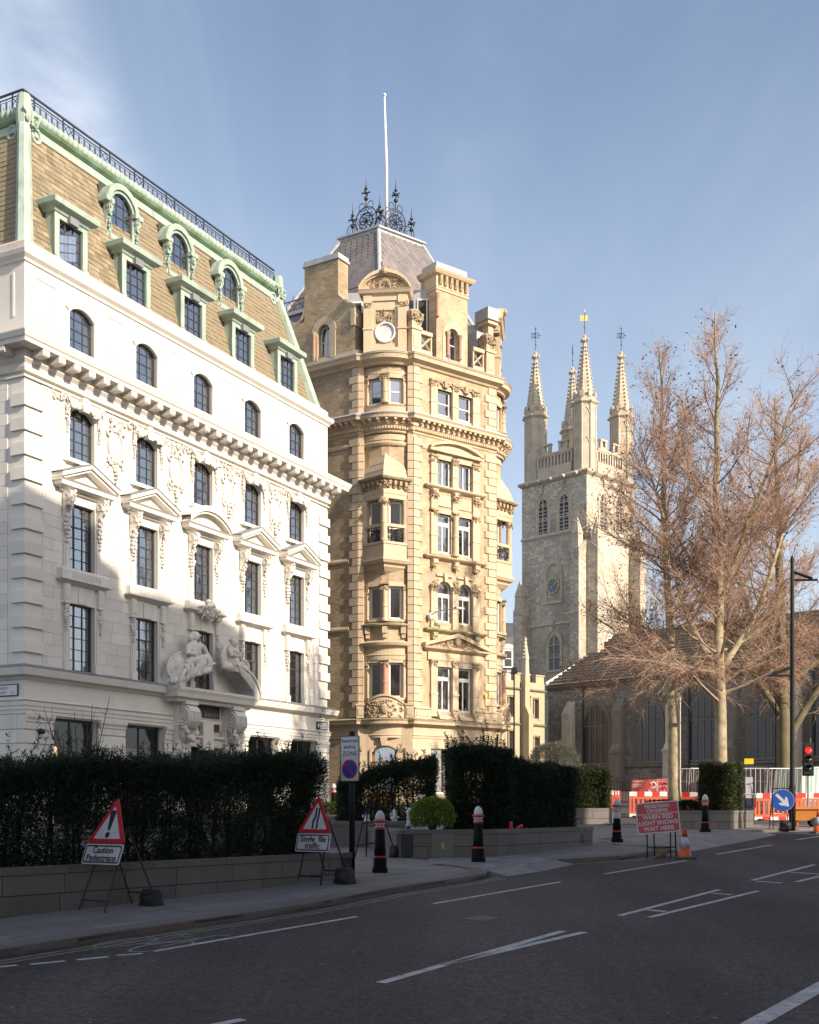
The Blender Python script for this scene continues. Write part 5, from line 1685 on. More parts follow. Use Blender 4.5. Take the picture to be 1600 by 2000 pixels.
m_ = MB()
for i in range(12):
    a0, a1 = math.pi * i / 12, math.pi * (i + 1) / 12
    m_.prism([(2.78 + q * math.cos(t), 27.25 + q * math.sin(t)) for q, t in ((0.38, a0), (0.72, a0), (0.72, a1), (0.38, a1))], 0.0, 0.04, 'y')
for x in (2.2, 3.36): m_.box(x - 0.16, x + 0.16, 0.0, 0.04, 25.7, 27.25)
m_.build('turret_arch', MT['tan'], tan, FT)
for (x, y, z0, z1) in ((3.2, -0.06, 26.05, 27.1), (2.34, -0.06, 26.05, 27.1), (t0 + 0.02, -0.02, 28.0, 29.0)):
    m_ = MB(); m_.lathe([(0.11, 0), (0.09, 0.05), (0.09, z1 - z0)], 10, (x, y, z0)); m_.m = 1; m_.lathe([(0.1, 0), (0.16, 0.2), (0.16, 0.24)], 10, (x, y, z1)); m_.build('colonnette', [MT['granite_pink'], MT['tan_carved']], tan, FT)
TP = [(t0, 1.3), (t0, 0.04), (t1, 0.04), (t1, 1.3)]
m_ = MB(); m_.sweep([(0, 29.45), (0.05, 29.48), (0.05, 29.6), (0, 29.62), (0.04, 29.66), (0.04, 30.2), (0.22, 30.28), (0.3, 30.4), (0.34, 30.5), (0, 30.54)], TP); m_.build('turret_cornice', MT['tan'], tan, FT)
for i in range(6):
    x = t0 + 0.2 + 0.36 * i
    MB().prism([(0.04, 29.7), (-0.08, 29.76), (-0.16, 29.95), (-0.2, 30.22), (0.04, 30.22)], x - 0.08, x + 0.08, 'x').build('turret_bracket', MT['tan_carved'], tan, FT)
MB().box(t0 + 0.02, t1 - 0.02, 0.06, 1.28, 30.5, 30.98).build('turret_cap', MT['lead'], tan, FT)
MB().box(4.9, 5.75, 0.5, 2.2, 25.6, 28.2).build('attic_block', MT['lead'], tan, FT)
m_ = MB(); m_.box(5.5, 5.85, 0.2, 0.7, 25.6, 28.6); m_.box(5.3, 6.05, 0.0, 0.9, 28.6, 28.8); m_.build('attic_chimney', MT['tan'], tan, FT)
MB().box(5.2, 6.15, -0.1, 1.0, 28.8, 29.45).build('chimney_cap', MT['lead'], tan, FT)

# --- attic of the flank: brick gable with arched window and tall chimney
m_ = MB(); wall_holes(m_, 7.6, 11.75, 25.6, 28.2, 0.0, [(9.35, 10.15, 26.05, 27.75)], 0.4); arch_fill(m_, 9.35, 10.15, 27.35, 27.75, 0, 0.4)
m_.quad((11.75, 0, 25.6), (11.75, 1.2, 25.6), (11.75, 1.2, 28.2), (11.75, 0, 28.2))
m_.prism([(8.42, 28.2), (11.75, 28.2), (11.5, 28.45), (11.2, 28.55), (10.95, 28.85), (10.7, 29.1), (8.42, 29.1)], 0.0, 0.7, 'y')
m_.box(8.43, 10.68, 0.0, 0.9, 29.1, 31.1)
m_.build('flank_gable', MT['brick'], tan, FF)
m_ = MB(); m_.box(8.35, 10.76, -0.08, 0.98, 31.1, 31.22); m_.box(8.40, 10.71, -0.03, 0.93, 31.22, 31.42); m_.build('chimney_cap', MT['lead'], tan, FF)
m_ = MB(); m_.tube([(10.7, 0.1, 29.15), (10.95, 0.1, 28.92), (11.2, 0.1, 28.62), (11.5, 0.1, 28.5), (11.78, 0.1, 28.28)], 0.1, 6); m_.tube([(8.45, 0.1, 28.9), (8.2, 0.1, 28.4), (7.9, 0.1, 28.25), (7.6, 0.1, 28.2)], 0.1, 6)
m_.box(11.55, 11.82, -0.08, 0.5, 27.3, 28.2); m_.build('gable_coping', MT['tan'], tan, FF)
add_window(tan, FF, 9.35, 10.15, 26.05, 27.75, 0.3, 2, 2, MT['white_paint'], bar=0.05, fw=0.06, glass='glass_clear', arch=27.35, back2=('curtain', 0.5, 1, 0, 1))
m_ = MB()
for i in range(12):
    a0, a1 = math.pi * i / 12, math.pi * (i + 1) / 12
    m_.prism([(9.75 + q * math.cos(t), 27.35 + q * math.sin(t)) for q, t in ((0.42, a0), (0.82, a0), (0.82, a1), (0.42, a1))], -0.04, 0.0, 'y')
for x in (9.15, 10.35): m_.box(x - 0.17, x + 0.17, -0.04, 0, 25.9, 27.35)
m_.build('gable_arch', MT['tan'], tan, FF)
m_ = MB(); m_.lathe([(0.11, 0), (0.09, 0.05), (0.09, 0.95)], 10, (9.16, -0.12, 26.2)); m_.m = 1; m_.lathe([(0.1, 0), (0.16, 0.2), (0.16, 0.24)], 10, (9.16, -0.12, 27.15)); m_.lathe([(0.02, 0), (0.12, 0.3)], 8, (9.16, -0.12, 25.9))
m_.build('colonnette', [MT['granite_pink'], MT['tan_carved']], tan, FF)

# --- slate roofs
def off_poly(P, dz, z, d):
    """offset a quad outward by d"""
    n = len(P); out = []
    for i in range(n):
        p0, p, p1 = Vector(P[i - 1]), Vector(P[i]), Vector(P[(i + 1) % n])
        e0, e1 = (p - p0).normalized(), (p1 - p).normalized()
        n0, n1 = Vector((e0.y, -e0.x)), Vector((e1.y, -e1.x))
        b = (n0 + n1).normalized()
        out.append(tuple(p + b * (d / max(0.3, b.dot(n0)))) + (z,))
    return out


dfl, dfr = (math.sin(FA), math.cos(FA)), (math.sin(TA), math.cos(TA))
pc_ = Vector((-1.75, 68.3))
pl_ = pc_ - Vector(dfl) * 2.55
pr_ = pc_ + Vector(dfr) * 3.15
pbk = pl_ + Vector(dfr) * 3.6 + Vector((0.6, 1.8))
TOPQ = [tuple(pl_), tuple(pc_), tuple(pr_), tuple(pbk)]
ZT, ZB, DO = 34.75, 27.6, 3.5
topv = off_poly(TOPQ, 0, ZT, 0.0); botv = off_poly(TOPQ, 0, ZB, DO)
m_ = MB(); m_.add(topv + botv, [(4, 5, 1, 0), (5, 6, 2, 1), (6, 7, 3, 2), (7, 4, 0, 3), (0, 1, 2, 3)])
pav = m_.build('pavilion_roof', MT['slate'], tan)
for (i, j) in ((0, 1), (1, 2)):
    a, b = Vector(botv[i]), Vector(botv[j]); at_, bt_ = Vector(topv[i]), Vector(topv[j])
    ex = (b - a).normalized(); up = ((at_ + bt_) / 2 - (a + b) / 2); up = (up - ex * up.dot(ex)).normalized(); nn = ex.cross(up)
    Fm = Matrix(((ex.x, -nn.x, up.x, a.x), (ex.y, -nn.y, up.y, a.y), (ex.z, -nn.z, up.z, a.z), (0, 0, 0, 1)))
    H = (at_ - a).dot(up); L = (b - a).length
    l0, r0 = 0.0, (at_ - a).dot(ex); l1, r1 = L, (bt_ - a).dot(ex)
    k = 0; h = 1.9
    sw, sh = 0.40, 0.36
    while h < H - 0.25:
        t = h / H
        x = l0 + (r0 - l0) * t + 0.1 + (sw / 2 if k % 2 else 0); xe = l1 + (r1 - l1) * t - 0.1
        dia = h < 3.2 or h > 5.6
        while x < xe - 0.1:
            Ms = Fm @ Matrix.Translation((x, -0.012 - random.uniform(0, .012), h)) @ Matrix.Rotation(R(2.5), 4, 'X')
            if dia: piece('slate', MT['slate'], pav, Ms @ Matrix.Translation((sw / 2, 0, -0.06)) @ Matrix.Rotation(R(45), 4, 'Y'), -0.17, 0.17, -0.014, 0.012, -0.17, 0.17)
            else: piece('slate', MT['slate'], pav, Ms, 0.006, sw - 0.006, -0.012, 0.012, 0, sh + 0.05)
            x += sw
        h += sh * (0.72 if dia else 1.0); k += 1
m_ = MB()
for i in (0, 1, 2): m_.tube([botv[i], topv[i]], 0.12, 8)
m_.build('hip_roll', MT['lead'], pav)
m_ = MB(); m_.sweep([(-0.1, ZT - 0.45), (0.16, ZT - 0.42), (0.10, ZT - 0.05), (0.22, ZT), (0.22, ZT + 0.1), (-0.2, ZT + 0.14)], TOPQ[:3] + [TOPQ[3]], closed=True); m_.build('roof_kerb', MT['lead'], pav)
# lead-faced dormers beside the aedicule
for (F, x0, x1) in ((FB, 2.75, 4.2), (FB, -1.5, 0.2)):
    m_ = MB(); m_.box(x0, x1, 1.7, 4.2, 26.0, 29.7); m_.m = 1; m_.box(x0 + 0.2, x1 - 0.2, 1.64, 1.7, 27.2, 29.2); m_.m = 2; m_.box(x0 + 0.28, (x0 + x1) / 2 - 0.04, 1.62, 1.64, 27.3, 29.1); m_.box((x0 + x1) / 2 + 0.04, x1 - 0.28, 1.62, 1.64, 27.3, 29.1)
    m_.build('lead_dormer', [MT['lead'], MT['white_paint'], MT['dark_room']], tan, F)
# iron cresting with finials
def finial(m_, x, y, z, h):
    m_.tube([(x, y, z), (x, y, z + h)], 0.035, 5)
    m_.blob((x, y, z + h * 0.45), 0.13, 8, 6); m_.blob((x, y, z + h * 0.85), 0.10, 8, 6)
    m_.tube([(x, y, z + h), (x, y, z + h + 0.5)], [0.03, 0.006], 4)
    for q in range(4):
        a = q * math.pi / 2 + 0.3
        m_.tube([(x, y, z + h * 0.66), (x + 0.25 * math.cos(a), y + 0.25 * math.sin(a), z + h * 0.70), (x + 0.24 * math.cos(a), y + 0.24 * math.sin(a), z + h * 0.6)], [0.06, 0.05, 0.02], 4)


z = ZT + 0.12
for (p, q) in ((TOPQ[0], TOPQ[1]), (TOPQ[1], TOPQ[2])):
    p, q = Vector(p), Vector(q)
    cen = (Vector(TOPQ[0]) + Vector(TOPQ[2])) / 2
    p, q = p + (cen - p) * 0.26, q + (cen - q) * 0.26
    e = (q - p); L = e.length; ang = math.atan2(e.y, e.x)
    m_ = MB()
    c = L / 2
    m_.ring((c, 0, 0.85), 0.75, 0.85, 0.035, 22, 5); m_.ring((c, 0, 0.8), 0.45, 0.55, 0.025, 16, 4)
    for i in range(22):
        m_.ring((c + 0.55 * math.cos(i * 2.4) * (i / 22) ** .5, 0, 0.82 + 0.62 * math.sin(i * 2.4) * (i / 22) ** .5), 0.12, 0.14, 0.02, 8, 4)
    for i in range(14):
        a = math.pi * 2 * i / 14
        m_.tube([(c, 0, 0.8), (c + 0.7 * math.cos(a), 0, 0.82 + 0.78 * math.sin(a))], 0.018, 4)
        m_.blob((c + 0.45 * math.cos(a + .2), 0, 0.8 + 0.52 * math.sin(a + .2)), (0.08, 0.03, 0.05), 5, 4)
    for s in (-1, 1):
        m_.ring((c + s * 0.98, 0, 0.45), 0.38, 0.45, 0.03, 14, 4); m_.ring((c + s * 0.98, 0, 0.42), 0.2, 0.25, 0.022, 10, 4)
        m_.ring((c + s * 0.3, 0, 1.75), 0.2, 0.26, 0.025, 10, 4)
    m_.box(0, L, -0.03, 0.03, 0, 0.06)
    finial(m_, c, 0, 1.5, 1.6)
    finial(m_, 0.0, 0, 0, 1.7); finial(m_, L, 0, 0, 1.7)
    m_.build('roof_cresting', MT['iron'], tan, Matrix.Translation((p.x, p.y, z)) @ Matrix.Rotation(ang, 4, 'Z') @ Matrix.Diagonal((1, 1, 0.92, 1)))
# flank mansard behind the white block, with bull's-eye dormer and cresting
m_ = MB(); m_.add([(0, 0.3, 25.6), (8.4, 0.3, 25.6), (8.4, 1.6, 29.6), (0, 1.6, 29.6), (8.4, 4, 29.9), (0, 4, 29.9)], [(0, 1, 2, 3), (3, 2, 4, 5)]); m_.build('flank_roof', MT['slate_dark'], tan, FF)
m_ = MB(); m_.box(0, 8.4, 1.5, 1.9, 29.55, 29.75); m_.build('roof_kerb', MT['lead'], tan, FF)
m_ = MB()
for i in range(14):
    x = 0.3 + i * 0.6
    m_.tube([(x, 1.7, 29.7), (x, 1.7, 30.75)], 0.03, 4); m_.ring((x + 0.3, 1.7, 30.1), 0.2, 0.26, 0.022, 10, 4); m_.ring((x + 0.15, 1.7, 29.95), 0.1, 0.12, 0.02, 8, 4)
m_.box(0.3, 8.4, 1.68, 1.72, 30.4, 30.45); m_.box(0.3, 8.4, 1.68, 1.72, 29.78, 29.82)
m_.build('roof_cresting', MT['iron_blue'], tan, FF)
m_ = MB(); cc = (6.55, 28.05)
for i in range(20):
    a0, a1 = 2 * math.pi * i / 20, 2 * math.pi * (i + 1) / 20
    m_.prism([(cc[0] + q * math.cos(t), cc[1] + q * 1.05 * math.sin(t)) for q, t in ((0.55, a0), (0.85, a0), (0.85, a1), (0.55, a1))], 0.15, 1.6, 'y')
m_.m = 1; m_.quad((5.9, 0.6, 27.4), (7.2, 0.6, 27.4), (7.2, 0.6, 28.7), (5.9, 0.6, 28.7))
m_.build('bulls_eye_dormer', [MT['white_paint'], mat('pink_board_window', (0.36, 0.26, 0.22), 0.7)], tan, FF)

# --- flagpole
fp = thing('flagpole', Matrix.Translation((-1.34, 70.2, ZT)), 'tall slim white flagpole rising from the slate pavilion roof', 'flagpole')
m_ = MB(); m_.tube([(0, 0, 0), (0, 0, 4.5), (-0.12, 0, 8.6)], [0.10, 0.085, 0.05], 8); m_.build('pole', MT['white_paint'], fp, WM[fp.name], smooth=True)
m_ = MB(); m_.blob((-0.12, 0, 8.7), 0.11, 8, 6); m_.build('ball_finial', MT['white_paint'], fp, WM[fp.name], smooth=True)
# --- wall floodlight
o = thing('wall_camera', FT @ Matrix.Translation((1.0, 0, 12.0)), 'grey floodlight on a long arm fixed to the tan front', 'floodlight')
m_ = MB(); m_.tube([(0, 0, 0), (0, -0.35, 0.05)], 0.05, 6); m_.tube([(0, -0.3, 0.05), (0.25, -0.7, 0.22), (0.9, -1.5, 0.3)], 0.03, 5); m_.build('arm', MT['lead_dark'], o, WM[o.name])
m_ = MB(); m_.box(0.6, 1.15, -1.62, -1.4, 0.25, 0.36); m_.build('lamp_head', MT['lead'], o, WM[o.name])
m_ = MB(); m_.blob((0, -0.2, -0.05), (0.13, 0.16, 0.2), 8, 6); m_.build('housing', MT['white_paint'], o, WM[o.name])

# ================================================================== church with pinnacled tower
def rag_mat(name, c1, c2, dark, scale=2.6, damt=0.55, lo=0.45, hi=0.62):
    m = bpy.data.materials.new(name); m.use_nodes = True
    N, L = m.node_tree.nodes, m.node_tree.links
    bs = N['Principled BSDF']; bs.inputs['Roughness'].default_value = 0.92
    g = N.new('ShaderNodeNewGeometry')
    mp = N.new('ShaderNodeMapping'); mp.inputs['Scale'].default_value = (1.0, 1.0, 1.7); L.new(g.outputs['Position'], mp.inputs['Vector'])
    v = N.new('ShaderNodeTexVoronoi'); v.inputs['Scale'].default_value = scale; L.new(mp.outputs[0], v.inputs['Vector'])
    v2 = N.new('ShaderNodeTexVoronoi'); v2.feature = 'DISTANCE_TO_EDGE'; v2.inputs['Scale'].default_value = scale; L.new(mp.outputs[0], v2.inputs['Vector'])
    sp = N.new('ShaderNodeSeparateColor'); L.new(v.outputs['Color'], sp.inputs[0])
    mx = N.new('ShaderNodeMix'); mx.data_type = 'RGBA'; mx.inputs['A'].default_value = (*c1, 1); mx.inputs['B'].default_value = (*c2, 1); L.new(sp.outputs[0], mx.inputs['Factor'])
    ed = N.new('ShaderNodeMapRange'); ed.inputs['From Max'].default_value = 0.09; ed.inputs['To Min'].default_value = 0.55; L.new(v2.outputs['Distance'], ed.inputs['Value'])
    m2 = N.new('ShaderNodeMix'); m2.data_type = 'RGBA'; m2.blend_type = 'MULTIPLY'; m2.inputs['Factor'].default_value = 1; L.new(mx.outputs['Result'], m2.inputs['A']); L.new(ed.outputs[0], m2.inputs['B'])
    nz = N.new('ShaderNodeTexNoise'); nz.inputs['Scale'].default_value = 0.22; nz.inputs['Detail'].default_value = 7; nz.inputs['Roughness'].default_value = 0.65; L.new(g.outputs['Position'], nz.inputs['Vector'])
    r = N.new('ShaderNodeMapRange'); r.inputs['From Min'].default_value = lo; r.inputs['From Max'].default_value = hi; r.inputs['To Max'].default_value = damt; L.new(nz.outputs['Fac'], r.inputs['Value'])
    m3 = N.new('ShaderNodeMix'); m3.data_type = 'RGBA'; m3.inputs['B'].default_value = (*dark, 1); L.new(m2.outputs['Result'], m3.inputs['A']); L.new(r.outputs[0], m3.inputs['Factor'])
    L.new(m3.outputs['Result'], bs.inputs['Base Color'])
    bp = N.new('ShaderNodeBump'); bp.inputs['Strength'].default_value = 0.6; bp.inputs['Distance'].default_value = 0.04; L.new(ed.outputs[0], bp.inputs['Height']); L.new(bp.outputs[0], bs.inputs['Normal'])
    return m


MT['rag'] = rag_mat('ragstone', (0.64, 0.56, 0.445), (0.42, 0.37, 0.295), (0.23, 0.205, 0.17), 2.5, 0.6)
MT['rag_dark'] = rag_mat('shaded_ragstone', (0.30, 0.26, 0.21), (0.19, 0.17, 0.14), (0.08, 0.07, 0.06), 2.2, 0.7)  # darker ragstone copy, the nave wall's shade put into its colour
MT['dress'] = mat('tower_dressings', (0.56, 0.48, 0.37), 0.9, (0.38, 0.325, 0.25), 1.4, 0.8, streak=0.65, streak_col=(0.18, 0.16, 0.13), bump=0.2)
MT['dress_dark'] = mat('dark_dressings', (0.22, 0.19, 0.15), 0.9, (0.13, 0.11, 0.09), 1.2, 0.9, streak=0.4, streak_col=(0.06, 0.05, 0.045), bump=0.2)  # darker copy of the dressings, shade of the nave side in its colour
MT['cloi'] = mat('porch_stone', (0.48, 0.39, 0.26), 0.9, (0.36, 0.29, 0.19), 0.9, 0.9, streak=0.5, streak_col=(0.15, 0.12, 0.08), bump=0.2)
MT['church_tile'] = mat('church_roof_tile', (0.20, 0.145, 0.10), 0.9, (0.13, 0.10, 0.075), 0.7, 0.9, brick=None, streak=0.4, streak_col=(0.26, 0.21, 0.14), fine=0.15, bump=0.3, bscale=9)
MT['leaded'] = mat('leaded_glass', (0.03, 0.03, 0.034), 0.25, (0.05, 0.05, 0.052), 6.0, 0.9, spec=0.6)

FK = fr(16.74, 115.0, R(45))                               # X along the sunlit face, Y along the shaded one
church = thing('church', fr(16.74, 115.0, R(45), gz(115)), 'grey ragstone church with square tower, four crocketed spires and long nave', 'church')
S6, E = 6.0, 0.95
TZ = 33.75
m_ = MB(); m_.box(-E, S6 + E, -E, S6 + E, 3.0, TZ); m_.build('tower', MT['rag'], church, FK)
FKL = FK @ Matrix.Translation((-E, S6 + E, 0)) @ Matrix.Rotation(R(-90), 4, 'Z')     # shaded face, X from far to near
FKR = FK @ Matrix.Translation((-E, -E, 0))                                               # sunlit face
W = S6 + 2 * E
SQ = [(-E, -E), (S6 + E, -E), (S6 + E, S6 + E), (-E, S6 + E)]
m_ = MB(); m_.sweep([(0, TZ - 0.35), (0.08, TZ - 0.3), (0.30, TZ - 0.1), (0.34, TZ + 0.05), (0.2, TZ + 0.2), (0, TZ + 0.25)], SQ, closed=True); m_.build('tower_cornice', MT['dress'], church, FK)
for i in range(5):
    for (F) in (FKL, FKR):
        m_ = MB(); x = 0.9 + (W - 1.8) * i / 4
        m_.blob((x, -0.36, TZ - 0.12), (0.16, 0.26, 0.2), 7, 5); m_.blob((x, -0.56, TZ - 0.08), (0.11, 0.14, 0.12), 6, 4); m_.build('gargoyle', MT['dress'], church, F)
for (z, d) in ((28.3, 0.12), (19.6, 0.14)):
    MB().sweep([(0, z - 0.15), (0.05, z - 0.12), (d, z), (0, z + 0.2)], SQ, closed=True).build('string_course', MT['dress'], church, FK)


def gothic(F, xc, z0, z1, w, lights, louver=True, mt='dress', dk='dark_room', tiers=2, hood=True):
    """pointed window: moulded surround, mullions, louvres or leaded glass"""
    zs = z1 - w * 0.75
    def arch(r, n=8):
        out = []
        for s in (-1, 1):
            pts = []
            for i in range(n + 1):
                t = i / n
                a = t * math.pi / 3
                pts.append((xc + s * ((w + 2 * r) * math.cos(a) - (w / 2 + r)), zs + (z1 - zs + r * 1.3) * math.sin(a) / 0.866))
            out.append(pts)
        return out
    for s, (i_, o_) in enumerate(zip(arch(0.0), arch(0.26))):
        pass
    m_ = MB()
    for (r0, r1, y0) in ((0.0, 0.16, -0.02), (0.14, 0.34, -0.06)):
        A, B = arch(r0), arch(r1)
        for pa_, pb_ in zip(A, B):
            for (a, b, c, d) in zip(pa_, pa_[1:], pb_[1:], pb_): m_.prism([a, b, c, d], y0, 0.05, 'y')
        for s in (-1, 1): m_.box(*sorted((xc + s * (w / 2 + r0), xc + s * (w / 2 + r1))), y0, 0.05, z0, zs)
    m_.box(xc - w / 2 - 0.3, xc + w / 2 + 0.3, -0.1, 0.05, z0 - 0.2, z0)
    if hood:
        for pts in arch(0.42): m_.tube([(p[0], -0.08, p[1]) for p in pts] + [(xc, -0.08, z1 + 1.25)], 0.07, 5)
        m_.blob((xc, -0.1, z1 + 1.3), (0.12, 0.1, 0.16), 6, 4)
    wn_ = m_.build('window', MT[mt], church, F)
    inn = arch(0.0)
    poly = [(xc - w / 2, z0), (xc + w / 2, z0)] + inn[1] + inn[0][::-1]
    MB().prism(poly, -0.012, 0.0, 'y').build('window_dark', MT[dk], wn_, F)
    m_ = MB()
    for i in range(1, lights):
        x = xc - w / 2 + w * i / lights
        m_.box(x - 0.05, x + 0.05, -0.07, -0.01, z0, z1 - 0.1 - abs(i - lights / 2) * 0.15)
    for t in range(1, tiers + 1):
        z = z0 + (zs - z0) * t / tiers
        m_.box(xc - w / 2, xc + w / 2, -0.06, -0.01, z - 0.05, z + 0.03)
        for i in range(lights):
            x = xc - w / 2 + w * (i + 0.5) / lights
            m_.ring((x, -0.035, z - 0.05), w / lights * 0.46, w / lights * 0.55, 0.045, 8, 4, 0, math.pi)
    m_.build('tracery', MT[mt], wn_, F)
    if louver:
        n = int((zs - z0) / 0.34)
        for i in range(n):
            z = z0 + 0.1 + i * 0.34
            m_ = MB(); m_.add([(xc - w / 2, -0.06, z), (xc + w / 2, -0.06, z), (xc + w / 2, -0.013, z + 0.16), (xc - w / 2, -0.013, z + 0.16)], [(0, 1, 2, 3)])
            m_.build('louvre', MT['lead_dark'], wn_, F)


for F in (FKL, FKR):
    for xc in (W / 2 - 1.28, W / 2 + 1.28): gothic(F, xc, 28.55, 32.0, 1.05, 2)
    gothic(F, W / 2 + 0.1, 15.2, 18.6, 1.3, 2, False, dk='leaded')
# niche with the clock on the shaded face
m_ = MB(); m_.box(W / 2 - 1.1, W / 2 + 1.1, -0.1, 0.02, 21.6, 21.9); m_.box(W / 2 - 1.15, W / 2 - 0.8, -0.08, 0.02, 21.9, 24.6); m_.box(W / 2 + 0.8, W / 2 + 1.15, -0.08, 0.02, 21.9, 24.6)
for i in range(10):
    a0, a1 = math.pi * i / 10, math.pi * (i + 1) / 10
    m_.prism([(W / 2 + q * math.cos(t), 24.5 + q * 1.2 * math.sin(t)) for q, t in ((0.8, a0), (1.15, a0), (1.15, a1), (0.8, a1))], -0.08, 0.02, 'y')
m_.build('niche_surround', MT['dress'], church, FKL)
ck = thing('tower_clock', FKL @ Matrix.Translation((W / 2, -0.06, 23.35)), 'round blue clock with gilt hands in the shaded tower face', 'clock')
m_ = MB(); m_.prism([(0.78 * math.cos(2 * math.pi * i / 28), 0.78 * math.sin(2 * math.pi * i / 28)) for i in range(28)], -0.05, 0.04, 'y'); m_.build('dial', mat('clock_blue', (0.10, 0.15, 0.20), 0.5), ck, WM[ck.name])
gilt = mat('gilt_leaf', (0.72, 0.52, 0.20), 0.35, metal=0.3)
m_ = MB(); m_.ring((0, -0.06, 0), 0.74, 0.74, 0.04, 28, 5)
m_.build('rim', gilt, ck, WM[ck.name])
for i in range(12):
    a = math.pi * i / 6; MB().box(-0.022, 0.022, -0.065, -0.05, 0.52, 0.66).move(Matrix.Rotation(a, 4, 'Y')).build('hour_mark', gilt, ck, WM[ck.name])
for (a, l) in ((R(50), 0.6), (R(-130), 0.42)): MB().box(-0.03, 0.03, -0.085, -0.07, -0.08, l).move(Matrix.Rotation(a, 4, 'Y')).build('hand', gilt, ck, WM[ck.name])
# pierced parapet between the turrets
for (F, o) in ((FKL, 0), (FKR, 1)):
    m_ = MB(); x0, x1 = 1.9, W - 1.9
    m_.box(x0, x1, 0.1, 0.4, TZ + 0.2, 35.0); m_.box(x0, x1, 0.06, 0.44, 36.1, 36.32)
    n = 10
    for i in range(n + 1): m_.box(x0 + (x1 - x0) * i / n - 0.09, x0 + (x1 - x0) * i / n + 0.09, 0.1, 0.4, 35.0, 36.1)
    for i in range(n):
        c = x0 + (x1 - x0) * (i + 0.5) / n; m_.prism([(c - 0.2, 36.12), (c, 35.92), (c + 0.2, 36.12)], 0.1, 0.4, 'y')
    m_.build('pierced_parapet', MT['dress'], church, F)
    for k in range(2):
        a = x0 + (x1 - x0) * (0.12 + 0.5 * k); b = a + (x1 - x0) * 0.26
        m_ = MB()
        m_.box(a, b, 0.12, 0.38, 36.3, 36.55); m_.box(a, a + 0.3, 0.12, 0.38, 36.55, 37.1); m_.box(b - 0.3, b, 0.12, 0.38, 36.55, 37.1); m_.box(a - 0.06, b + 0.06, 0.06, 0.44, 37.1, 37.28)
        m_.build('merlon', MT['dress'], church, F)


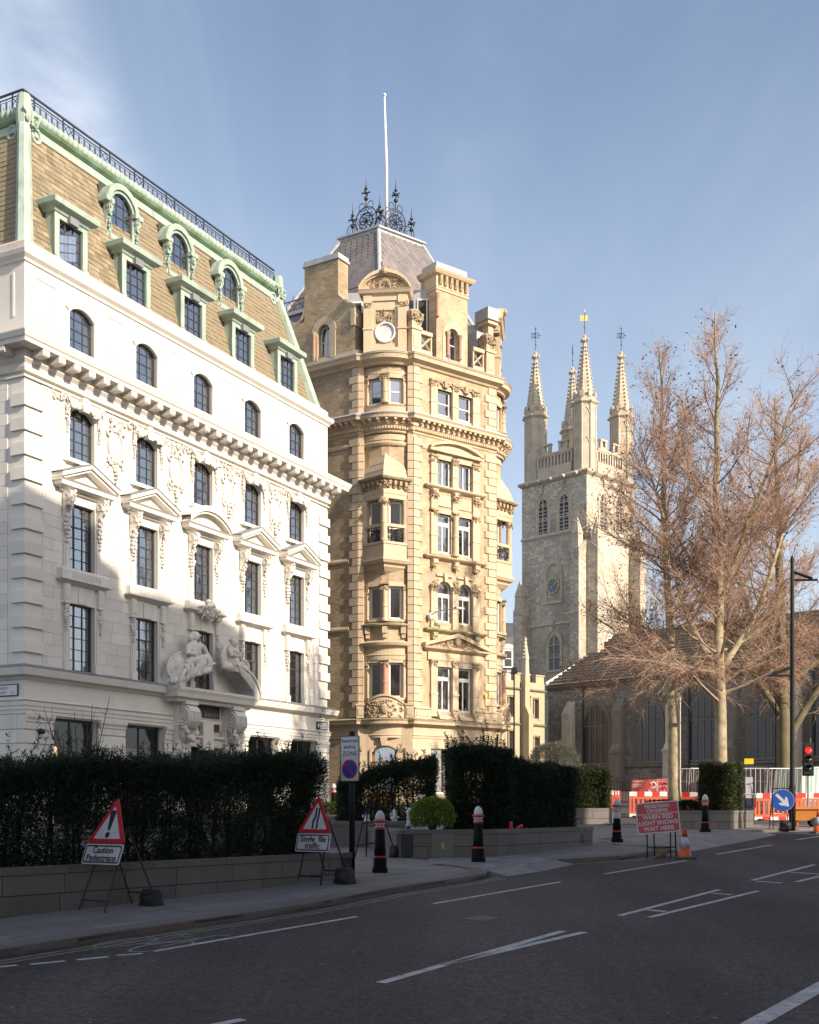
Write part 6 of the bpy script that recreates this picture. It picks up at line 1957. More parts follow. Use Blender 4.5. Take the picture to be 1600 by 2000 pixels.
def oct_turret(x, y, i):
    r = 1.08
    o8 = math.pi / 8
    m_ = MB(); m_.lathe([(r, 0), (r, 40.4 - TZ - 0.0)], 8, (x, y, TZ), o8); t = m_.build('turret', MT['dress'], church, FK)
    m_ = MB()
    for q in range(8):                                     # corner shafts and blind tracery
        a = q * math.pi / 4 + o8
        m_.tube([(x + 1.08 * math.cos(a), y + 1.08 * math.sin(a), TZ), (x + 1.08 * math.cos(a), y + 1.08 * math.sin(a), 40.3)], 0.09, 5)
        a = q * math.pi / 4
        for z in (36.9, 39.9): m_.ring((x, y, z), 0.001, 0.001, 0.001, 3, 3) if 0 else None
        cx_, cy_ = x + 1.0 * math.cos(a), y + 1.0 * math.sin(a)
        tx, ty = -math.sin(a), math.cos(a)
        for z in (36.9, 39.7):
            m_.tube([(cx_ - tx * 0.33, cy_ - ty * 0.33, z - 0.35), (cx_ - tx * 0.2, cy_ - ty * 0.2, z), (cx_, cy_, z + 0.2), (cx_ + tx * 0.2, cy_ + ty * 0.2, z), (cx_ + tx * 0.33, cy_ + ty * 0.33, z - 0.35)], 0.06, 4)
    m_.build('turret_ribs', MT['dress'], church, FK)
    m_ = MB(); m_.lathe([(r, 40.2), (r + 0.22, 40.42), (r + 0.22, 40.55), (r + 0.02, 40.62), (r + 0.02, 40.95), (r - 0.15, 40.95)], 8, (x, y, 0), o8)
    for q in range(8):
        a = q * math.pi / 4 + o8
        m_.box(-0.2, 0.2, -0.09, 0.09, 40.9, 41.45).move(Matrix.Translation((x + 1.03 * math.cos(a), y + 1.03 * math.sin(a), 0)) @ Matrix.Rotation(a + math.pi / 2, 4, 'Z'), len(m_.v) - 8)
        m_.blob((x + 1.26 * math.cos(a), y + 1.26 * math.sin(a), 40.45), (0.14, 0.14, 0.14), 6, 4)
    m_.build('turret_battlement', MT['dress'], church, FK)
    m_ = MB(); m_.lathe([(0.95, 40.6), (0.16, 46.35), (0.0, 46.5)], 8, (x, y, 0), o8); m_.build('spire', MT['dress'], church, FK)
    m_ = MB()
    for q in range(8):
        a = q * math.pi / 4 + o8
        for k in range(14):
            t = 0.05 + 0.93 * k / 14
            rr_ = 0.95 + (0.16 - 0.95) * t + 0.06
            m_.blob((x + rr_ * math.cos(a), y + rr_ * math.sin(a), 40.6 + 5.75 * t), (0.10, 0.10, 0.09), 5, 4)
    m_.build('crockets', MT['dress'], church, FK, kind='stuff')
    m_ = MB(); m_.lathe([(0.12, 46.2), (0.36, 46.42), (0.34, 46.6), (0.14, 46.75), (0.18, 46.95), (0.0, 47.15)], 8, (x, y, 0))
    for q in range(4):
        a = q * math.pi / 2; m_.blob((x + 0.34 * math.cos(a), y + 0.34 * math.sin(a), 46.55), (0.16, 0.16, 0.14), 6, 4)
    m_.build('finial', MT['dress'], church, FK)
    gl = gilt if i == 0 else MT['iron_blue']
    v = thing('weather_vane', FK @ Matrix.Translation((x, y, 47.1)) @ Matrix.Diagonal((0.75, 0.75, 0.92, 1)), ['gilded weather vane on the nearest and tallest looking church spire', 'dark weather vane on the right hand church spire', 'dark weather vane on the half hidden rear church spire', 'dark weather vane on the left hand church spire'][i], 'weather vane', 'weather vanes on the church tower')
    m_ = MB(); m_.tube([(0, 0, 0), (0, 0, 2.3)], 0.04, 5); m_.tube([(-.2, 0, .7), (.2, 0, .7)], 0.03, 4); m_.build('rod', MT['iron'], v, WM[v.name])
    Rv = WM[v.name] @ Matrix.Rotation(R(-45 if i != 2 else 30), 4, 'Z')
    m_ = MB()
    for (x0, x1, z0, z1) in ((-.55, .4, 1.42, 1.49), (-.55, .4, 1.92, 1.99), (-.55, -.48, 1.49, 1.92), (.33, .4, 1.49, 1.92)): m_.box(x0, x1, -.02, .02, z0, z1)
    m_.ring((-.1, 0, 1.7), .16, .16, .045, 12, 4)
    if i == 0: m_.box(-.48, .33, -.008, .008, 1.49, 1.92)
    m_.tube([(.4, 0, 1.7), (.75, 0, 1.7)], [.05, .01], 4); m_.build('flag', gl, v, Rv)
    m_ = MB(); m_.blob((0, 0, 2.3), .07, 6, 4); m_.prism([(-.1, 2.38), (.12, 2.38), (.05, 2.62), (-.05, 2.58)], -.015, .015, 'y'); m_.build('cockerel', gl, v, Rv)


for i, (x, y) in enumerate(((0, 0), (S6, 0), (S6, S6), (0, S6))): oct_turret(x, y, i)
# clasping buttresses with gabled tops
def buttress(F, x0, x1, d, ztop, name='buttress', mt='rag'):
    m_ = MB(); m_.prism([(0.0, 3.0), (-d - 0.25, 3.0), (-d - 0.25, ztop * 0.45), (-d, ztop * 0.45 + 0.6), (-d, ztop - 1.0), (0.0, ztop)], x0, x1, 'x'); m_.build(name, MT[mt], church, F)
    m_ = MB(); c = (x0 + x1) / 2
    m_.tbox(x0 + 0.1, x1 - 0.1, -d + 0.05, -d + 0.05 + (x1 - x0 - 0.2), ztop - 1.0, ztop + 0.4, 0.05); m_.tbox(x0 + 0.1, x1 - 0.1, -d + 0.05, -d + 0.05 + (x1 - x0 - 0.2), ztop + 0.4, ztop + 2.0, (x1 - x0 - 0.2) / 2 - 0.02)
    for k in range(5):
        for s in (-1, 1): m_.blob((c + s * (x1 - x0) * 0.42 * (1 - k / 6), -d + 0.4, ztop + 0.4 + k * 0.3), 0.11, 5, 4)
    m_.build('buttress_pinnacle', MT['dress'], church, F)


buttress(FKR, -0.05, 0.95, 1.3, 27.3)
buttress(FKL, W - 0.95, W + 0.05, 1.3, 27.3)
buttress(FKR, W - 0.95, W + 0.05, 1.3, 27.3)
buttress(FKL, -0.05, 0.95, 1.3, 22.2)
# nave
NX0, NX1, NR, NE = -6.8, 12.8, 18.4, 13.2
m_ = MB(); m_.add([(NX0 - 0.5, -1.2, NE - 0.25), (3.0, -1.2, NR), (3.0, -52, NR), (NX0 - 0.5, -52, NE - 0.25), (NX1, -1.2, NE), (NX1, -52, NE)], [(0, 1, 2, 3), (1, 4, 5, 2)]); m_.build('nave_roof', MT['church_tile'], church, FK)
m_ = MB()
for j in range(16):                                        # tile courses standing proud
    t = (j + 0.5) / 16
    x, z = NX0 - 0.5 + (3.5 - NX0) * t, NE - 0.25 + (NR - NE + 0.25) * t
    m_.box(x - 0.02, x + 0.3, -52, -1.2, z - 0.02, z + 0.035 + 0.15)
m_.build('tile_courses', MT['church_tile'], church, FK)
m_ = MB(); m_.tube([(NX0 - 0.6, -1.15, NE - 0.15), (-2, -1.15, (NE * 0.52 + NR * 0.48) - 0.1), (3.0, -1.15, NR + 0.12)], 0.16, 5); m_.build('lead_verge', mat('pale_flashing', (0.62, 0.6, 0.57), 0.6), church, FK)
m_ = MB(); m_.box(2.85, 3.15, -52, -1.2, NR, NR + 0.18); m_.build('ridge', MT['church_tile'], church, FK)
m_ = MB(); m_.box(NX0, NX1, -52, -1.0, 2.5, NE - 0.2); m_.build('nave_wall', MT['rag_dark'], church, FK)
FN = FK @ Matrix.Translation((NX0, -1.0, 0)) @ Matrix.Rotation(R(-90), 4, 'Z')          # nave wall seen from outside
m_ = MB(); m_.sweep([(0, NE - 0.75), (0.1, NE - 0.7), (0.3, NE - 0.5), (0.3, NE - 0.3), (0, NE - 0.2)], [(0, 0), (51, 0)]); m_.build('nave_cornice', MT['dress_dark'], church, FN)
MB().sweep([(0, 5.2), (0.05, 5.25), (0.16, 5.4), (0, 5.6)], [(0, 0), (51, 0)]).build('string_course', MT['dress_dark'], church, FN)
for k in range(8):
    x = 2.6 + 5.4 * k
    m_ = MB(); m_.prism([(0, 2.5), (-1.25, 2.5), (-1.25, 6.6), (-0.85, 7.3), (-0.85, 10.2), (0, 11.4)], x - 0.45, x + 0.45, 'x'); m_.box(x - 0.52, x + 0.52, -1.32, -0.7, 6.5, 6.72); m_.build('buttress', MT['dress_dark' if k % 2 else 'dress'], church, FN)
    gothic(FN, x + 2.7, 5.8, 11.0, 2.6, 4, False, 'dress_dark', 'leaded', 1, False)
m_ = MB()
for k in range(4): m_.tube([(4.0 + k * 10.8, -0.15, 2.8), (4.0 + k * 10.8, -0.15, NE - 0.6)], 0.07, 6)
m_.build('downpipes', MT['iron'], church, FN, kind='stuff')
# sunlit porch
FPo = fr(7.45, 101.0, R(45))
m_ = MB(); wall_holes(m_, 0, 6.2, 2.8, 12.7, 0, [(1.1, 1.95, 9.6, 11.3), (4.5, 5.35, 9.6, 11.3), (1.1, 1.95, 5.6, 8.4), (4.4, 5.5, 4.2, 8.0)], 0.3)
m_.quad((6.2, 0, 2.8), (6.2, 6, 2.8), (6.2, 6, 12.7), (6.2, 0, 12.7)); m_.quad((0, 0, 2.8), (0, 6, 2.8), (0, 6, 12.7), (0, 0, 12.7)); m_.quad((0, 0.3, 12.7), (6.2, 0.3, 12.7), (6.2, 6, 12.7), (0, 6, 12.7))
m_.build('porch_wall', MT['cloi'], church, FPo)
for (z, d) in ((12.0, 0.16), (9.0, 0.16)): MB().sweep([(0, z - 0.12), (0.05, z - 0.1), (d, z), (0, z + 0.14)], [(0, 6), (0, 0), (6.2, 0), (6.2, 6)]).build('string_course', MT['dress_dark'], church, FPo)
for (a, b) in ((0.1, 1.2), (2.0, 2.9), (3.5, 4.2), (5.0, 6.1)):
    m_ = MB(); m_.box(a, b, 0.0, 0.3, 12.7, 13.3); m_.box(a - 0.06, b + 0.06, -0.06, 0.36, 13.3, 13.42); m_.build('merlon', MT['cloi'], church, FPo)
for (a, b, z0, z1) in ((1.1, 1.95, 9.6, 11.3), (4.5, 5.35, 9.6, 11.3), (1.1, 1.95, 5.6, 8.4), (4.4, 5.5, 4.2, 8.0)):
    m_ = MB(); m_.box(a - 0.25, a, -0.06, 0.02, z0 - 0.1, z1 + 0.2); m_.box(b, b + 0.25, -0.06, 0.02, z0 - 0.1, z1 + 0.2); m_.box(a - 0.3, b + 0.3, -0.1, 0.02, z1 + 0.1, z1 + 0.25); m_.box((a + b) / 2 - 0.05, (a + b) / 2 + 0.05, 0.12, 0.2, z0, z1)
    m_.m = 1; m_.quad((a, 0.25, z0), (b, 0.25, z0), (b, 0.25, z1), (a, 0.25, z1)); m_.build('window', [MT['cloi'], MT['leaded']], church, FPo)
m_ = MB(); m_.prism([(0, 2.8), (-0.9, 2.8), (-0.9, 9.8), (-0.5, 10.6), (-0.5, 13.2), (0, 13.4)], 2.95, 3.55, 'x'); m_.build('buttress', MT['cloi'], church, FPo)
m_ = MB(); m_.tbox(3.0, 3.5, -0.5, 0, 13.2, 14.6, 0.04); m_.tbox(3.0, 3.5, -0.5, 0, 14.6, 16.6, 0.24)
for k in range(6):
    for s in (-1, 1): m_.blob((3.25 + s * 0.26 * (1 - k / 7), -0.27, 14.7 + k * 0.32), 0.1, 5, 4)
m_.build('buttress_pinnacle', MT['dress'], church, FPo)
m_ = MB(); m_.tube([(2.9, -0.08, 2.8), (2.9, -0.08, 12.6)], 0.09, 6); m_.build('downpipe', MT['iron'], church, FPo)

# dark mansard house in the gap
FH = fr(10.2, 150.0, R(80))
hs = thing('far_house', fr(10.2, 150.0, R(80), gz(150)), 'dark slate mansard house with white dormer seen in the gap beside the church tower', 'building')
m_ = MB(); m_.box(-2, 5, 0, 8, 3, 19.0); m_.build('wall', mat('white_render', (0.55, 0.56, 0.58), 0.8, (0.45, 0.46, 0.48), 0.5, 0.8), hs, FH)
m_ = MB(); m_.add([(-2, -0.1, 19.0), (5, -0.1, 19.0), (5, 0.6, 23.3), (-2, 0.6, 23.3), (4, 4, 25.6), (-1, 4, 25.6), (5, 8, 23.3), (-2, 8, 23.3), (5, 8, 19), (-2, 8, 19)], [(0, 1, 2, 3), (3, 2, 4, 5), (2, 6, 4), (3, 7, 5), (1, 8, 6, 2), (0, 9, 7, 3)]); m_.build('roof', MT['slate_dark'], hs, FH)
m_ = MB(); m_.tube([(0.2, -0.05, 23.3), (2.0, 2, 25.7)], 0.1, 5); m_.box(-2, 5, -0.15, 0.1, 18.8, 19.1); m_.build('roof_trim', MT['lead'], hs, FH)
dw = MB(); dw.box(1.35, 2.75, -0.4, 0.4, 19.3, 21.7); dw.prism([(1.15, 21.7), (2.95, 21.7), (2.75, 22.1), (2.05, 22.3), (1.35, 22.1)], -0.55, 0.5, 'y'); d_ = dw.build('dormer', MT['white_paint'], hs, FH)
for (z0, z1) in ((19.5, 20.4), (20.5, 21.4)): MB().box(1.6, 2.5, -0.42, -0.4, z0, z1).build('pane', MT['leaded'], d_, FH)
ch = MB(); ch.box(-0.9, 0.3, 2, 3, 22, 26.2); ch.build('chimney', mat('chimney_brick', (0.30, 0.17, 0.10), 0.9), hs, FH)
for x in (-0.6, -0.05): MB().lathe([(0.2, 0), (0.16, 0.2), (0.15, 1.2), (0.19, 1.25)], 8, (x, 2.5, 26.2)).build('chimney_pot', mat('terracotta', (0.36, 0.15, 0.08), 0.9), hs, FH)

# ================================================================== ground, road and paving
RD = 0.085                                                 # the carriageway lies this far below the paving
K = 1.046
rz_ = lambda y: gz(y) - RD
asph = bpy.data.materials.new('asphalt'); asph.use_nodes = True
N, L = asph.node_tree.nodes, asph.node_tree.links
bs = N['Principled BSDF']; bs.inputs['Roughness'].default_value = 0.82; bs.inputs['Specular IOR Level'].default_value = 0.35
g = N.new('ShaderNodeNewGeometry')
n1 = N.new('ShaderNodeTexNoise'); n1.inputs['Scale'].default_value = 0.35; n1.inputs['Detail'].default_value = 5
v1 = N.new('ShaderNodeTexVoronoi'); v1.inputs['Scale'].default_value = 34
v2 = N.new('ShaderNodeTexVoronoi'); v2.inputs['Scale'].default_value = 5
for t in (n1, v1, v2): L.new(g.outputs['Position'], t.inputs['Vector'])
r1 = N.new('ShaderNodeValToRGB'); r1.color_ramp.elements[0].position = 0.3; r1.color_ramp.elements[0].color = (0.033, 0.0255, 0.0265, 1); r1.color_ramp.elements[1].position = 0.75; r1.color_ramp.elements[1].color = (0.055, 0.043, 0.0445, 1)
L.new(n1.outputs['Fac'], r1.inputs[0])
sc_ = N.new('ShaderNodeSeparateColor'); L.new(v1.outputs['Color'], sc_.inputs[0])
mr = N.new('ShaderNodeMapRange'); mr.inputs['To Min'].default_value = 0.4; mr.inputs['To Max'].default_value = 1.75; L.new(sc_.outputs[0], mr.inputs['Value'])
mm = N.new('ShaderNodeMix'); mm.data_type = 'RGBA'; mm.blend_type = 'MULTIPLY'; mm.inputs['Factor'].default_value = 1; L.new(r1.outputs[0], mm.inputs['A']); L.new(mr.outputs[0], mm.inputs['B'])
mpt = N.new('ShaderNodeMapping'); mpt.inputs['Rotation'].default_value = (0, 0, R(33.5)); mpt.inputs['Scale'].default_value = (0.75, 0.035, 1); L.new(g.outputs['Position'], mpt.inputs['Vector'])
ntr = N.new('ShaderNodeTexNoise'); ntr.inputs['Scale'].default_value = 1.0; ntr.inputs['Detail'].default_value = 4; L.new(mpt.outputs[0], ntr.inputs['Vector'])
mtr = N.new('ShaderNodeMapRange'); mtr.inputs['From Min'].default_value = 0.35; mtr.inputs['From Max'].default_value = 0.65; mtr.inputs['To Min'].default_value = 0.72; mtr.inputs['To Max'].default_value = 1.3; L.new(ntr.outputs['Fac'], mtr.inputs['Value'])
mxt = N.new('ShaderNodeMix'); mxt.data_type = 'RGBA'; mxt.blend_type = 'MULTIPLY'; mxt.inputs['Factor'].default_value = 1; L.new(mm.outputs['Result'], mxt.inputs['A']); L.new(mtr.outputs[0], mxt.inputs['B'])
mm = mxt
lt = N.new('ShaderNodeMath'); lt.operation = 'LESS_THAN'; lt.inputs[1].default_value = 0.085; L.new(v2.outputs['Distance'], lt.inputs[0])
s2 = N.new('ShaderNodeSeparateColor'); L.new(v2.outputs['Color'], s2.inputs[0])
gt = N.new('ShaderNodeMath'); gt.operation = 'GREATER_THAN'; gt.inputs[1].default_value = 0.82; L.new(s2.outputs[1], gt.inputs[0])
ml = N.new('ShaderNodeMath'); ml.operation = 'MULTIPLY'; L.new(lt.outputs[0], ml.inputs[0]); L.new(gt.outputs[0], ml.inputs[1])
m4 = N.new('ShaderNodeMix'); m4.data_type = 'RGBA'; m4.inputs['B'].default_value = (0.20, 0.19, 0.19, 1); L.new(ml.outputs[0], m4.inputs['Factor']); L.new(mm.outputs['Result'], m4.inputs['A'])   # trodden chewing gum and pale chippings
L.new(m4.outputs['Result'], bs.inputs['Base Color'])
bp = N.new('ShaderNodeBump'); bp.inputs['Strength'].default_value = 0.5; bp.inputs['Distance'].default_value = 0.01; L.new(sc_.outputs[1], bp.inputs['Height']); L.new(bp.outputs[0], bs.inputs['Normal'])
MT['asphalt'] = asph
MT['mortar'] = mat('paving_bed', (0.045, 0.041, 0.039), 0.95, (0.028, 0.026, 0.025), 3.0, 0.8)
MT['slab'] = mat('york_stone', (0.185, 0.167, 0.158), 0.85, (0.13, 0.118, 0.113), 1.6, 0.9, fine=0.12, rand=0.13, bump=0.15, bscale=18)
MT['sett'] = mat('granite_sett', (0.21, 0.195, 0.19), 0.8, (0.15, 0.14, 0.14), 4.0, 0.9, fine=0.15, rand=0.2, bump=0.2, bscale=30)
MT['kerb'] = mat('granite_kerb', (0.15, 0.115, 0.105), 0.8, (0.10, 0.08, 0.075), 3.0, 0.9, fine=0.15, rand=0.12, bump=0.2)
MT['granite'] = mat('grey_granite', (0.145, 0.128, 0.118), 0.75, (0.10, 0.089, 0.082), 1.5, 0.9, streak=0.55, streak_col=(0.075, 0.065, 0.058), fine=0.14, rand=0.09, bump=0.12, bscale=60)
MT['road_paint'] = mat('road_paint', (0.46, 0.45, 0.45), 0.75, (0.24, 0.23, 0.23), 5.0, 0.6, streak=0.85, streak_col=(0.06, 0.055, 0.055), sscale=(7, 7, 7), fine=0.2, bump=0.2)
MT['yellow_paint'] = mat('worn_yellow_paint', (0.30, 0.25, 0.13), 0.8, (0.09, 0.08, 0.065), 5.0, 0.7, fine=0.15)

m_ = MB()
for (y0, y1) in ((-60, 130), (130, 420)):
    m_.quad((-220, y0, rz_(y0)), (220, y0, rz_(y0)), (220, y1, rz_(y1)), (-220, y1, rz_(y1)))
m_.quad((-220, -200, rz_(-60)), (220, -200, rz_(-60)), (220, -60, rz_(-60)), (-220, -60, rz_(-60)))
tag(m_.build('road', MT['asphalt']), kind='structure')

ks = lambda pts: [(x * K, y * K) for x, y in pts]
kerb1 = ks([(-12.2, -1.0), (-8.1, 5.4), (-4.03, 11.84), (-3.5, 12.67), (-2.9, 13.62), (-2.02, 14.83), (-1.35, 15.86), (-0.29, 17.95), (0.72, 19.48), (1.11, 20.11), (1.32, 20.60), (1.36, 21.05), (1.22, 21.6)])
sett1 = ks([(1.36, 21.05), (2.06, 22.05), (2.84, 23.60)])
kerb2 = ks([(2.84, 23.60), (3.59, 24.13), (4.36, 24.67), (5.17, 25.85), (5.70, 26.75), (5.80, 27.6)])
sett2 = ks([(5.74, 26.9), (8.76, 31.92), (9.99, 34.18)])
isl = ks([(9.99, 34.18), (10.2, 35.1), (10.8, 35.45), (12.27, 36.17), (16.0, 38.2), (40, 51)])
front = kerb1[:-1] + sett1[1:] + kerb2[1:-1] + sett2[1:] + isl[1:]
Q = front + [(45, 129), (-70, 129), (-70, -2)]
m_ = MB()
m_.add([(x, y, gz(y) - 0.008) for x, y in Q], [tuple(range(len(Q)))])
pavement = tag(m_.build('pavement', MT['mortar']), kind='structure')


def clip_poly(sub, win):
    """Sutherland-Hodgman: sub clipped by the convex, counter-clockwise window"""
    out = sub
    for i in range(len(win)):
        a, b = win[i], win[(i + 1) % len(win)]
        ins = lambda p: (b[0] - a[0]) * (p[1] - a[1]) - (b[1] - a[1]) * (p[0] - a[0]) >= -1e-9
        res = []
        for j in range(len(out)):
            p, q = out[j - 1], out[j]
            if ins(q) != ins(p):
                dx, dy = q[0] - p[0], q[1] - p[1]
                den = (b[0] - a[0]) * dy - (b[1] - a[1]) * dx
                t = -((b[0] - a[0]) * (p[1] - a[1]) - (b[1] - a[1]) * (p[0] - a[0])) / den if abs(den) > 1e-12 else 0
                res.append((p[0] + dx * t, p[1] + dy * t))
            if ins(q): res.append(q)
        out = res
        if len(out) < 3: return []
    return out


def inside_poly(p, poly):
    c = False
    for i in range(len(poly)):
        a, b = poly[i - 1], poly[i]
        if (a[1] > p[1]) != (b[1] > p[1]) and p[0] < (b[0] - a[0]) * (p[1] - a[1]) / (b[1] - a[1]) + a[0]: c = not c
    return c


def area(poly):
    return abs(sum(poly[i - 1][0] * poly[i][1] - poly[i][0] * poly[i - 1][1] for i in range(len(poly)))) / 2


S1 = sett1 + [(2.84 * K - 1.2, 23.6 * K + 2.6), (0.55, 26.0), (0.35, 24.4), (0.75, 23.3), (1.22 * K, 21.6 * K)]
S2 = sett2 + [(9.2, 37.4), (7.9, 36.6), (6.1, 33.5), (4.9, 31.0), (5.2, 29.5), (5.80 * K, 27.6 * K)]


def pave(name, poly, holes, ang, w, d, m, parent, limit, gap=0.018, top=0.0, yfar=40.0, stagger=0.5, dz=0.05):
    ca, sa = math.cos(ang), math.sin(ang)
    loc = lambda p: (p[0] * ca + p[1] * sa, -p[0] * sa + p[1] * ca)
    glo = lambda p: (p[0] * ca - p[1] * sa, p[0] * sa + p[1] * ca)
    lp = [loc(p) for p in poly]
    ys = [p[1] for p in lp]; xs = [p[0] for p in lp]
    out = []
    j0, j1 = math.floor(min(ys) / d), math.ceil(max(ys) / d)
    for j in range(j0, j1):
        x = min(xs) - w * (stagger if j % 2 else 0) - random.uniform(0, 0.1)
        while x < max(xs):
            ww = w * random.uniform(0.8, 1.2)
            cx_, cy_ = glo((x + ww / 2, (j + 0.5) * d))
            if 4 < cy_ < yfar and -0.42 * cy_ < cx_ < 0.40 * cy_ and not any(inside_poly((cx_, cy_), h) for h in holes):
                win = [(x + gap / 2, j * d + gap / 2), (x + ww - gap / 2, j * d + gap / 2), (x + ww - gap / 2, (j + 1) * d - gap / 2), (x + gap / 2, (j + 1) * d - gap / 2)]
                pc = clip_poly(lp, win)
                if len(pc) >= 3 and area(pc) > 0.01: out.append((math.hypot(cx_, cy_), [glo(p) for p in pc]))
            x += ww
    out.sort(key=lambda t: t[0])
    rest = MB()
    for i, (_, pc) in enumerate(out):
        lift = top + random.uniform(-0.0015, 0.002)
        mb = MB() if i < limit else rest
        n = len(pc)
        mb.add([(x, y, gz(y) + lift) for x, y in pc] + [(x, y, gz(y) - dz) for x, y in pc], [tuple(range(n))] + [(k, (k + 1) % n, n + (k + 1) % n, n + k) for k in range(n)])
        if i < limit: mb.build(name, m, parent)
    if rest.v: rest.build(name + 's', m, parent, kind='stuff')
    return len(out)


near_paving = [p for p in front if p[1] < 45] + [(20, 60), (-30, 60), (-30, -2)]
pave('paving_slab', near_paving, [S1, S2], R(55), 0.95, 0.62, MT['slab'], pavement, 300)
pave('granite_sett', S1, [], R(58), 0.42, 0.2, MT['sett'], pavement, 120, top=0.001)
pave('granite_sett', S2, [], R(55), 0.55, 0.26, MT['sett'], pavement, 170, top=0.001)
# ramped granite edge where the setts meet the carriageway
for line in (sett1, sett2):
    for (p, q) in zip(line, line[1:]):
        dx, dy = q[0] - p[0], q[1] - p[1]; l = math.hypot(dx, dy); nx_, ny_ = dy / l * 0.45, -dx / l * 0.45
        n = max(1, round(l / 0.8))
        for i in range(n):
            a = (p[0] + dx * (i + 0.01) / n, p[1] + dy * (i + 0.01) / n); b = (p[0] + dx * (i + 0.99) / n, p[1] + dy * (i + 0.99) / n)
            MB().add([(a[0], a[1], gz(a[1])), (b[0], b[1], gz(b[1])), (b[0] + nx_, b[1] + ny_, rz_(b[1] + ny_) + 0.004), (a[0] + nx_, a[1] + ny_, rz_(a[1] + ny_) + 0.004), (a[0], a[1], rz_(a[1]) - 0.05), (b[0], b[1], rz_(b[1]) - 0.05)], [(0, 1, 2, 3), (0, 3, 4), (1, 2, 5)]).build('ramp_stone', MT['sett'], pavement)


def resample(path, step):
    return [(x, y, a) for (x, y, a, s) in along(path, step)]


def kerbs(line, ln=0.9):
    pts = resample(line, ln) + [(line[-1][0], line[-1][1], 0)]
    for (p, q) in zip(pts, pts[1:]):
        dx, dy = q[0] - p[0], q[1] - p[1]; l = math.hypot(dx, dy)
        if l < 0.05: continue
        nx_, ny_ = -dy / l * 0.30, dx / l * 0.30           # inner side
        e = 0.006 / l
        a = (p[0] + dx * e, p[1] + dy * e); b = (q[0] - dx * e, q[1] - dy * e)
        c, d = (b[0] + nx_, b[1] + ny_), (a[0] + nx_, a[1] + ny_)
        ox, oy = nx_ * 0.06, ny_ * 0.06
        MB().add([(a[0], a[1], rz_(a[1]) - 0.06), (b[0], b[1], rz_(b[1]) - 0.06), (c[0], c[1], rz_(c[1]) - 0.06), (d[0], d[1], rz_(d[1]) - 0.06), (a[0], a[1], gz(a[1]) - 0.012), (b[0], b[1], gz(b[1]) - 0.012),
                  (a[0] + ox, a[1] + oy, gz(a[1]) + 0.007), (b[0] + ox, b[1] + oy, gz(b[1]) + 0.007), (c[0], c[1], gz(c[1]) + 0.006), (d[0], d[1], gz(d[1]) + 0.006)], [(0, 1, 5, 4), (4, 5, 7, 6), (6, 7, 8, 9), (1, 2, 8, 7, 5), (3, 0, 4, 6, 9), (2, 3, 9, 8)]).build('kerb_stone', MT['kerb'], pavement)


kerbs(kerb1[1:]); kerbs(kerb2); kerbs(isl[:5])

# --- iron cover laid flush on the carriageway
MT['cover'] = mat('iron_cover', (0.035, 0.030, 0.028), 0.55, (0.05, 0.04, 0.035), 12.0, 0.9, bump=0.4, bscale=40)
_ru, _rv = Vector((0.557, 0.83)), Vector((0.83, -0.557))


def patch(name, cx_, cy_, l, w, m, dz=0.0025):
    c = Vector((cx_, cy_))
    q = [c + _ru * (sx * l / 2 + random.uniform(-.05, .05)) + _rv * (sy * w / 2 + random.uniform(-.03, .03)) for sx, sy in ((-1, -1), (1, -1), (1, 1), (-1, 1))]
    MB().add([(p.x, p.y, rz_(p.y) + dz) for p in q], [(0, 1, 2, 3)]).build(name, MT[m], bpy.data.objects['road'])


patch('manhole_cover', 0.9, 15.6, 0.45, 0.35, 'cover', 0.0035)
# --- road markings: thin sheets on the carriageway
def stripe(name, pts, w, m, parent=None, off=0.0, lift=0.004):
    m_ = MB(); k = len(pts); vs = []
    for i, p in enumerate(pts):
        a, b = pts[max(0, i - 1)], pts[min(k - 1, i + 1)]
        dx, dy = b[0] - a[0], b[1] - a[1]; l = math.hypot(dx, dy); nx_, ny_ = dy / l, -dx / l
        for s in (off - w / 2, off + w / 2): vs.append((p[0] + nx_ * s, p[1] + ny_ * s, rz_(p[1] + ny_ * s) + lift))
    m_.add(vs, [(2 * i, 2 * i + 1, 2 * i + 3, 2 * i + 2) for i in range(k - 1)])
    return m_.build(name, m, parent)


road = bpy.data.objects['road']
for pts, w in (([(-0.25, 10.41), (1.76, 13.75)], 0.11), ([(0.30, 11.35), (1.99, 13.66)], 0.11), ([(0.33, 16.54), (2.47, 19.74)], 0.09), ([(-2.6, 12.21), (-0.66, 15.09)], 0.09), ([(-4.4, 10.8), (-3.7, 11.35)], 0.08), ([(-3.59, 11.39), (-3.32, 11.6)], 0.08),
               ([(-3.22, 11.66), (-2.97, 11.86)], 0.08), ([(-2.91, 11.94), (-2.68, 12.07)], 0.08), ([(3.44, 21.24), (5.63, 24.4)], 0.09), ([(6.68, 26.16), (8.86, 29.41)], 0.10), ([(10.15, 31.55), (12.41, 34.72)], 0.12),
               ([(2.65, 15.19), (4.76, 18.48)], 0.09), ([(2.99, 15.01), (5.3, 18.28)], 0.09), ([(3.13, 15.82), (3.33, 15.62)], 0.12), ([(4.51, 17.95), (4.75, 17.73)], 0.12), ([(5.7, 20.02), (7.87, 23.35)], 0.10), ([(6.34, 19.74), (7.76, 21.72)], 0.10),
               ([(5.72, 19.86), (6.05, 19.57)], 0.12), ([(6.85, 21.6), (7.36, 21.08)], 0.12), ([(2.2, 8.2), (2.50, 8.74), (3.47, 10.19), (4.2, 11.3)], 0.17), ([(-1.7, 8.35), (-1.23, 8.89)], 0.10)):
    stripe('road_line', ks(pts), w, MT['road_paint'], road)
kl = kerb1[1:-2]
stripe('yellow_line', kl, 0.05, MT['yellow_paint'], road, 0.22)
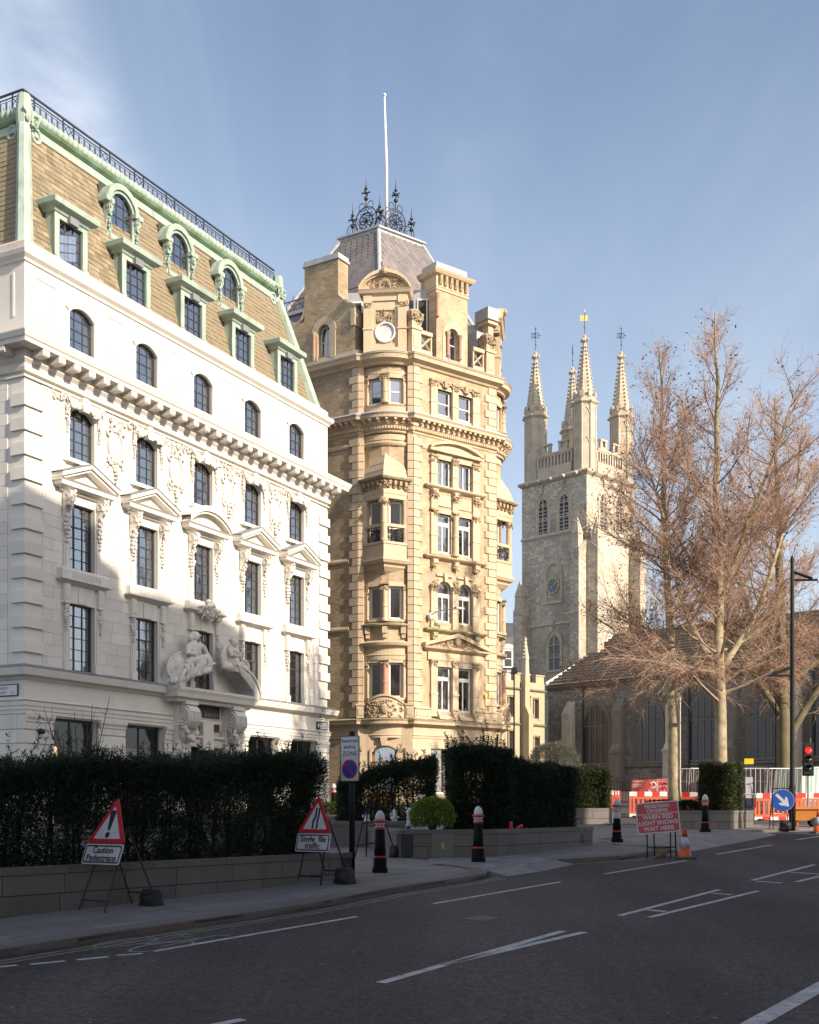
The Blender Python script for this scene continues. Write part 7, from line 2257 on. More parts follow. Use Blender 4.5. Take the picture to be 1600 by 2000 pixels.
stripe('yellow_line', kl, 0.05, MT['yellow_paint'], road, 0.36)
k2l = [(x, y) for x, y in kerb2[:-1]]
stripe('yellow_line', k2l, 0.05, MT['yellow_paint'], road, 0.25); stripe('yellow_line', k2l, 0.05, MT['yellow_paint'], road, 0.38)
# bicycle symbol
bk = MB()
bc = Vector((-2.62 * K, 12.98 * K)); bu = Vector((0.55, 0.835)); bv = Vector((0.835, -0.55))


def bline(pts, w=0.032):
    vs = []
    k = len(pts)
    for i, p in enumerate(pts):
        a, b = pts[max(0, i - 1)], pts[min(k - 1, i + 1)]
        dx, dy = b[0] - a[0], b[1] - a[1]; l = math.hypot(dx, dy) or 1
        for s in (-w / 2, w / 2):
            q = bc + bv * (p[0] + dy / l * s) + bu * (p[1] - dx / l * s)
            vs.append((q.x, q.y, rz_(q.y) + 0.004))
    bk.add(vs, [(2 * i, 2 * i + 1, 2 * i + 3, 2 * i + 2) for i in range(k - 1)])


for cx_ in (-0.28, 0.28): bline([(cx_ + 0.2 * math.cos(t * math.pi / 8), -0.35 + 0.45 * math.sin(t * math.pi / 8)) for t in range(17)])
for pl in ([(-0.28, -0.35), (-0.12, 0.35), (0.0, -0.35), (-0.28, -0.35)], [(-0.12, 0.35), (0.2, 0.35), (0.0, -0.35)], [(0.28, -0.35), (0.18, 0.6), (0.3, 0.7)], [(-0.15, 0.35), (-0.17, 0.5)], [(-0.24, 0.5), (-0.08, 0.5)]): bline(pl)
bk.build('cycle_symbol', mat('worn_cycle_paint', (0.34, 0.33, 0.33), 0.8, (0.12, 0.11, 0.11), 6.0, 0.6, fine=0.2), road)

# ================================================================== planters
MT['soil'] = mat('soil', (0.03, 0.024, 0.018), 0.95)


def planter(name, label, pts, top, faces, depth=None, back=None, ch=0.26, bl=1.1, cap=0.09):
    """planter of granite blocks; faces = consecutive edges of pts that show"""
    base = min(gz(p[1]) for p in pts) - 0.1
    c = pts[0]
    o = thing(name, Matrix.Translation((c[0], c[1], gz(c[1]))), label, 'planter', 'granite planters on the plaza')
    poly = pts + (back or [])
    n = len(poly)
    m_ = MB(); m_.add([(x, y, top - 0.16) for x, y in poly], [tuple(range(n))]); m_.build('soil', MT['soil'], o)
    for i in range(faces):
        a, b = poly[i], poly[(i + 1) % n]
        l = math.hypot(b[0] - a[0], b[1] - a[1])
        F = fr(a[0], a[1], math.atan2(b[0] - a[0], b[1] - a[1]))
        MB().box(0.0, l, 0.02, 0.28, base, top - cap - 0.004).build('core', MT['mortar'], o, F)
        for s in courses(0.0, l, top - cap - math.ceil((top - cap - base) / ch) * ch, top - cap, ch, bl, [], seed=i + int(a[0] * 10)):
            piece('granite_block', MT['granite'], o, F, s[0], s[1], 0.0, 0.1, s[2], s[3])
        x = 0.0
        while x < l - 0.05:
            w = min(bl * 1.3, l - x)
            if l - x - w < 0.3: w = l - x
            piece('coping_stone', MT['granite'], o, F, x + (0.004 if x else -0.012), x + w - 0.004 + (0.012 if x + w > l - 0.01 else 0), -0.012, 0.3, top - cap, top); x += w
    return o


wd = Vector((0.594, 0.804)); wnv = Vector((-0.804, 0.594))
w1e = Vector((-0.99, 20.49)); w1s = w1e - wd * 13.0
pl1 = planter('long_planter', 'long low granite planter wall under the near hedge beside the road', [tuple(w1s), tuple(w1e), tuple(w1e + wnv * 1.9)], 1.09, 2, back=[tuple(w1s + wnv * 1.9)])
pl2 = planter('corner_planter', 'angled grey granite planter with metal hatch below the tall hedge', [(-1.2, 29.5), (-0.2, 25.01), (1.85, 25.54), (4.5, 29.53), (3.4, 30.9)], 1.39, 4, back=[(0.5, 29.9)])
o = thing('access_hatch', fr(-0.2, 25.01, math.atan2(2.05, 0.53)) @ Matrix.Translation((0.92, -0.012, 1.06)), 'flat grey metal access hatch on the angled granite planter', 'hatch')
m_ = MB(); m_.box(-0.24, 0.24, 0.0, 0.03, -0.24, 0.24); m_.build('cover', mat('hatch_metal', (0.16, 0.15, 0.135), 0.5, (0.2, 0.19, 0.17), 4.0, 0.8, metal=0.4), o, WM[o.name])
m_ = MB(); m_.box(-0.02, 0.03, -0.006, 0.0, -0.07, 0.06); m_.build('label_plate', mat('hatch_yellow', (0.45, 0.34, 0.08), 0.6), o, WM[o.name])
o = thing('vent_grille', fr(1.85, 25.54, math.atan2(2.65, 3.99)) @ Matrix.Translation((4.2, -0.01, 1.10)), 'small dark slotted vent low in the granite planter side', 'vent')
for i in range(4): MB().box(-0.09, 0.09, -0.004, 0.02, 0.06 * i - 0.1, 0.06 * i - 0.065).build('slot', MT['iron'], o, WM[o.name])
pl3 = planter('far_planter', 'pale granite planter under the clipped sunlit far hedge', [(4.3, 39.7), (7.15, 41.3), (6.2, 43.4)], 1.84, 2, back=[(3.6, 41.9)])
pl4 = planter('square_planter', 'square granite planter holding the dark hedge cube', [(7.9, 37.6), (8.3, 37.0), (10.05, 37.32), (11.08, 38.75)], 1.77, 3, back=[(10.0, 40.0), (8.0, 39.2)])
# fountain basin and jets
fb = thing('fountain_basin', Matrix.Translation((-1.5, 28.56, gz(28.6))), 'low pale granite fountain basin wall behind the bollard', 'fountain')
FBn = fr(-4.6, 28.56, R(90))
m_ = MB(); m_.box(0.0, 4.5, 0.02, 0.3, 0.6, 1.46); m_.build('core', MT['mortar'], fb, FBn)
for i in range(5): piece('granite_block', MT['granite'], fb, FBn, i * 0.9 + 0.004, (i + 1) * 0.9 - 0.004, 0.0, 0.1, 0.7, 1.44)
for i in range(3): piece('coping_stone', MT['granite'], fb, FBn, i * 1.5 + 0.004, (i + 1) * 1.5 - 0.004, -0.02, 0.45, 1.44, 1.53)
water = mat('pool_water', (0.02, 0.025, 0.025), 0.08, spec=0.8)
m_ = MB(); m_.quad((0, 0.3, 1.40), (4.6, 0.3, 1.40), (4.6, 3.5, 1.40), (0, 3.5, 1.40)); m_.build('water', water, fb, FBn)
foam = mat('foaming_water', (0.75, 0.77, 0.80), 0.25, (0.5, 0.52, 0.55), 14.0, 0.9, spec=0.6)
foam.node_tree.nodes['Principled BSDF'].inputs['Transmission Weight'].default_value = 0.35
for i, (px, h, lab) in enumerate(((-1.07, 0.30, 'short white water jet left of the black bollard'), (-0.37, 0.44, 'white water jet just right of the black bollard'), (-0.02, 0.46, 'white water jet between its neighbours nearest the round shrub but one'), (0.29, 0.78, 'tallest white water jet beside the round shrub'), (0.45, 0.26, 'small white splash of water against the round shrub'))):
    m_ = MB(); rr = random.Random(i)
    prof = []
    for k in range(9):
        t = k / 8; prof.append((0, 0, t))
    pts = [(rr.uniform(-.025, .025), rr.uniform(-.02, .02), h * t[2]) for t in prof]
    m_.tube(pts, [(0.085 * (1 - 0.55 * t[2]) + rr.uniform(-.02, .02)) for t in prof], 8)
    for k in range(14): m_.blob((rr.uniform(-.09, .09), rr.uniform(-.06, .06), rr.uniform(0.0, h)), rr.uniform(.015, .035), 5, 4)
    o = m_.build('water_jet', foam, None, Matrix.Translation((px, 29.6, 1.38)), smooth=True)
    tag(o, lab, 'water jet', 'jets of the fountain')

# ================================================================== street furniture
MT['bol_black'] = mat('bollard_black', (0.005, 0.005, 0.006), 0.55, spec=0.12)
MT['bol_red'] = mat('bollard_red', (0.42, 0.02, 0.03), 0.4)
MT['bol_white'] = mat('bollard_white', (0.52, 0.52, 0.54), 0.45, (0.42, 0.42, 0.43), 9.0, 0.8)


def bollard(x, y, label, wrapped=False, s=1.0):
    o = thing('bollard', at(x, y, gz(y)), label, 'bollard', 'black and white city bollards')
    M0 = WM[o.name] @ Matrix.Diagonal((s * 0.82, s * 0.82, s, 1))
    m_ = MB(); m_.box(-0.17, 0.17, -0.17, 0.17, -0.05, 0.09); m_.build('base', MT['bol_black'], o, M0)
    m_ = MB(); m_.lathe([(0.155, 0.09), (0.15, 0.27), (0.14, 0.275)], 16); m_.build('foot', MT['bol_black'], o, M0, smooth=False)
    m_ = MB(); m_.lathe([(0.143, 0.275), (0.147, 0.285), (0.147, 0.30), (0.14, 0.31)], 16); m_.build('lower_ring', MT['bol_red'], o, M0)
    m_ = MB(); m_.lathe([(0.137, 0.305), (0.125, 0.5), (0.105, 0.82), (0.105, 0.83)], 16); m_.build('shaft', MT['bol_white'] if False else MT['bol_black'], o, M0, smooth=True)
    if wrapped:
        m_ = MB(); m_.lathe([(0.113, 0.60), (0.122, 0.66), (0.116, 0.72), (0.124, 0.8), (0.118, 0.87), (0.125, 0.9)], 14); m_.build('plastic_wrap', mat('clear_wrap', (0.55, 0.56, 0.58), 0.25, (0.4, 0.41, 0.43), 8.0, 0.9), o, M0, smooth=True)
    m_ = MB(); m_.lathe([(0.11, 0.80), (0.125, 0.815), (0.125, 0.835), (0.112, 0.85)], 16); m_.build('collar', MT['bol_red'], o, M0)
    m_ = MB(); m_.lathe([(0.112, 0.845), (0.125, 0.93)], 16); m_.build('drum', MT['bol_white'], o, M0)
    m_ = MB()
    for k in range(10):
        a = 2 * math.pi * k / 10; m_.blob((0.119 * math.cos(a), 0.119 * math.sin(a), 0.885), 0.018, 6, 4)
    m_.build('studs', MT['bol_black'], o, M0, kind='stuff')
    m_ = MB(); m_.lathe([(0.125, 0.925), (0.152, 0.94), (0.156, 0.955), (0.150, 0.975), (0.11, 0.98)], 16); m_.build('upper_ring', MT['bol_red'], o, M0)
    m_ = MB(); m_.lathe([(0.108, 0.975), (0.113, 1.0), (0.108, 1.05), (0.088, 1.10), (0.05, 1.14), (0.018, 1.158), (0.0, 1.162)], 16); m_.build('dome', MT['bol_white'], o, M0, smooth=True)


bollard(-0.53, 21.61, 'black bollard with white domed cap, nearest to the restricted parking sign', s=0.96)
bollard(1.38, 24.13, 'black bollard with white domed cap in front of the angled granite planter', s=0.96)
bollard(5.27, 30.57, 'black bollard wrapped in clear plastic left of the red pedestrian crossing sign', True, s=0.96)
bollard(8.75, 35.6, 'black bollard with white domed cap in front of the square granite planter', s=0.96)
bollard(-3.10, 49.3, 'small distant bollard with white cap at the end of the near hedge', s=1.1)

MT['sg_red'] = mat('sign_red_face', (0.46, 0.018, 0.025), 0.35, (0.38, 0.015, 0.02), 6.0, 0.8)
MT['sg_blue'] = mat('sign_blue_face', (0.008, 0.06, 0.30), 0.35)
MT['sg_white'] = mat('sign_white_face', (0.50, 0.50, 0.52), 0.4, (0.42, 0.42, 0.43), 9.0, 0.8)
MT['rust'] = mat('rusty_frame', (0.075, 0.035, 0.018), 0.85, (0.03, 0.022, 0.018), 9.0, 0.9)
MT['blk_frame'] = mat('black_frame', (0.012, 0.012, 0.013), 0.55, spec=0.2)
MT['sandbag'] = mat('black_sandbag', (0.018, 0.018, 0.02), 0.75, bump=0.3, bscale=12)


def rounded(w, h, r, n=4):
    pts = []
    for (cx_, cz, a0) in ((w / 2 - r, h / 2 - r, 0), (-w / 2 + r, h / 2 - r, 90), (-w / 2 + r, -h / 2 + r, 180), (w / 2 - r, -h / 2 + r, 270)):
        for i in range(n + 1): a = R(a0 + 90 * i / n); pts.append((cx_ + r * math.cos(a), cz + r * math.sin(a)))
    return pts


def tri_pts(side, r, n=4):
    h = side * 0.866
    V = [(0, h * 2 / 3), (-side / 2, -h / 3), (side / 2, -h / 3)]
    pts = []
    for k, v in enumerate(V):
        cx_, cz = v[0] * (1 - 2 * r / (h * 2 / 3)), v[1] * (1 - 2 * r / (h * 2 / 3))
        a0 = [30, 150, 270][k]
        for i in range(n + 1): a = R(a0 + 120 * i / n); pts.append((cx_ + r * math.cos(a), cz + r * math.sin(a)))
    return pts


def sandbag(parent, Mw, w, h, d, m='sandbag'):
    m_ = MB(); m_.tbox(-w * 0.5, w * 0.5, -d * 0.45, d * 0.45, 0, h * 0.55, 0.03); m_.tbox(-w * 0.46, w * 0.44, -d * 0.4, d * 0.4, h * 0.5, h * 0.95, 0.03); m_.blob((w * 0.1, -d * 0.25, h * 0.4), (w * 0.4, d * 0.4, h * 0.38), 8, 6)
    o = m_.build('sandbag', MT[m], None, Mw)
    mod_ = o.modifiers.new('remesh', 'REMESH'); mod_.mode = 'VOXEL'; mod_.voxel_size = 0.025; mod_.use_smooth_shade = True
    return o


def triangle_sign(name, label, x, y, face, lean, side, symbol, lines, plate_h, frame, zc, txt, roll=0.0):
    o = thing(name, at(x, y, gz(y)), label, 'road sign', 'temporary triangular road signs')
    B = WM[o.name] @ Matrix.Rotation(face, 4, 'Z')
    T = B @ Matrix.Rotation(R(-lean), 4, 'X') @ Matrix.Translation((0, 0, zc)) @ Matrix.Rotation(roll, 4, 'Y')
    MB().prism(tri_pts(side, 0.03), 0.0, 0.012, 'y').build('triangle', MT['sg_red'], o, T)
    MB().prism(tri_pts(side * 0.70, 0.012), -0.004, 0.0, 'y').move(Matrix.Translation((0, 0, -0.004))).build('triangle_face', MT['sg_white'], o, T)
    for poly in symbol: MB().prism([(p_[0] * side / 0.62, p_[1] * side / 0.62) for p_ in poly], -0.008, -0.004, 'y').build('symbol', MT['sign_black'], o, T)
    pz = -side * 0.29 - plate_h / 2 - 0.01
    pw = side * 0.98
    MB().prism([(p[0], p[1] + pz) for p in rounded(pw, plate_h, 0.03)], 0.0, 0.012, 'y').build('plate', MT['sg_white'], o, T)
    ring = rounded(pw - 0.035, plate_h - 0.035, 0.03)
    inn = rounded(pw - 0.075, plate_h - 0.075, 0.02)
    m_ = MB(); n = len(ring)
    m_.add([(p[0], -0.003, p[1] + pz) for p in ring] + [(p[0], -0.003, p[1] + pz) for p in inn], [(i, (i + 1) % n, n + (i + 1) % n, n + i) for i in range(n)])
    m_.build('plate_border', MT['sign_black'], o, T)
    for (t, dz) in lines: text_part('lettering', t, txt, MT['sign_black'], o, T, 0, pz + dz, -0.004, bold=0.0025, shear=0.0)
    for s in (-1, 1): MB().blob((s * 0.09, -0.012, -side * 0.22), 0.012, 6, 4).build('bolt', MT['lead_dark'], o, T)
    # A-frame
    f = MT[frame]
    top = T @ Vector((0, 0.02, side * 0.36)); topb = B.inverted() @ top
    hw = side * 0.34
    fy = (B.inverted() @ (T @ Vector((0, 0.02, pz)))).y
    m_ = MB()
    for s in (-1, 1): MB().tube([(s * hw * 0.75, topb.y + 0.01, topb.z * 0.8), (s * hw, fy - (topb.y - fy) * 0.9, 0.0)], 0.014, 5).build('leg', f, o, B)
    for s in (-1, 1): MB().tube([(s * hw * 0.75, topb.y + 0.03, topb.z * 0.8), (s * hw, topb.y + 0.5, 0.02)], 0.014, 5).build('leg', f, o, B)
    MB().tube([(-hw * 0.96, fy - (topb.y - fy) * 0.7, 0.14), (hw * 0.96, fy - (topb.y - fy) * 0.7, 0.14)], 0.012, 5).build('brace', f, o, B)
    MB().tube([(-hw * 0.97, topb.y + 0.42, 0.2), (hw * 0.97, topb.y + 0.42, 0.2)], 0.012, 5).build('brace', f, o, B)
    return o, B, topb


excl = [[(-0.018, -0.028), (0.018, -0.028), (0.045, 0.16), (0.04, 0.19), (0.0, 0.20), (-0.04, 0.19), (-0.045, 0.16)], [(0.034 * math.cos(i * math.pi / 6), -0.085 + 0.034 * math.sin(i * math.pi / 6)) for i in range(12)]]
narrow = [[(-0.055, -0.12), (-0.025, -0.12), (-0.025, -0.02), (0.012, 0.05), (0.012, 0.17), (-0.018, 0.17), (-0.018, 0.06), (-0.055, -0.01)], [(0.02, -0.12), (0.05, -0.12), (0.05, -0.0), (0.062, 0.05), (0.062, 0.17), (0.032, 0.17), (0.032, 0.05), (0.02, 0.0)]]
o, B, tb_ = triangle_sign('caution_sign', 'red triangle exclamation sign above a Caution Pedestrians plate on a rusty frame', -4.20, 15.60, R(-36), 20, 0.76, excl, [('Caution', 0.052), ('Pedestrians', -0.055)], 0.28, 'rust', 1.16, 0.128, R(0))
b1 = sandbag(None, B @ Matrix.Translation((0.1, tb_.y + 0.52, 0.0)), 0.34, 0.26, 0.24)
tag(b1, 'black sandbag weighting the rusty frame of the Caution Pedestrians sign', 'sandbag')
o, B, tb_ = triangle_sign('single_file_sign', 'red triangle narrowing road sign above a Single file traffic plate on black trestle', -1.64, 19.22, R(-36), 12, 0.72, narrow, [('Single  file', 0.055), ('traffic', -0.055)], 0.30, 'blk_frame', 1.06, 0.135, R(0))
b1 = sandbag(None, B @ Matrix.Translation((0.34, tb_.y + 0.25, 0.0)), 0.34, 0.28, 0.26)
tag(b1, 'black sandbag behind the Single file traffic sign against the granite wall', 'sandbag')

# restricted parking zone post
o = thing('parking_sign', at(-0.985, 20.62, gz(20.6)), 'tall black post with Restricted parking ZONE plate and blue no waiting roundel', 'road sign')
MB().lathe([(0.05, -0.05), (0.05, 2.5)], 12).build('post', MT['blk_frame'], o, WM[o.name], smooth=True)
T = WM[o.name] @ Matrix.Rotation(R(-34), 4, 'Z') @ Matrix.Translation((0.0, -0.065, 2.03))
MB().prism(rounded(0.40, 0.78, 0.03), 0.0, 0.015, 'y').build('plate_edge', MT['sign_black'], o, T)
MB().prism(rounded(0.375, 0.755, 0.025), -0.003, 0.0, 'y').build('plate', MT['sg_white'], o, T)
circ = lambda r, n=36: [(r * math.cos(2 * math.pi * i / n), -0.175 + r * math.sin(2 * math.pi * i / n)) for i in range(n)]
MB().prism(circ(0.165), -0.006, -0.003, 'y').build('roundel_ring', MT['sg_red'], o, T)
MB().prism(circ(0.135), -0.009, -0.006, 'y').build('roundel', MT['sg_blue'], o, T)
MB().prism([(-0.112, -0.055), (-0.088, -0.035), (0.112, -0.295), (0.088, -0.315)], -0.012, -0.009, 'y').build('slash', MT['sg_red'], o, T)
for (t, z, s) in (('Restricted', 0.305, 0.082), ('parking', 0.205, 0.082), ('ZONE', 0.085, 0.112)): text_part('lettering', t, s, MT['sign_black'], o, T, 0, z, -0.004, bold=0.001)

# empty tripod stand beside the planter
o = thing('tripod_stand', at(-0.72, 25.1, gz(25.1)), 'empty black folding sign stand leaning by the angled planter', 'sign stand')
for (a, b) in (((-0.17, 0.1, 1.12), (-0.42, -0.15, 0)), ((0.08, 0.1, 1.12), (0.46, 0.1, 0)), ((-0.17, 0.12, 1.1), (-0.2, 0.45, 0)), ((0.08, 0.12, 1.1), (0.2, 0.5, 0))): MB().tube([a, b], 0.015, 5).build('leg', MT['blk_frame'], o, WM[o.name])
MB().tube([(-0.19, 0.1, 1.12), (0.1, 0.1, 1.12)], 0.015, 5).build('top_bar', MT['blk_frame'], o, WM[o.name])
MB().tube([(-0.36, -0.08, 0.26), (-0.02, 0.3, 0.3)], 0.012, 5).build('brace', MT['blk_frame'], o, WM[o.name])
MB().tube([(-0.26, 0.02, 0.72), (0.0, 0.02, 0.75)], 0.012, 5).build('brace', MT['blk_frame'], o, WM[o.name])
b1 = sandbag(None, at(-0.34, 25.25, gz(25.2)), 0.2, 0.28, 0.26); tag(b1, 'round black sandbag at the foot of the empty sign stand', 'sandbag')
# two red drink cans on the planter edge
MT['can_red'] = mat('red_can', (0.45, 0.02, 0.03), 0.3); MT['can_top'] = mat('can_metal', (0.5, 0.5, 0.5), 0.3, metal=0.8)
for (x, y, lab, tilt) in ((2.22, 26.35, 'upright red drink can on the planter edge', 0), (2.36, 26.5, 'dented second red drink can lying against the first on the planter', 60)):
    o = thing('drink_can', at(x, y, 1.39) @ Matrix.Rotation(R(tilt), 4, 'Y'), lab, 'can', 'red drink cans on the planter')
    MB().lathe([(0.03, 0), (0.04, 0.01), (0.04, 0.13), (0.032, 0.145)], 12).build('body', MT['can_red'], o, WM[o.name]); MB().lathe([(0.033, 0.144), (0.033, 0.15), (0.028, 0.148)], 12).build('rim', MT['can_top'], o, WM[o.name])

# red pedestrian crossing sign
o = thing('crossing_sign', at(5.42, 26.15, gz(26.1) - 0.05), 'red board reading Pedestrian crossing when red light shows wait here', 'road sign')
T = WM[o.name] @ Matrix.Rotation(R(-10), 4, 'Z') @ Matrix.Rotation(R(-6), 4, 'X') @ Matrix.Rotation(R(-5), 4, 'Y') @ Matrix.Translation((0.05, -0.2, 0.84))
MB().prism(rounded(0.92, 0.68, 0.04), 0.0, 0.014, 'y').build('board_edge', MT['sg_white'], o, T)
MB().prism(rounded(0.87, 0.63, 0.035), -0.003, 0.0, 'y').build('board', MT['sg_red'], o, T)
MB().box(-0.435, 0.435, -0.006, -0.003, 0.075, 0.09).build('divider', MT['sg_white'], o, T)
for (t, z, s, sx) in (('PEDESTRIAN', 0.245, 0.098, 0.95), ('CROSSING', 0.15, 0.098, 0.95), ('WHEN RED', 0.01, 0.125, 1.0), ('LIGHT SHOWS', -0.115, 0.125, 1.0), ('WAIT HERE', -0.24, 0.125, 1.0)): text_part('lettering', t, s, MT['sg_white'], o, T, 0, z, -0.005, sx=sx, bold=0.003)
for (a, b) in (((-0.26, 0.03, 1.2), (-0.27, -0.1, -0.02)), ((0.25, 0.03, 1.2), (0.22, -0.16, -0.03)), ((-0.12, 0.05, 1.1), (0.02, 0.55, 0.0)), ((0.34, 0.05, 1.1), (0.5, 0.55, 0.0))): MB().tube([a, b], 0.016, 5).build('leg', MT['blk_frame'], o, WM[o.name])
MB().tube([(-0.27, -0.08, 0.2), (0.22, -0.12, 0.2)], 0.013, 5).build('brace', MT['blk_frame'], o, WM[o.name]); MB().tube([(0.0, 0.48, 0.2), (0.47, 0.48, 0.2)], 0.013, 5).build('brace', MT['blk_frame'], o, WM[o.name])
MB().tube([(-0.26, 0.05, 1.21), (0.25, 0.05, 1.24)], 0.016, 5).build('top_bar', MT['blk_frame'], o, WM[o.name])
MT['tan_bag'] = mat('tan_sandbag', (0.22, 0.16, 0.10), 0.85, (0.15, 0.11, 0.07), 9.0, 0.8)
b1 = sandbag(None, at(5.5, 26.3, gz(26.3) - 0.07), 0.24, 0.28, 0.2, 'tan_bag'); tag(b1, 'tan sandbag hung on the legs of the red crossing sign', 'sandbag')

MT['cone_or'] = mat('cone_orange', (0.62, 0.085, 0.02), 0.5, (0.48, 0.07, 0.02), 9.0, 0.8); MT['cone_w'] = mat('cone_sleeve', (0.46, 0.42, 0.46), 0.35, (0.36, 0.32, 0.36), 6.0, 0.9); MT['cone_b'] = mat('cone_base', (0.03, 0.05, 0.045), 0.7)


def cone(x, y, label, s=1.0, z=None):
    o = thing('traffic_cone', at(x, y, (rz_(y) if z is None else z), R(12)) @ Matrix.Diagonal((s, s, s, 1)), label, 'traffic cone', 'orange traffic cones')
    MB().tbox(-0.21, 0.21, -0.21, 0.21, 0, 0.045, 0.02).build('base', MT['cone_b'], o, WM[o.name])
    MB().lathe([(0.165, 0.04), (0.155, 0.07), (0.118, 0.24)], 18).build('lower_cone', MT['cone_or'], o, WM[o.name], smooth=True)
    MB().lathe([(0.119, 0.24), (0.069, 0.50)], 18).build('sleeve', MT['cone_w'], o, WM[o.name], smooth=True)
    MB().lathe([(0.068, 0.50), (0.034, 0.68), (0.03, 0.70)], 18).build('tip', MT['cone_or'], o, WM[o.name], smooth=True)


cone(5.95, 26.0, 'orange traffic cone with white sleeve beside the red crossing sign', 0.95)
cone(12.34, 36.3, 'orange traffic cone cut off at the edge of the picture')

# keep-right sign
o = thing('keep_right_sign', at(11.45, 37.0, gz(37)), 'round blue sign with white diagonal arrow on a low steel stand', 'road sign')
T = WM[o.name] @ Matrix.Rotation(R(-14), 4, 'Z') @ Matrix.Rotation(R(-6), 4, 'X') @ Matrix.Translation((0.02, -0.18, 0.88))
disc = lambda r, n=36: [(r * math.cos(2 * math.pi * i / n), r * math.sin(2 * math.pi * i / n)) for i in range(n)]
MB().prism(disc(0.345), 0, 0.014, 'y').build('rim', MT['sg_white'], o, T); MB().prism(disc(0.335), -0.003, 0.0, 'y').build('disc', MT['sg_blue'], o, T)
ar = [(-0.22, 0.035), (0.02, 0.035), (0.02, 0.12), (0.22, 0.0), (0.02, -0.12), (0.02, -0.035), (-0.22, -0.035)]
ca, sa = math.cos(R(-45)), math.sin(R(-45))
MB().prism([(x * ca - z * sa, x * sa + z * ca) for x, z in [(-0.27, 0.045), (0.04, 0.045), (-0.03, 0.15), (0.06, 0.15), (0.27, 0.0), (0.06, -0.15), (-0.03, -0.15), (0.04, -0.045), (-0.27, -0.045)]], -0.006, -0.003, 'y').build('arrow', MT['sg_white'], o, T)
for (a, b) in (((-0.28, 0.03, 1.26), (-0.30, -0.12, 0)), ((0.28, 0.03, 1.26), (0.26, -0.12, 0)), ((-0.28, 0.05, 1.2), (-0.24, 0.5, 0)), ((0.28, 0.05, 1.2), (0.3, 0.5, 0))): MB().tube([a, b], 0.016, 5).build('leg', MT['blk_frame'], o, WM[o.name])
MB().tube([(-0.28, 0.03, 1.26), (0.28, 0.03, 1.26)], 0.016, 5).build('top_bar', MT['blk_frame'], o, WM[o.name]); MB().tube([(-0.3, -0.08, 0.24), (0.26, -0.08, 0.24)], 0.013, 5).build('brace', MT['blk_frame'], o, WM[o.name])
b1 = sandbag(None, at(11.62, 37.2, gz(37.2)), 0.34, 0.3, 0.3); tag(b1, 'black sandbag at the foot of the blue keep right sign', 'sandbag')

# lamp column with banner brackets
o = thing('lamp_column', at(11.82, 37.15, gz(37.1)), 'tall slim black lamp column with two triangular side brackets', 'lamp post')
MB().lathe([(0.10, -0.05), (0.10, 1.3), (0.075, 1.4), (0.068, 5.0), (0.055, 8.35), (0.0, 8.5)], 12).build('column', MT['blk_frame'], o, WM[o.name], smooth=True)
for (z, s) in ((7.7, 1), (4.75, -1)):
    m_ = MB(); m_.tube([(0, 0, z), (s * 0.78, 0, z)], 0.035, 5); m_.tube([(0, 0, z + 0.26 * (1 if s < 0 else 1)), (s * 0.62, 0, z + 0.04)], 0.05, 5); m_.build('bracket', MT['blk_frame'], o, WM[o.name])
# temporary traffic light with its battery trolley
o = thing('traffic_light', at(14.05, 42.4, gz(42.4)), 'black traffic light showing red above a thin pole', 'traffic light')
MB().tube([(0, 0, 0.3), (0, 0, 1.75)], 0.035, 8).build('pole', MT['lead_dark'], o, WM[o.name])
T = WM[o.name] @ Matrix.Rotation(R(-12), 4, 'Z')
MB().box(-0.19, 0.19, -0.05, 0.1, 1.62, 2.78).build('backboard', MT['sign_black'], o, T); MB().box(-0.14, 0.14, -0.12, -0.05, 1.68, 2.72).build('head', MT['sign_black'], o, T)
for k, (z, m) in enumerate(((2.52, mat('red_light', (0.8, 0.02, 0.02), 0.4, emit=((1.0, 0.018, 0.012), 1.6))), (2.2, mat('dull_amber', (0.06, 0.025, 0.01), 0.3)), (1.88, mat('dull_green', (0.01, 0.035, 0.025), 0.3)))):
    MB().lathe([(0.115, 0), (0.1, 0.025), (0.0, 0.04)], 20).move(Matrix.Translation((0, -0.12, z)) @ Matrix.Rotation(R(90), 4, 'X')).build('lens', m, o, T, smooth=True)
    MB().add([(0.13 * math.cos(R(a)), -0.12 - d, z + 0.13 * math.sin(R(a))) for a in range(20, 161, 20) for d in (0, 0.14)], [(2 * i, 2 * i + 1, 2 * i + 3, 2 * i + 2) for i in range(7)]).build('hood', MT['sign_black'], o, T)
MB().tube([(0.05, 0, 2.78), (0.05, 0, 2.95)], 0.06, 8).build('sensor', MT['sign_black'], o, T)
o = thing('battery_trolley', at(12.95, 38.9, gz(38.9), R(-8)), 'orange wheeled battery trolley standing behind the lamp column', 'trolley')
MT['eq_or'] = mat('equipment_orange', (0.50, 0.17, 0.02), 0.5, (0.36, 0.12, 0.02), 4.0, 0.8)
MB().tbox(-0.5, 0.42, -0.25, 0.25, 0.2, 0.56, 0.03).build('box', MT['eq_or'], o, WM[o.name]); MB().tbox(-0.52, 0.44, -0.27, 0.27, 0.56, 0.64, 0.05).build('lid', MT['eq_or'], o, WM[o.name])
for (x) in (0.12,):
    for yy in (-0.3, 0.24):
        m_ = MB(); m_.lathe([(0.10, 0), (0.15, 0.01), (0.15, 0.06), (0.1, 0.07)], 16); m_.move(Matrix.Translation((x, yy + 0.07, 0.15)) @ Matrix.Rotation(R(90), 4, 'X')); m_.build('tyre', MT['sandbag'], o, WM[o.name])
        m_ = MB(); m_.lathe([(0.09, -0.005), (0.03, -0.02)], 12); m_.move(Matrix.Translation((x, yy, 0.15)) @ Matrix.Rotation(R(90), 4, 'X')); m_.build('hub', MT['can_top'], o, WM[o.name])
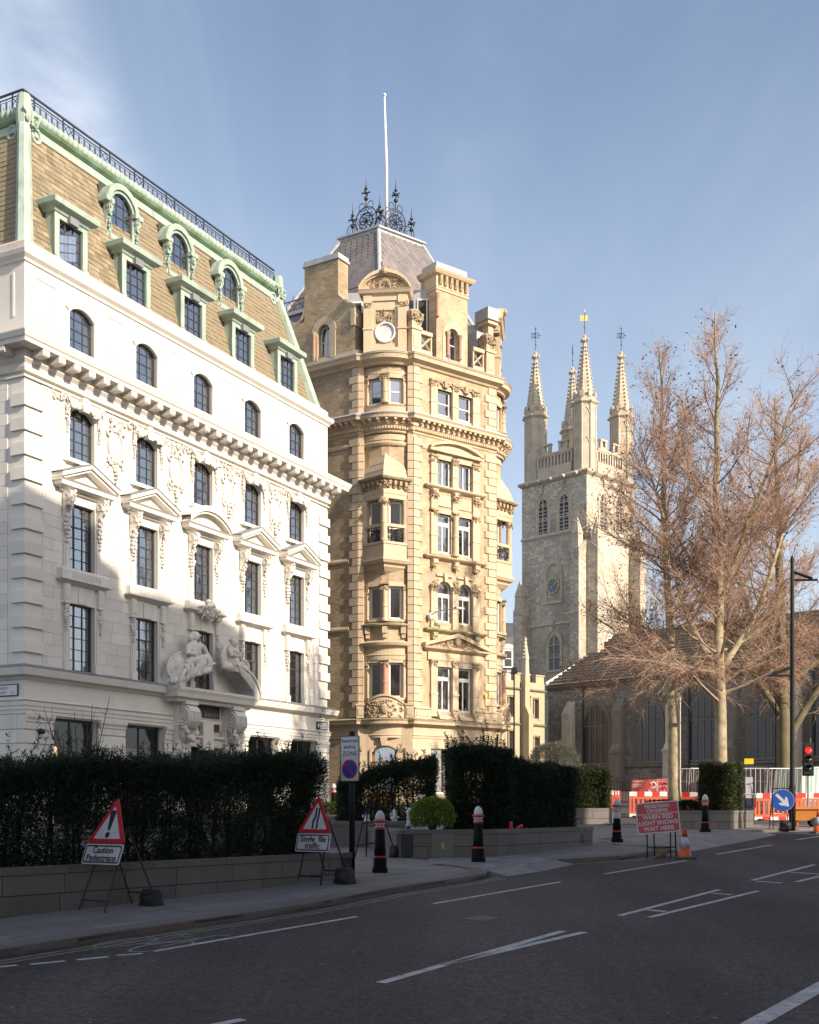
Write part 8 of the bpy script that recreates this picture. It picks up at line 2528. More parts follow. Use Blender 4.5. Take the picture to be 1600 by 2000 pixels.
for xx in (-0.42, 0.4): MB().box(xx - 0.03, xx + 0.03, -0.2, 0.2, 0.0, 0.22).build('stand', MT['eq_or'], o, WM[o.name])

# --- plastic works barriers: orange-red panels with red and white boards
MT['bar_or'] = mat('barrier_orange', (0.62, 0.10, 0.035), 0.45); MT['bar_w'] = mat('barrier_white', (0.62, 0.60, 0.58), 0.5); MT['bar_r'] = mat('barrier_red', (0.50, 0.02, 0.02), 0.45)


def barrier(x, y, rz, label, grp='red and white plastic works barriers'):
    o = thing('works_barrier', at(x, y, gz(y), rz), label, 'barrier', grp)
    M0 = WM[o.name]
    m_ = MB()
    for (x0, x1, z0, z1) in ((-0.9, -0.82, 0.12, 0.78), (0.82, 0.9, 0.12, 0.78), (-0.82, 0.82, 0.12, 0.2), (-0.82, 0.82, 0.70, 0.78)): m_.box(x0, x1, -0.03, 0.03, z0, z1)
    m_.build('frame', MT['bar_or'], o, M0)
    for i in range(9): MB().box(-0.76 + i * 0.18, -0.68 + i * 0.18, -0.02, 0.02, 0.2, 0.70).build('bar', MT['bar_or'], o, M0)
    for (z0, z1) in ((0.80, 0.98), (0.0, 0.12)):
        for i in range(6): MB().box(-0.9 + 0.3 * i, -0.6 + 0.3 * i, -0.035 if i % 2 else -0.034, 0.03, z0, z1).build('board', MT['bar_r'] if i % 2 else MT['bar_w'], o, M0)
    for s in (-1, 1): MB().box(s * 0.7 - 0.06, s * 0.7 + 0.06, -0.28, 0.28, -0.0, 0.05).build('foot', MT['sandbag'], o, M0)


for i, (x, y, rz, lab) in enumerate(((9.45, 46.9, R(5), 'red and white works barrier left of the near tree trunk'), (11.1, 46.3, R(-20), 'red and white works barrier between the two tree trunks'), (13.45, 43.9, R(6), 'red and white works barrier right of the hedge cube behind the blue sign'), (14.9, 44.4, R(8), 'red and white works barrier under the traffic light'), (16.4, 44.9, R(12), 'red and white works barrier at the picture edge'), (8.4, 49.0, R(70), 'red and white works barrier standing end on by the railings'))):
    barrier(x, y, rz, lab)
MT['galv'] = mat('galvanised_steel', (0.42, 0.40, 0.38), 0.45, metal=0.5)


def steel_barrier(x, y, rz, tilt, label):
    o = thing('steel_barrier', at(x, y, gz(y) + 0.02, rz, R(tilt)), label, 'barrier', 'galvanised steel barriers stacked upright')
    M0 = WM[o.name]
    MB().tube([(-0.55, 0, 0.15), (-0.55, 0, 1.78), (-0.48, 0, 1.86), (0.48, 0, 1.86), (0.55, 0, 1.78), (0.55, 0, 0.15), (-0.55, 0, 0.15)], 0.026, 6).build('frame', MT['galv'], o, M0)
    for i in range(5): MB().tube([(-0.37 + i * 0.185, 0, 0.9), (-0.37 + i * 0.185, 0, 1.86)], 0.018, 5).build('bar', MT['galv'], o, M0)
    MB().tube([(-0.55, 0, 0.9), (0.55, 0, 0.9)], 0.02, 5).build('rail', MT['galv'], o, M0)


for (x, y, rz, tl, lab) in ((13.0, 45.2, R(5), 0, 'upright galvanised steel barrier nearest the hedge cube'), (13.95, 45.4, R(8), 6, 'tilted galvanised steel barrier behind the blue keep right sign'), (14.25, 45.7, R(14), 9, 'second tilted galvanised steel barrier behind the lamp column'), (15.0, 45.5, R(4), 2, 'galvanised steel barrier directly behind the traffic light'), (10.75, 47.6, R(-5), 8, 'leaning galvanised steel barrier just right of the near tree trunk'), (11.5, 47.4, R(10), 4, 'galvanised steel barrier among the red barriers left of the hedge cube')): steel_barrier(x, y, rz, tl, lab)
# orange netting roll behind the trees
o = thing('barrier_stack', at(11.85, 46.9, gz(46.9), R(-12)), 'stack of orange plastic barrier panels stood on end left of the hedge cube', 'barrier stack')
for i in range(7): MB().box(-0.5 + i * 0.15, -0.40 + i * 0.15, -0.5 + 0.03 * i, 0.5, 0.85, 1.75 - 0.06 * abs(i - 3)).move(Matrix.Rotation(R(6), 4, 'Y')).build('panel', MT['bar_or'] if i % 3 else MT['bar_w'], o, WM[o.name])
for i in range(3): MB().box(-0.5 + 0.36 * i, -0.3 + 0.36 * i, -0.4, 0.4, 0.0, 0.86).build('support', MT['galv'], o, WM[o.name])
# small crossing-closed sign and cream cabin
o = thing('closed_crossing_sign', at(10.25, 48.6, gz(48.6)), 'small red A frame sign reading crossing not in use beside the tree trunk', 'road sign')
T = WM[o.name] @ Matrix.Rotation(R(-8), 4, 'Z') @ Matrix.Rotation(R(-10), 4, 'X') @ Matrix.Translation((0, 0, 1.18))
MB().prism(rounded(0.46, 0.62, 0.03), 0, 0.014, 'y').build('board_edge', MT['sg_white'], o, T); MB().prism(rounded(0.43, 0.59, 0.03), -0.003, 0, 'y').build('board', MT['sg_red'], o, T)
for (t, z) in (('CROSSING', 0.2), ('NOT IN', 0.0), ('USE', -0.18)): text_part('lettering', t, 0.085 if z > .1 else 0.13, MT['sg_white'], o, T, 0, z, -0.005, bold=0.001)
for s in (-1, 1): MB().tube([(s * 0.22, 0.1, 1.45), (s * 0.25, 0.55, 0)], 0.015, 5).build('leg', MT['sg_white'], o, WM[o.name]); MB().tube([(s * 0.22, 0.05, 1.4), (s * 0.24, -0.2, 0)], 0.015, 5).build('leg', MT['sg_white'], o, WM[o.name])
o = thing('site_cabin', at(17.6, 48.5, gz(48.5), R(8)), 'pale mint green site cabin at the picture edge beyond the traffic light', 'cabin')
MB().box(-1.9, 2.2, 0, 2.2, 0.55, 1.95).build('body', mat('mint_panel', (0.42, 0.62, 0.52), 0.6, (0.36, 0.54, 0.46), 2.0, 0.8), o, WM[o.name]); MB().box(-1.95, 2.2, -0.03, 2.2, 0.25, 0.58).build('skirt', mat('grey_skirt', (0.2, 0.19, 0.18), 0.7), o, WM[o.name])
for i in range(4): MB().box(-1.7 + i * 0.9, -1.62 + i * 0.9, -0.03, 0, 0.6, 1.95).build('rib', MT['bar_w'], o, WM[o.name])
for xx in (-1.5, 1.6): MB().box(xx - 0.1, xx + 0.1, 0.2, 2.0, 0, 0.26).build('skid', MT['sandbag'], o, WM[o.name])
# map totem with yellow cap
o = thing('map_totem', at(12.95, 45.9, gz(45.9), R(-10)), 'slim dark blue street map totem with yellow cap behind the hedge cube', 'sign')
MB().box(-0.16, 0.16, -0.05, 0.05, 0, 2.05).build('panel', mat('totem_blue', (0.03, 0.035, 0.07), 0.4), o, WM[o.name]); MB().box(-0.17, 0.17, -0.06, 0.06, 2.05, 2.26).build('cap', mat('totem_yellow', (0.75, 0.52, 0.01), 0.45), o, WM[o.name])
MB().box(-0.14, 0.14, -0.056, -0.05, 0.75, 1.55).build('map_sheet', MT['sg_white'], o, WM[o.name])

# --- churchyard railings with banner, posts
MT['rail_red'] = mat('oxide_railing', (0.085, 0.03, 0.035), 0.6)
o = thing('churchyard_railings', at(9.6, 60.0, gz(60)), 'dark oxide red churchyard railings behind the works barriers', 'railings')
M0 = WM[o.name]
for z in (0.18, 1.22): MB().box(0, 9.2, -0.02, 0.02, z, z + 0.05).build('rail', MT['rail_red'], o, M0)
bar_me = MB(); bar_me.tube([(0, 0, 0), (0, 0, 1.4)], 0.016, 4); bar_me.tube([(0, 0, 1.4), (0, 0, 1.52)], [0.024, 0.002], 4); bme = bar_me.mesh('bar', MT['rail_red'])
for i in range(66): link_mesh('bar', bme, o, M0 @ Matrix.Translation((0.07 + 0.138 * i, 0, 0)))
o = thing('red_banner', at(11.7, 59.9, gz(60) + 0.98), 'red banner with white question mark tied to the churchyard railings', 'banner')
MB().box(-0.66, 0.66, 0.0, 0.02, -0.36, 0.36).build('sheet', mat('banner_red', (0.45, 0.06, 0.045), 0.7), o, WM[o.name])
MB().ring((0.42, -0.012, 0.08), 0.13, 0.13, 0.045, 14, 5, R(-90), R(160)).build('question_hook', MT['sg_white'], o, WM[o.name]); MB().blob((0.24, -0.012, -0.2), (0.07, 0.01, 0.07), 10, 5).build('question_dot', MT['sg_white'], o, WM[o.name])
MB().tube([(0.42, -0.012, -0.05), (0.3, -0.012, -0.1)], 0.045, 5).build('question_stem', MT['sg_white'], o, WM[o.name])
for (x0, x1, z, h) in ((-0.6, -0.05, 0.24, 0.07), (-0.6, -0.1, 0.12, 0.025), (-0.6, -0.2, 0.07, 0.025), (-0.6, -0.12, 0.02, 0.025), (-0.6, -0.3, -0.03, 0.025), (-0.6, -0.54, -0.24, 0.06)): MB().box(x0, x1, -0.004, 0, z, z + h).build('print_line', mat('banner_print', (0.5, 0.4, 0.38), 0.6) if 'banner_print' not in bpy.data.materials else bpy.data.materials['banner_print'], o, WM[o.name])
for (x, y, h, lab, r) in ((8.0, 92.0, 9.2, 'thin black lamp standard in front of the church porch', 0.07), (11.25, 50.0, 4.9, 'thin pale grey pole right of the near tree trunk', 0.035), (16.75, 55.0, 6.0, 'thin dark pole in front of the church windows', 0.04)):
    o = thing('thin_pole', at(x, y, gz(y)), lab, 'pole')
    MB().lathe([(r * 1.3, 0), (r, 1.0), (r * 0.8, h)], 8).build('shaft', MT['blk_frame'] if y != 50 else MT['galv'], o, WM[o.name])
    if y == 92.0: MB().tbox(-0.25, 0.25, -0.25, 0.25, h, h + 0.45, 0.08).build('lantern', MT['blk_frame'], o, WM[o.name])
    else: MB().blob((0, 0, h), (r * 1.2, r * 1.2, r * 1.6), 8, 5).build('cap', MT['blk_frame'], o, WM[o.name])

# ================================================================== the court and its neighbours across the street, behind the viewer's right shoulder
hs2 = Vector((SUN_DIR.x, SUN_DIR.y)); tel = math.tan(SUN_EL); hs2.normalize()
cA, cB = Vector((15.1, 16.6)), Vector((32.0, 26.9)); cdir = (cB - cA).normalized(); cn = Vector((cdir.y, -cdir.x))
sk = []  # unseen court: skyline shaped to throw the shadow edge on the white front
for (u, z) in ((-1.5, 13.0), (0, 12.7), (1.7, 12.4), (3.55, 12.0), (3.6, 10.9), (4.75, 10.5), (4.8, 9.7), (8.4, 9.9), (10.5, 9.9), (11.8, 9.6), (12.6, 9.3)):
    p = FW @ Vector((u, 0, 0)); p2 = Vector((p.x, p.y))
    t = (cA - p2).dot(cn) / hs2.dot(cn)
    h = z + t * tel
    s = (p2 + hs2 * t - cA).dot(cdir)
    sk.append((s, h))
FC = fr(cA.x, cA.y, math.atan2(cdir.x, cdir.y))
court = thing('court_building', fr(cA.x, cA.y, math.atan2(cdir.x, cdir.y), gz(16)), 'stone court building with stepped skyline on the far side of the street', 'building')
m_ = MB(); m_.prism([(sk[0][0], -2.0)] + sk + [(sk[-1][0], -2.0)], -9.0, 0.0, 'y'); m_.build('front_range', MT['stone_plain'], court, FC)
m_ = MB(); m_.prism([(15.1, 16.5), (22, 10), (20, -45), (5.0, -45), (9.0, -4)], -2.0, 31.5, 'z')
m_.build('long_range', MT['stone_plain'], court)

# ================================================================== hedges and shrubs
def leaf_mat(name, c1, c2, rough=0.6, trans=0.25):
    m = bpy.data.materials.new(name); m.use_nodes = True
    N, L = m.node_tree.nodes, m.node_tree.links
    bs = N['Principled BSDF']; bs.inputs['Roughness'].default_value = rough; bs.inputs['Specular IOR Level'].default_value = 0.3
    g = N.new('ShaderNodeNewGeometry')
    mx = N.new('ShaderNodeMix'); mx.data_type = 'RGBA'; mx.inputs['A'].default_value = (*c1, 1); mx.inputs['B'].default_value = (*c2, 1)
    L.new(g.outputs['Random Per Island'], mx.inputs['Factor'])
    L.new(mx.outputs['Result'], bs.inputs['Base Color'])
    if trans:
        tr = N.new('ShaderNodeBsdfTranslucent'); L.new(mx.outputs['Result'], tr.inputs['Color'])
        ms = N.new('ShaderNodeMixShader'); ms.inputs[0].default_value = trans
        out = N['Material Output']; L.new(bs.outputs[0], ms.inputs[1]); L.new(tr.outputs[0], ms.inputs[2]); L.new(ms.outputs[0], out.inputs['Surface'])
    return m


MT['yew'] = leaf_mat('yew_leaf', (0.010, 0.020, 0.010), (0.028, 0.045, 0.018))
MT['yew_lit'] = leaf_mat('sunlit_yew_leaf', (0.018, 0.030, 0.010), (0.060, 0.062, 0.018))  # lighter, warmer copy of the yew, sunlight put into the leaf colour
MT['box_leaf'] = leaf_mat('bright_shrub_leaf', (0.09, 0.14, 0.018), (0.20, 0.27, 0.04))
MT['olive'] = leaf_mat('olive_leaf', (0.09, 0.095, 0.07), (0.17, 0.165, 0.12))
MT['wood'] = mat('hedge_stem', (0.05, 0.036, 0.026), 0.9, (0.03, 0.022, 0.018), 6.0, 0.8)


def leaves(P, D, ln, wd_, jit=0.35):
    """one thin quad per leaf: P base points, D unit directions"""
    n = len(P)
    D = D / np.linalg.norm(D, axis=1, keepdims=True)
    S = np.cross(D, rng.normal(size=(n, 3))); S /= np.linalg.norm(S, axis=1, keepdims=True) + 1e-9
    l = (ln * rng.uniform(1 - jit, 1 + jit, n))[:, None]; w = (wd_ * rng.uniform(1 - jit, 1 + jit, n))[:, None]
    a = P - S * w * 0.3; b = P + S * w * 0.3; c = P + D * l + S * w * 0.25; d = P + D * l - S * w * 0.25
    mid = D * l * 0.5
    return np.stack([a, b, c, d], axis=1)


def hedge(name, label, plan_, z0, ztop, m, dens=2600, shell=0.22, spike=0.25, ln=0.085, wd_=0.022, group='clipped yew hedges', holes=0.35, stems=5, holez=(0.15, 0.75)):
    """plan_: quad a,b,c,d (a-b faces the street); ztop(u) gives the top along a-b"""
    a, b, c, d = [np.array(p, float) for p in plan_]
    cen = (a + b + c + d) / 4
    o = thing(name, Matrix.Translation((cen[0], cen[1], z0)), label, 'hedge', group)
    l, w = np.linalg.norm(b - a), np.linalg.norm(d - a)
    pts, dirs = [], []

    def pos(u, v): return a[None] * ((1 - u) * (1 - v))[:, None] + b[None] * (u * (1 - v))[:, None] + c[None] * (u * v)[:, None] + d[None] * ((1 - u) * v)[:, None]
    fwd = np.append((a - d) / np.linalg.norm(a - d), 0); sd = np.append((b - a) / np.linalg.norm(b - a), 0); up = np.array([0, 0, 1.0])
    hgt = np.mean([ztop(t) for t in (0.1, 0.5, 0.9)]) - z0
    zt_ = np.vectorize(ztop)
    for (kind, A_) in (('front', l * hgt), ('back', l * hgt * 0.5), ('top', l * w), ('l', w * hgt), ('r', w * hgt)):
        n = int(A_ * dens)
        u, v, h = rng.random(n), rng.random(n), rng.random(n)
        dep = np.abs(rng.normal(0, shell, n))
        if kind == 'front': v = dep / w; nrm = fwd
        elif kind == 'back': v = 1 - dep / w; nrm = -fwd
        elif kind == 'l': u = dep / l; nrm = -sd
        elif kind == 'r': u = 1 - dep / l; nrm = sd
        else: nrm = up
        u, v = np.clip(u, 0, 1), np.clip(v, 0, 1)
        xy = pos(u, v)
        zt = zt_(u)
        z = z0 + (zt - z0) * h if kind != 'top' else zt - dep
        # ragged surface and thin places that let light through
        q = np.array([mnoise.noise(Vector((p[0] * 2.2, p[1] * 2.2, zz * 2.2))) for p, zz in zip(xy, z)])
        rel = (z - z0) / (zt - z0 + 1e-6)
        thin = (q > 0.12) & (rel > holez[0]) & (rel < holez[1]) & (rng.random(n) < holes * 2.2)
        keep = ~thin
        P = np.column_stack([xy, z])[keep] + nrm[None] * (q[keep, None] * 0.13)
        if kind == 'top': P[:, 2] += q[keep] * 0.10
        Dn = nrm[None] * 0.7 + rng.normal(size=P.shape) * 0.7 + up[None] * 0.25
        pts.append(P); dirs.append(Dn)
    # upright shoots along the top
    n = int(l * w * 34)
    u, v = rng.random(n), rng.random(n)
    xy = pos(u, v); zt = zt_(u)
    sl_ = rng.gamma(2.0, spike / 2.4, n)
    for k in range(n):
        m2 = int(8 + sl_[k] * 60)
        t = rng.random(m2)
        lean_ = rng.normal(0, 0.35, 2)
        P = np.column_stack([xy[k, 0] + lean_[0] * t * sl_[k], xy[k, 1] + lean_[1] * t * sl_[k], zt[k] - 0.05 + t * sl_[k]])
        pts.append(P); dirs.append(rng.normal(size=P.shape) * 0.8 + np.array([lean_[0], lean_[1], 0.6])[None])
    P, Dn = np.concatenate(pts), np.concatenate(dirs)
    quads_mesh('foliage', leaves(P, Dn, ln, wd_), m, o)
    m_ = MB()
    for k in range(int(l * stems)):
        t = (k + random.random()) / (l * stems); vv = random.uniform(0.3, 0.7)
        p = pos(np.array([t]), np.array([vv]))[0]; zt = ztop(t)
        q = [(p[0], p[1], z0 - 0.1), (p[0] + random.uniform(-.1, .1), p[1] + random.uniform(-.1, .1), z0 + (zt - z0) * 0.5), (p[0] + random.uniform(-.2, .2), p[1] + random.uniform(-.2, .2), zt - 0.15)]
        m_.tube(q, [0.03, 0.02, 0.008], 5)
        for j in range(6):
            h = random.uniform(0.15, 0.85); bx_ = p[0] + random.uniform(-.05, .05); by_ = p[1]
            m_.tube([(bx_, by_, z0 + (zt - z0) * h), (bx_ + random.uniform(-.4, .4), by_ + random.uniform(-.4, .4), z0 + (zt - z0) * min(1, h + 0.25))], [0.01, 0.004], 3)
    m_.build('stems', MT['wood'], o, kind='stuff')
    return o


def off(p, n, d): return (p[0] + n[0] * d, p[1] + n[1] * d)


h1a = Vector((w1e.x, w1e.y)) - wd * 9.6; h1b = Vector((w1e.x, w1e.y)) - wd * 0.25
hedge('yew_hedge', 'long dark ragged yew hedge nearest the camera above the granite wall', [off(h1a, wnv, 0.32), off(h1b, wnv, 0.32), off(h1b, wnv, 1.35), off(h1a, wnv, 1.35)], 1.0, lambda t: 2.28 + 0.42 * t + 0.05 * math.sin(t * 17), MT['yew'], dens=6800, shell=0.26, spike=0.22, ln=0.06, wd_=0.017, holes=0.26)
hedge('yew_hedge', 'tall dark yew hedge with spiky top in the angled planter', [(0.90, 26.3), (2.35, 26.8), (2.0, 28.3), (0.82, 27.6)], 1.3, lambda t: 3.20 - 0.12 * abs(t - 0.5), MT['yew'], dens=5600, shell=0.28, spike=0.30, ln=0.075, wd_=0.02, holes=0.24)
hedge('yew_hedge', 'lower dark yew hedge running right beside the tall one', [(2.2, 26.7), (4.1, 29.5), (3.2, 30.3), (1.7, 27.9)], 1.3, lambda t: 2.86 - 0.05 * t + 0.02 * math.sin(t * 9), MT['yew'], dens=4200, shell=0.26, spike=0.10, ln=0.08, wd_=0.022, holes=0.06)
hedge('yew_hedge', 'dark yew hedge behind the fountain basin in front of the tan building', [(-2.05, 35.5), (0.82, 36.1), (0.7, 37.4), (-2.2, 36.8)], 1.35, lambda t: 2.62 + 0.68 * min(1, t * 1.35) - 0.05 * math.sin(t * 11), MT['yew'], dens=3600, shell=0.28, spike=0.24, ln=0.085, wd_=0.026, holes=0.25)
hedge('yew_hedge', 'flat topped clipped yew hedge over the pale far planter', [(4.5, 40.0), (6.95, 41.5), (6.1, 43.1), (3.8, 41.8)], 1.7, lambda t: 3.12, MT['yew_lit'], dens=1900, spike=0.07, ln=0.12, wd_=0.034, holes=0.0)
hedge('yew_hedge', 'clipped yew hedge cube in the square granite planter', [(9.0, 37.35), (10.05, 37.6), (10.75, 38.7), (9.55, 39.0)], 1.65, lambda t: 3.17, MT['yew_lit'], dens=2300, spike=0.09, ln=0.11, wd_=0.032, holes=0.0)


def ball_shrub(name, label, c, r, m, n, ln, wd_, cat='shrub', grp=None):
    o = thing(name, Matrix.Translation((c[0], c[1], c[2] - r[2])), label, cat, grp)
    d = rng.normal(size=(n, 3)); d /= np.linalg.norm(d, axis=1, keepdims=True)
    d[:, 2] = np.where(d[:, 2] < -0.5, -d[:, 2], d[:, 2])
    rad = 1 - np.abs(rng.normal(0, 0.12, n))
    q = np.array([mnoise.noise(Vector(tuple(p * 3.2))) for p in d])
    P = np.array(c)[None] + d * (rad + q * 0.14)[:, None] * np.array(r)[None]
    quads_mesh('foliage', leaves(P, d + rng.normal(size=d.shape) * 0.6, ln, wd_), m, o)
    m_ = MB()
    for k in range(14):
        a, b = random.uniform(0, 6.28), random.uniform(0.2, 0.8)
        m_.tube([(c[0], c[1], c[2] - r[2]), (c[0] + r[0] * b * math.cos(a) * 0.5, c[1] + r[1] * b * math.sin(a) * 0.5, c[2]), (c[0] + r[0] * b * math.cos(a), c[1] + r[1] * b * math.sin(a), c[2] + r[2] * 0.5)], [0.02, 0.012, 0.005], 4)
    m_.build('stems', MT['wood'], o, kind='stuff')


ball_shrub('round_shrub', 'small rounded bright green shrub on the angled planter', (0.50, 26.0, 1.66), (0.47, 0.42, 0.40), MT['box_leaf'], 9000, 0.05, 0.026)
ball_shrub('small_shrub', 'low dark green shrub at the foot of the hedge cube', (8.72, 37.75, 1.80), (0.42, 0.35, 0.26), MT['yew'], 3500, 0.07, 0.03)
ball_shrub('olive_bush', 'grey green feathery bush in front of the church porch', (6.6, 55.0, 3.55), (1.25, 1.0, 1.25), MT['olive'], 9000, 0.14, 0.02)
ball_shrub('low_planting', 'low tufts of green planting at the foot of the far bollard', (-2.6, 45.5, 1.75), (0.9, 0.5, 0.28), MT['box_leaf'], 3000, 0.10, 0.02)

# ================================================================== bare plane trees
MT['bark'] = mat('plane_bark', (0.40, 0.33, 0.21), 0.85, (0.20, 0.16, 0.095), 4.0, 0.5, fine=0.1, bump=0.3, bscale=10)
MT['bark_green'] = mat('mossy_bark', (0.17, 0.145, 0.075), 0.9, (0.10, 0.085, 0.05), 2.0, 0.8, bump=0.4, bscale=8)
MT['limb'] = mat('limb_bark', (0.34, 0.265, 0.185), 0.9, (0.20, 0.155, 0.105), 3.0, 0.7)
MT['twig'] = mat('twig', (0.45, 0.30, 0.22), 0.9, (0.34, 0.22, 0.16), 2.0, 0.8)
MT['dead_leaf'] = leaf_mat('dead_leaf', (0.16, 0.065, 0.028), (0.26, 0.12, 0.05), 0.8, 0.2)


class Segs:
    def __init__(self): self.a, self.b, self.r, self.s = [], [], [], []

    def path(self, pts, r0, r1):
        n = len(pts) - 1
        for i in range(n):
            self.a.append(pts[i]); self.b.append(pts[i + 1]); self.r.append(r0 + (r1 - r0) * i / n); self.s.append(r0 + (r1 - r0) * (i + 1) / n)

    def quads(self, k=3):
        A, B = np.array(self.a), np.array(self.b); r, s = np.array(self.r)[:, None], np.array(self.s)[:, None]
        D = B - A; D /= np.linalg.norm(D, axis=1, keepdims=True) + 1e-9
        ref = np.where(np.abs(D[:, 2:3]) < 0.9, np.array([[0, 0, 1.0]]), np.array([[1.0, 0, 0]]))
        X = np.cross(D, ref); X /= np.linalg.norm(X, axis=1, keepdims=True) + 1e-9
        Y = np.cross(D, X)
        out = []
        for j in range(k):
            t0, t1 = 2 * math.pi * j / k, 2 * math.pi * (j + 1) / k
            o0, o1 = X * math.cos(t0) + Y * math.sin(t0), X * math.cos(t1) + Y * math.sin(t1)
            out.append(np.stack([A + o0 * r, A + o1 * r, B + o1 * s, B + o0 * s], axis=1))
        return np.concatenate(out)


def grow(rr, p, d, length, n, up, wob):
    """a wandering path from p along d that bends upward by up"""
    pts = [tuple(p)]; d = Vector(d).normalized(); p = Vector(p)
    for i in range(n):
        d = (d + Vector((rr.gauss(0, wob), rr.gauss(0, wob), rr.gauss(0, wob) + up / n))).normalized()
        p = p + d * (length / n); pts.append(tuple(p))
    return pts


def plane_tree(label, x, y, H, R0, prof, seed, limbs=46, first=0.22, lean=(0, 0), fork=None, leaf_n=2600, bark='bark', twr=0.0056, sub=13, twn=10, droop=True, grp='bare plane trees', thick=1.0):
    rr = random.Random(seed)
    zg = gz(y)
    o = thing('plane_tree', Matrix.Translation((x, y, zg)), label, 'tree', grp)
    trunk = MB(); limb, tw = Segs(), Segs()
    leaders = []
    n = 14
    pts = [(x + lean[0] * (i / n) + rr.gauss(0, .04) * min(1, i / 4), y + lean[1] * (i / n) + rr.gauss(0, .04), zg + H * i / n) for i in range(n + 1)]
    trunk.tube(pts, [R0 * (1.25 if i == 0 else 1) * (1 - i / (n + 0.6)) ** 0.85 + 0.012 for i in range(n + 1)], 10)
    leaders.append((pts, 1.0))
    if fork:
        for (t, ddx, ddy, frac, rf) in fork:
            i0 = int(t * n); p0 = pts[i0]
            q = grow(rr, p0, (ddx, ddy, 0.8), H * frac, 12, 0.5, 0.05)
            trunk.tube(q, [R0 * rf * (1 - i / 12.6) ** 0.9 + 0.012 for i in range(13)], 8); leaders.append((q, frac))
    tb = trunk.build('trunk', MT[bark], o); tb.data.polygons.foreach_set('use_smooth', [True] * len(tb.data.polygons))
    tips = []
    for (lp, fr_) in leaders:
        m = len(lp) - 1
        cnt = int(limbs * fr_ ** 0.7)
        for k in range(cnt):
            t = first + (0.985 - first) * (k + rr.random()) / cnt if fr_ == 1.0 else 0.12 + 0.86 * (k + rr.random()) / cnt
            i = min(m - 1, int(t * m)); f = t * m - i
            p = Vector(lp[i]).lerp(Vector(lp[i + 1]), f)
            h = (p.z - zg) / H
            ln = prof(h) * rr.uniform(0.65, 1.12) * (1 if fr_ == 1 else 0.8)
            az = rr.uniform(0, 2 * math.pi)
            el = R(2 + 54 * h) + rr.gauss(0, 0.16)
            d = (math.cos(az) * math.cos(el), math.sin(az) * math.cos(el), math.sin(el))
            lpts = grow(rr, p, d, ln, 7, 0.42 if h > 0.3 else 0.15, 0.09)
            rl = 0.009 + 0.0105 * ln * (0.8 + 0.4 * (1 - h)) * thick
            limb.path(lpts, rl, 0.008)
            ns = max(3, int(sub * ln / 3.2))
            for j in range(ns):
                tt = 0.26 + 0.73 * (j + rr.random()) / ns
                ii = min(6, int(tt * 7)); pp = Vector(lpts[ii]).lerp(Vector(lpts[ii + 1]), tt * 7 - ii)
                dd = (Vector(lpts[ii + 1]) - Vector(lpts[ii])).normalized()
                sl = ln * 0.42 * (1.15 - tt) + 0.35
                sd_ = dd + Vector((rr.gauss(0, .55), rr.gauss(0, .55), rr.gauss(0.1, .4)))
                bend = 0.25 if h > 0.3 else -0.5
                sp_ = grow(rr, pp, sd_, sl, 4, bend, 0.16)
                tw.path(sp_, twr * 1.35, twr)
                nt = max(3, int(twn * sl))
                for q in range(nt):
                    t3 = rr.random(); i3 = min(3, int(t3 * 4)); p3 = Vector(sp_[i3]).lerp(Vector(sp_[i3 + 1]), t3 * 4 - i3)
                    d3 = (Vector(sp_[i3 + 1]) - Vector(sp_[i3])).normalized() + Vector((rr.gauss(0, .6), rr.gauss(0, .6), rr.gauss(0.05 if h > .3 else -0.25, .5)))
                    tp = grow(rr, p3, d3, rr.uniform(0.25, 0.7), 2, 0.25 if h > 0.3 else -0.2, 0.25)
                    tw.path(tp, twr * 0.85, twr * 0.55); tips.append(tp[-1])
    quads_mesh('limbs', limb.quads(5), MT['limb' if bark == 'bark' else bark], o)
    quads_mesh('twigs', tw.quads(3), MT['twig'], o, kind='stuff')
    if leaf_n:
        T_ = np.array([tips[i] for i in rng.integers(0, len(tips), leaf_n)]) + rng.normal(0, 0.05, (leaf_n, 3))
        quads_mesh('leaves', leaves(T_, rng.normal(size=T_.shape) + np.array([[0, 0, -0.6]]), 0.085, 0.07), MT['dead_leaf'], o, kind='stuff')
    return o


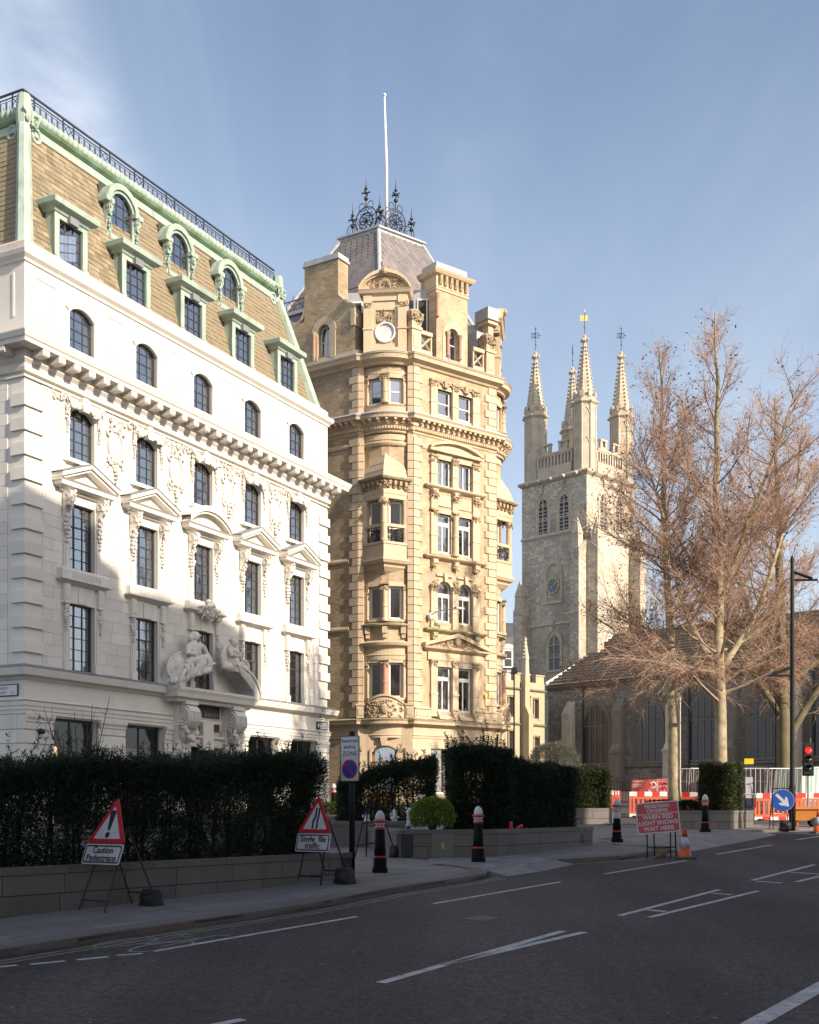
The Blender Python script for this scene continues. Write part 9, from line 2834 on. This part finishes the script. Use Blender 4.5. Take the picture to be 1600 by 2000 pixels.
p1 = lambda h: 5.4 * (1.0 - h) ** 0.62 * (1.0 if h > 0.27 else 1.12) * (1 - 0.55 * max(0, h - 0.75))
plane_tree('bare plane tree with slim straight trunk nearest the church tower', 9.95, 45.0, 17.6, 0.215, p1, 3, limbs=56, first=0.24, lean=(-0.55, 0.2), leaf_n=3800, sub=17, twn=14)
plane_tree('taller bare plane tree forking low behind the hedge cube', 11.4, 44.0, 18.6, 0.24, p1, 8, limbs=56, first=0.22, lean=(-0.15, 0.1), fork=[(0.30, -0.42, 0.1, 0.5, 0.5), (0.34, 0.5, 0.15, 0.55, 0.5), (0.45, 0.35, -0.2, 0.42, 0.4)], leaf_n=3400, sub=15, twn=13)
p3_ = lambda h: 4.2 * (1 - h) ** 0.5
plane_tree('big mossy limbed bare tree in the churchyard at the picture edge', 19.4, 62.0, 21.0, 0.36, p3_, 21, limbs=60, first=0.34, lean=(-0.6, 0), fork=[(0.22, -0.65, 0.0, 0.62, 0.55), (0.2, 0.55, 0.1, 0.7, 0.6), (0.26, -0.25, 0.2, 0.6, 0.5), (0.3, 0.9, 0, 0.5, 0.45)], leaf_n=1200, bark='bark_green', twr=0.010, sub=12, twn=8)
plane_tree('bare plane tree just outside the picture that dapples the tan building', 25.0, 47.9, 28.5, 0.5, lambda h: 4.3 * (1 - h) ** 0.5, 33, limbs=60, first=0.3, fork=[(0.35, -0.5, 0.2, 0.55, 0.6), (0.3, 0.5, -0.3, 0.6, 0.6), (0.4, 0.1, 0.5, 0.5, 0.5)], leaf_n=600, sub=9, twn=5, twr=0.022, thick=2.2)
# young sapling behind the near hedge
zg = gz(30)
o = thing('sapling', Matrix.Translation((-8.3, 30.0, zg)), 'thin leafless young tree standing in front of the white building', 'tree')
sg_ = Segs(); rr = random.Random(4)
for k in range(9):
    st_ = grow(rr, (-8.3 + rr.uniform(-.1, .1), 30 + rr.uniform(-.1, .1), zg), (rr.gauss(0, .10), rr.gauss(0, .1), 1), rr.uniform(2.6, 3.9), 8, 0.3, 0.06)
    sg_.path(st_, 0.022, 0.006)
    for q in range(16):
        t = rr.uniform(0.35, 0.98); i = min(7, int(t * 8)); p = Vector(st_[i])
        sg_.path(grow(rr, p, (rr.gauss(0, .7), rr.gauss(0, .7), 0.8), rr.uniform(0.25, 0.6), 3, 0.4, 0.2), 0.006, 0.003)
quads_mesh('stems', sg_.quads(4), MT['wood'], o)

# ------------------------------------------------------------------ lettering becomes plain mesh
dg = bpy.context.evaluated_depsgraph_get()
for o in [o for o in scene.objects if o.type == 'FONT']:
    me = bpy.data.meshes.new_from_object(o.evaluated_get(dg))
    me.name = 'lettering'
    par, ml_ = o.parent, o.matrix_local.copy()
    bpy.data.objects.remove(o, do_unlink=True)
    n_ = bpy.data.objects.new('lettering', me)
    COL.objects.link(n_)
    n_.parent = par
    n_.matrix_local = ml_
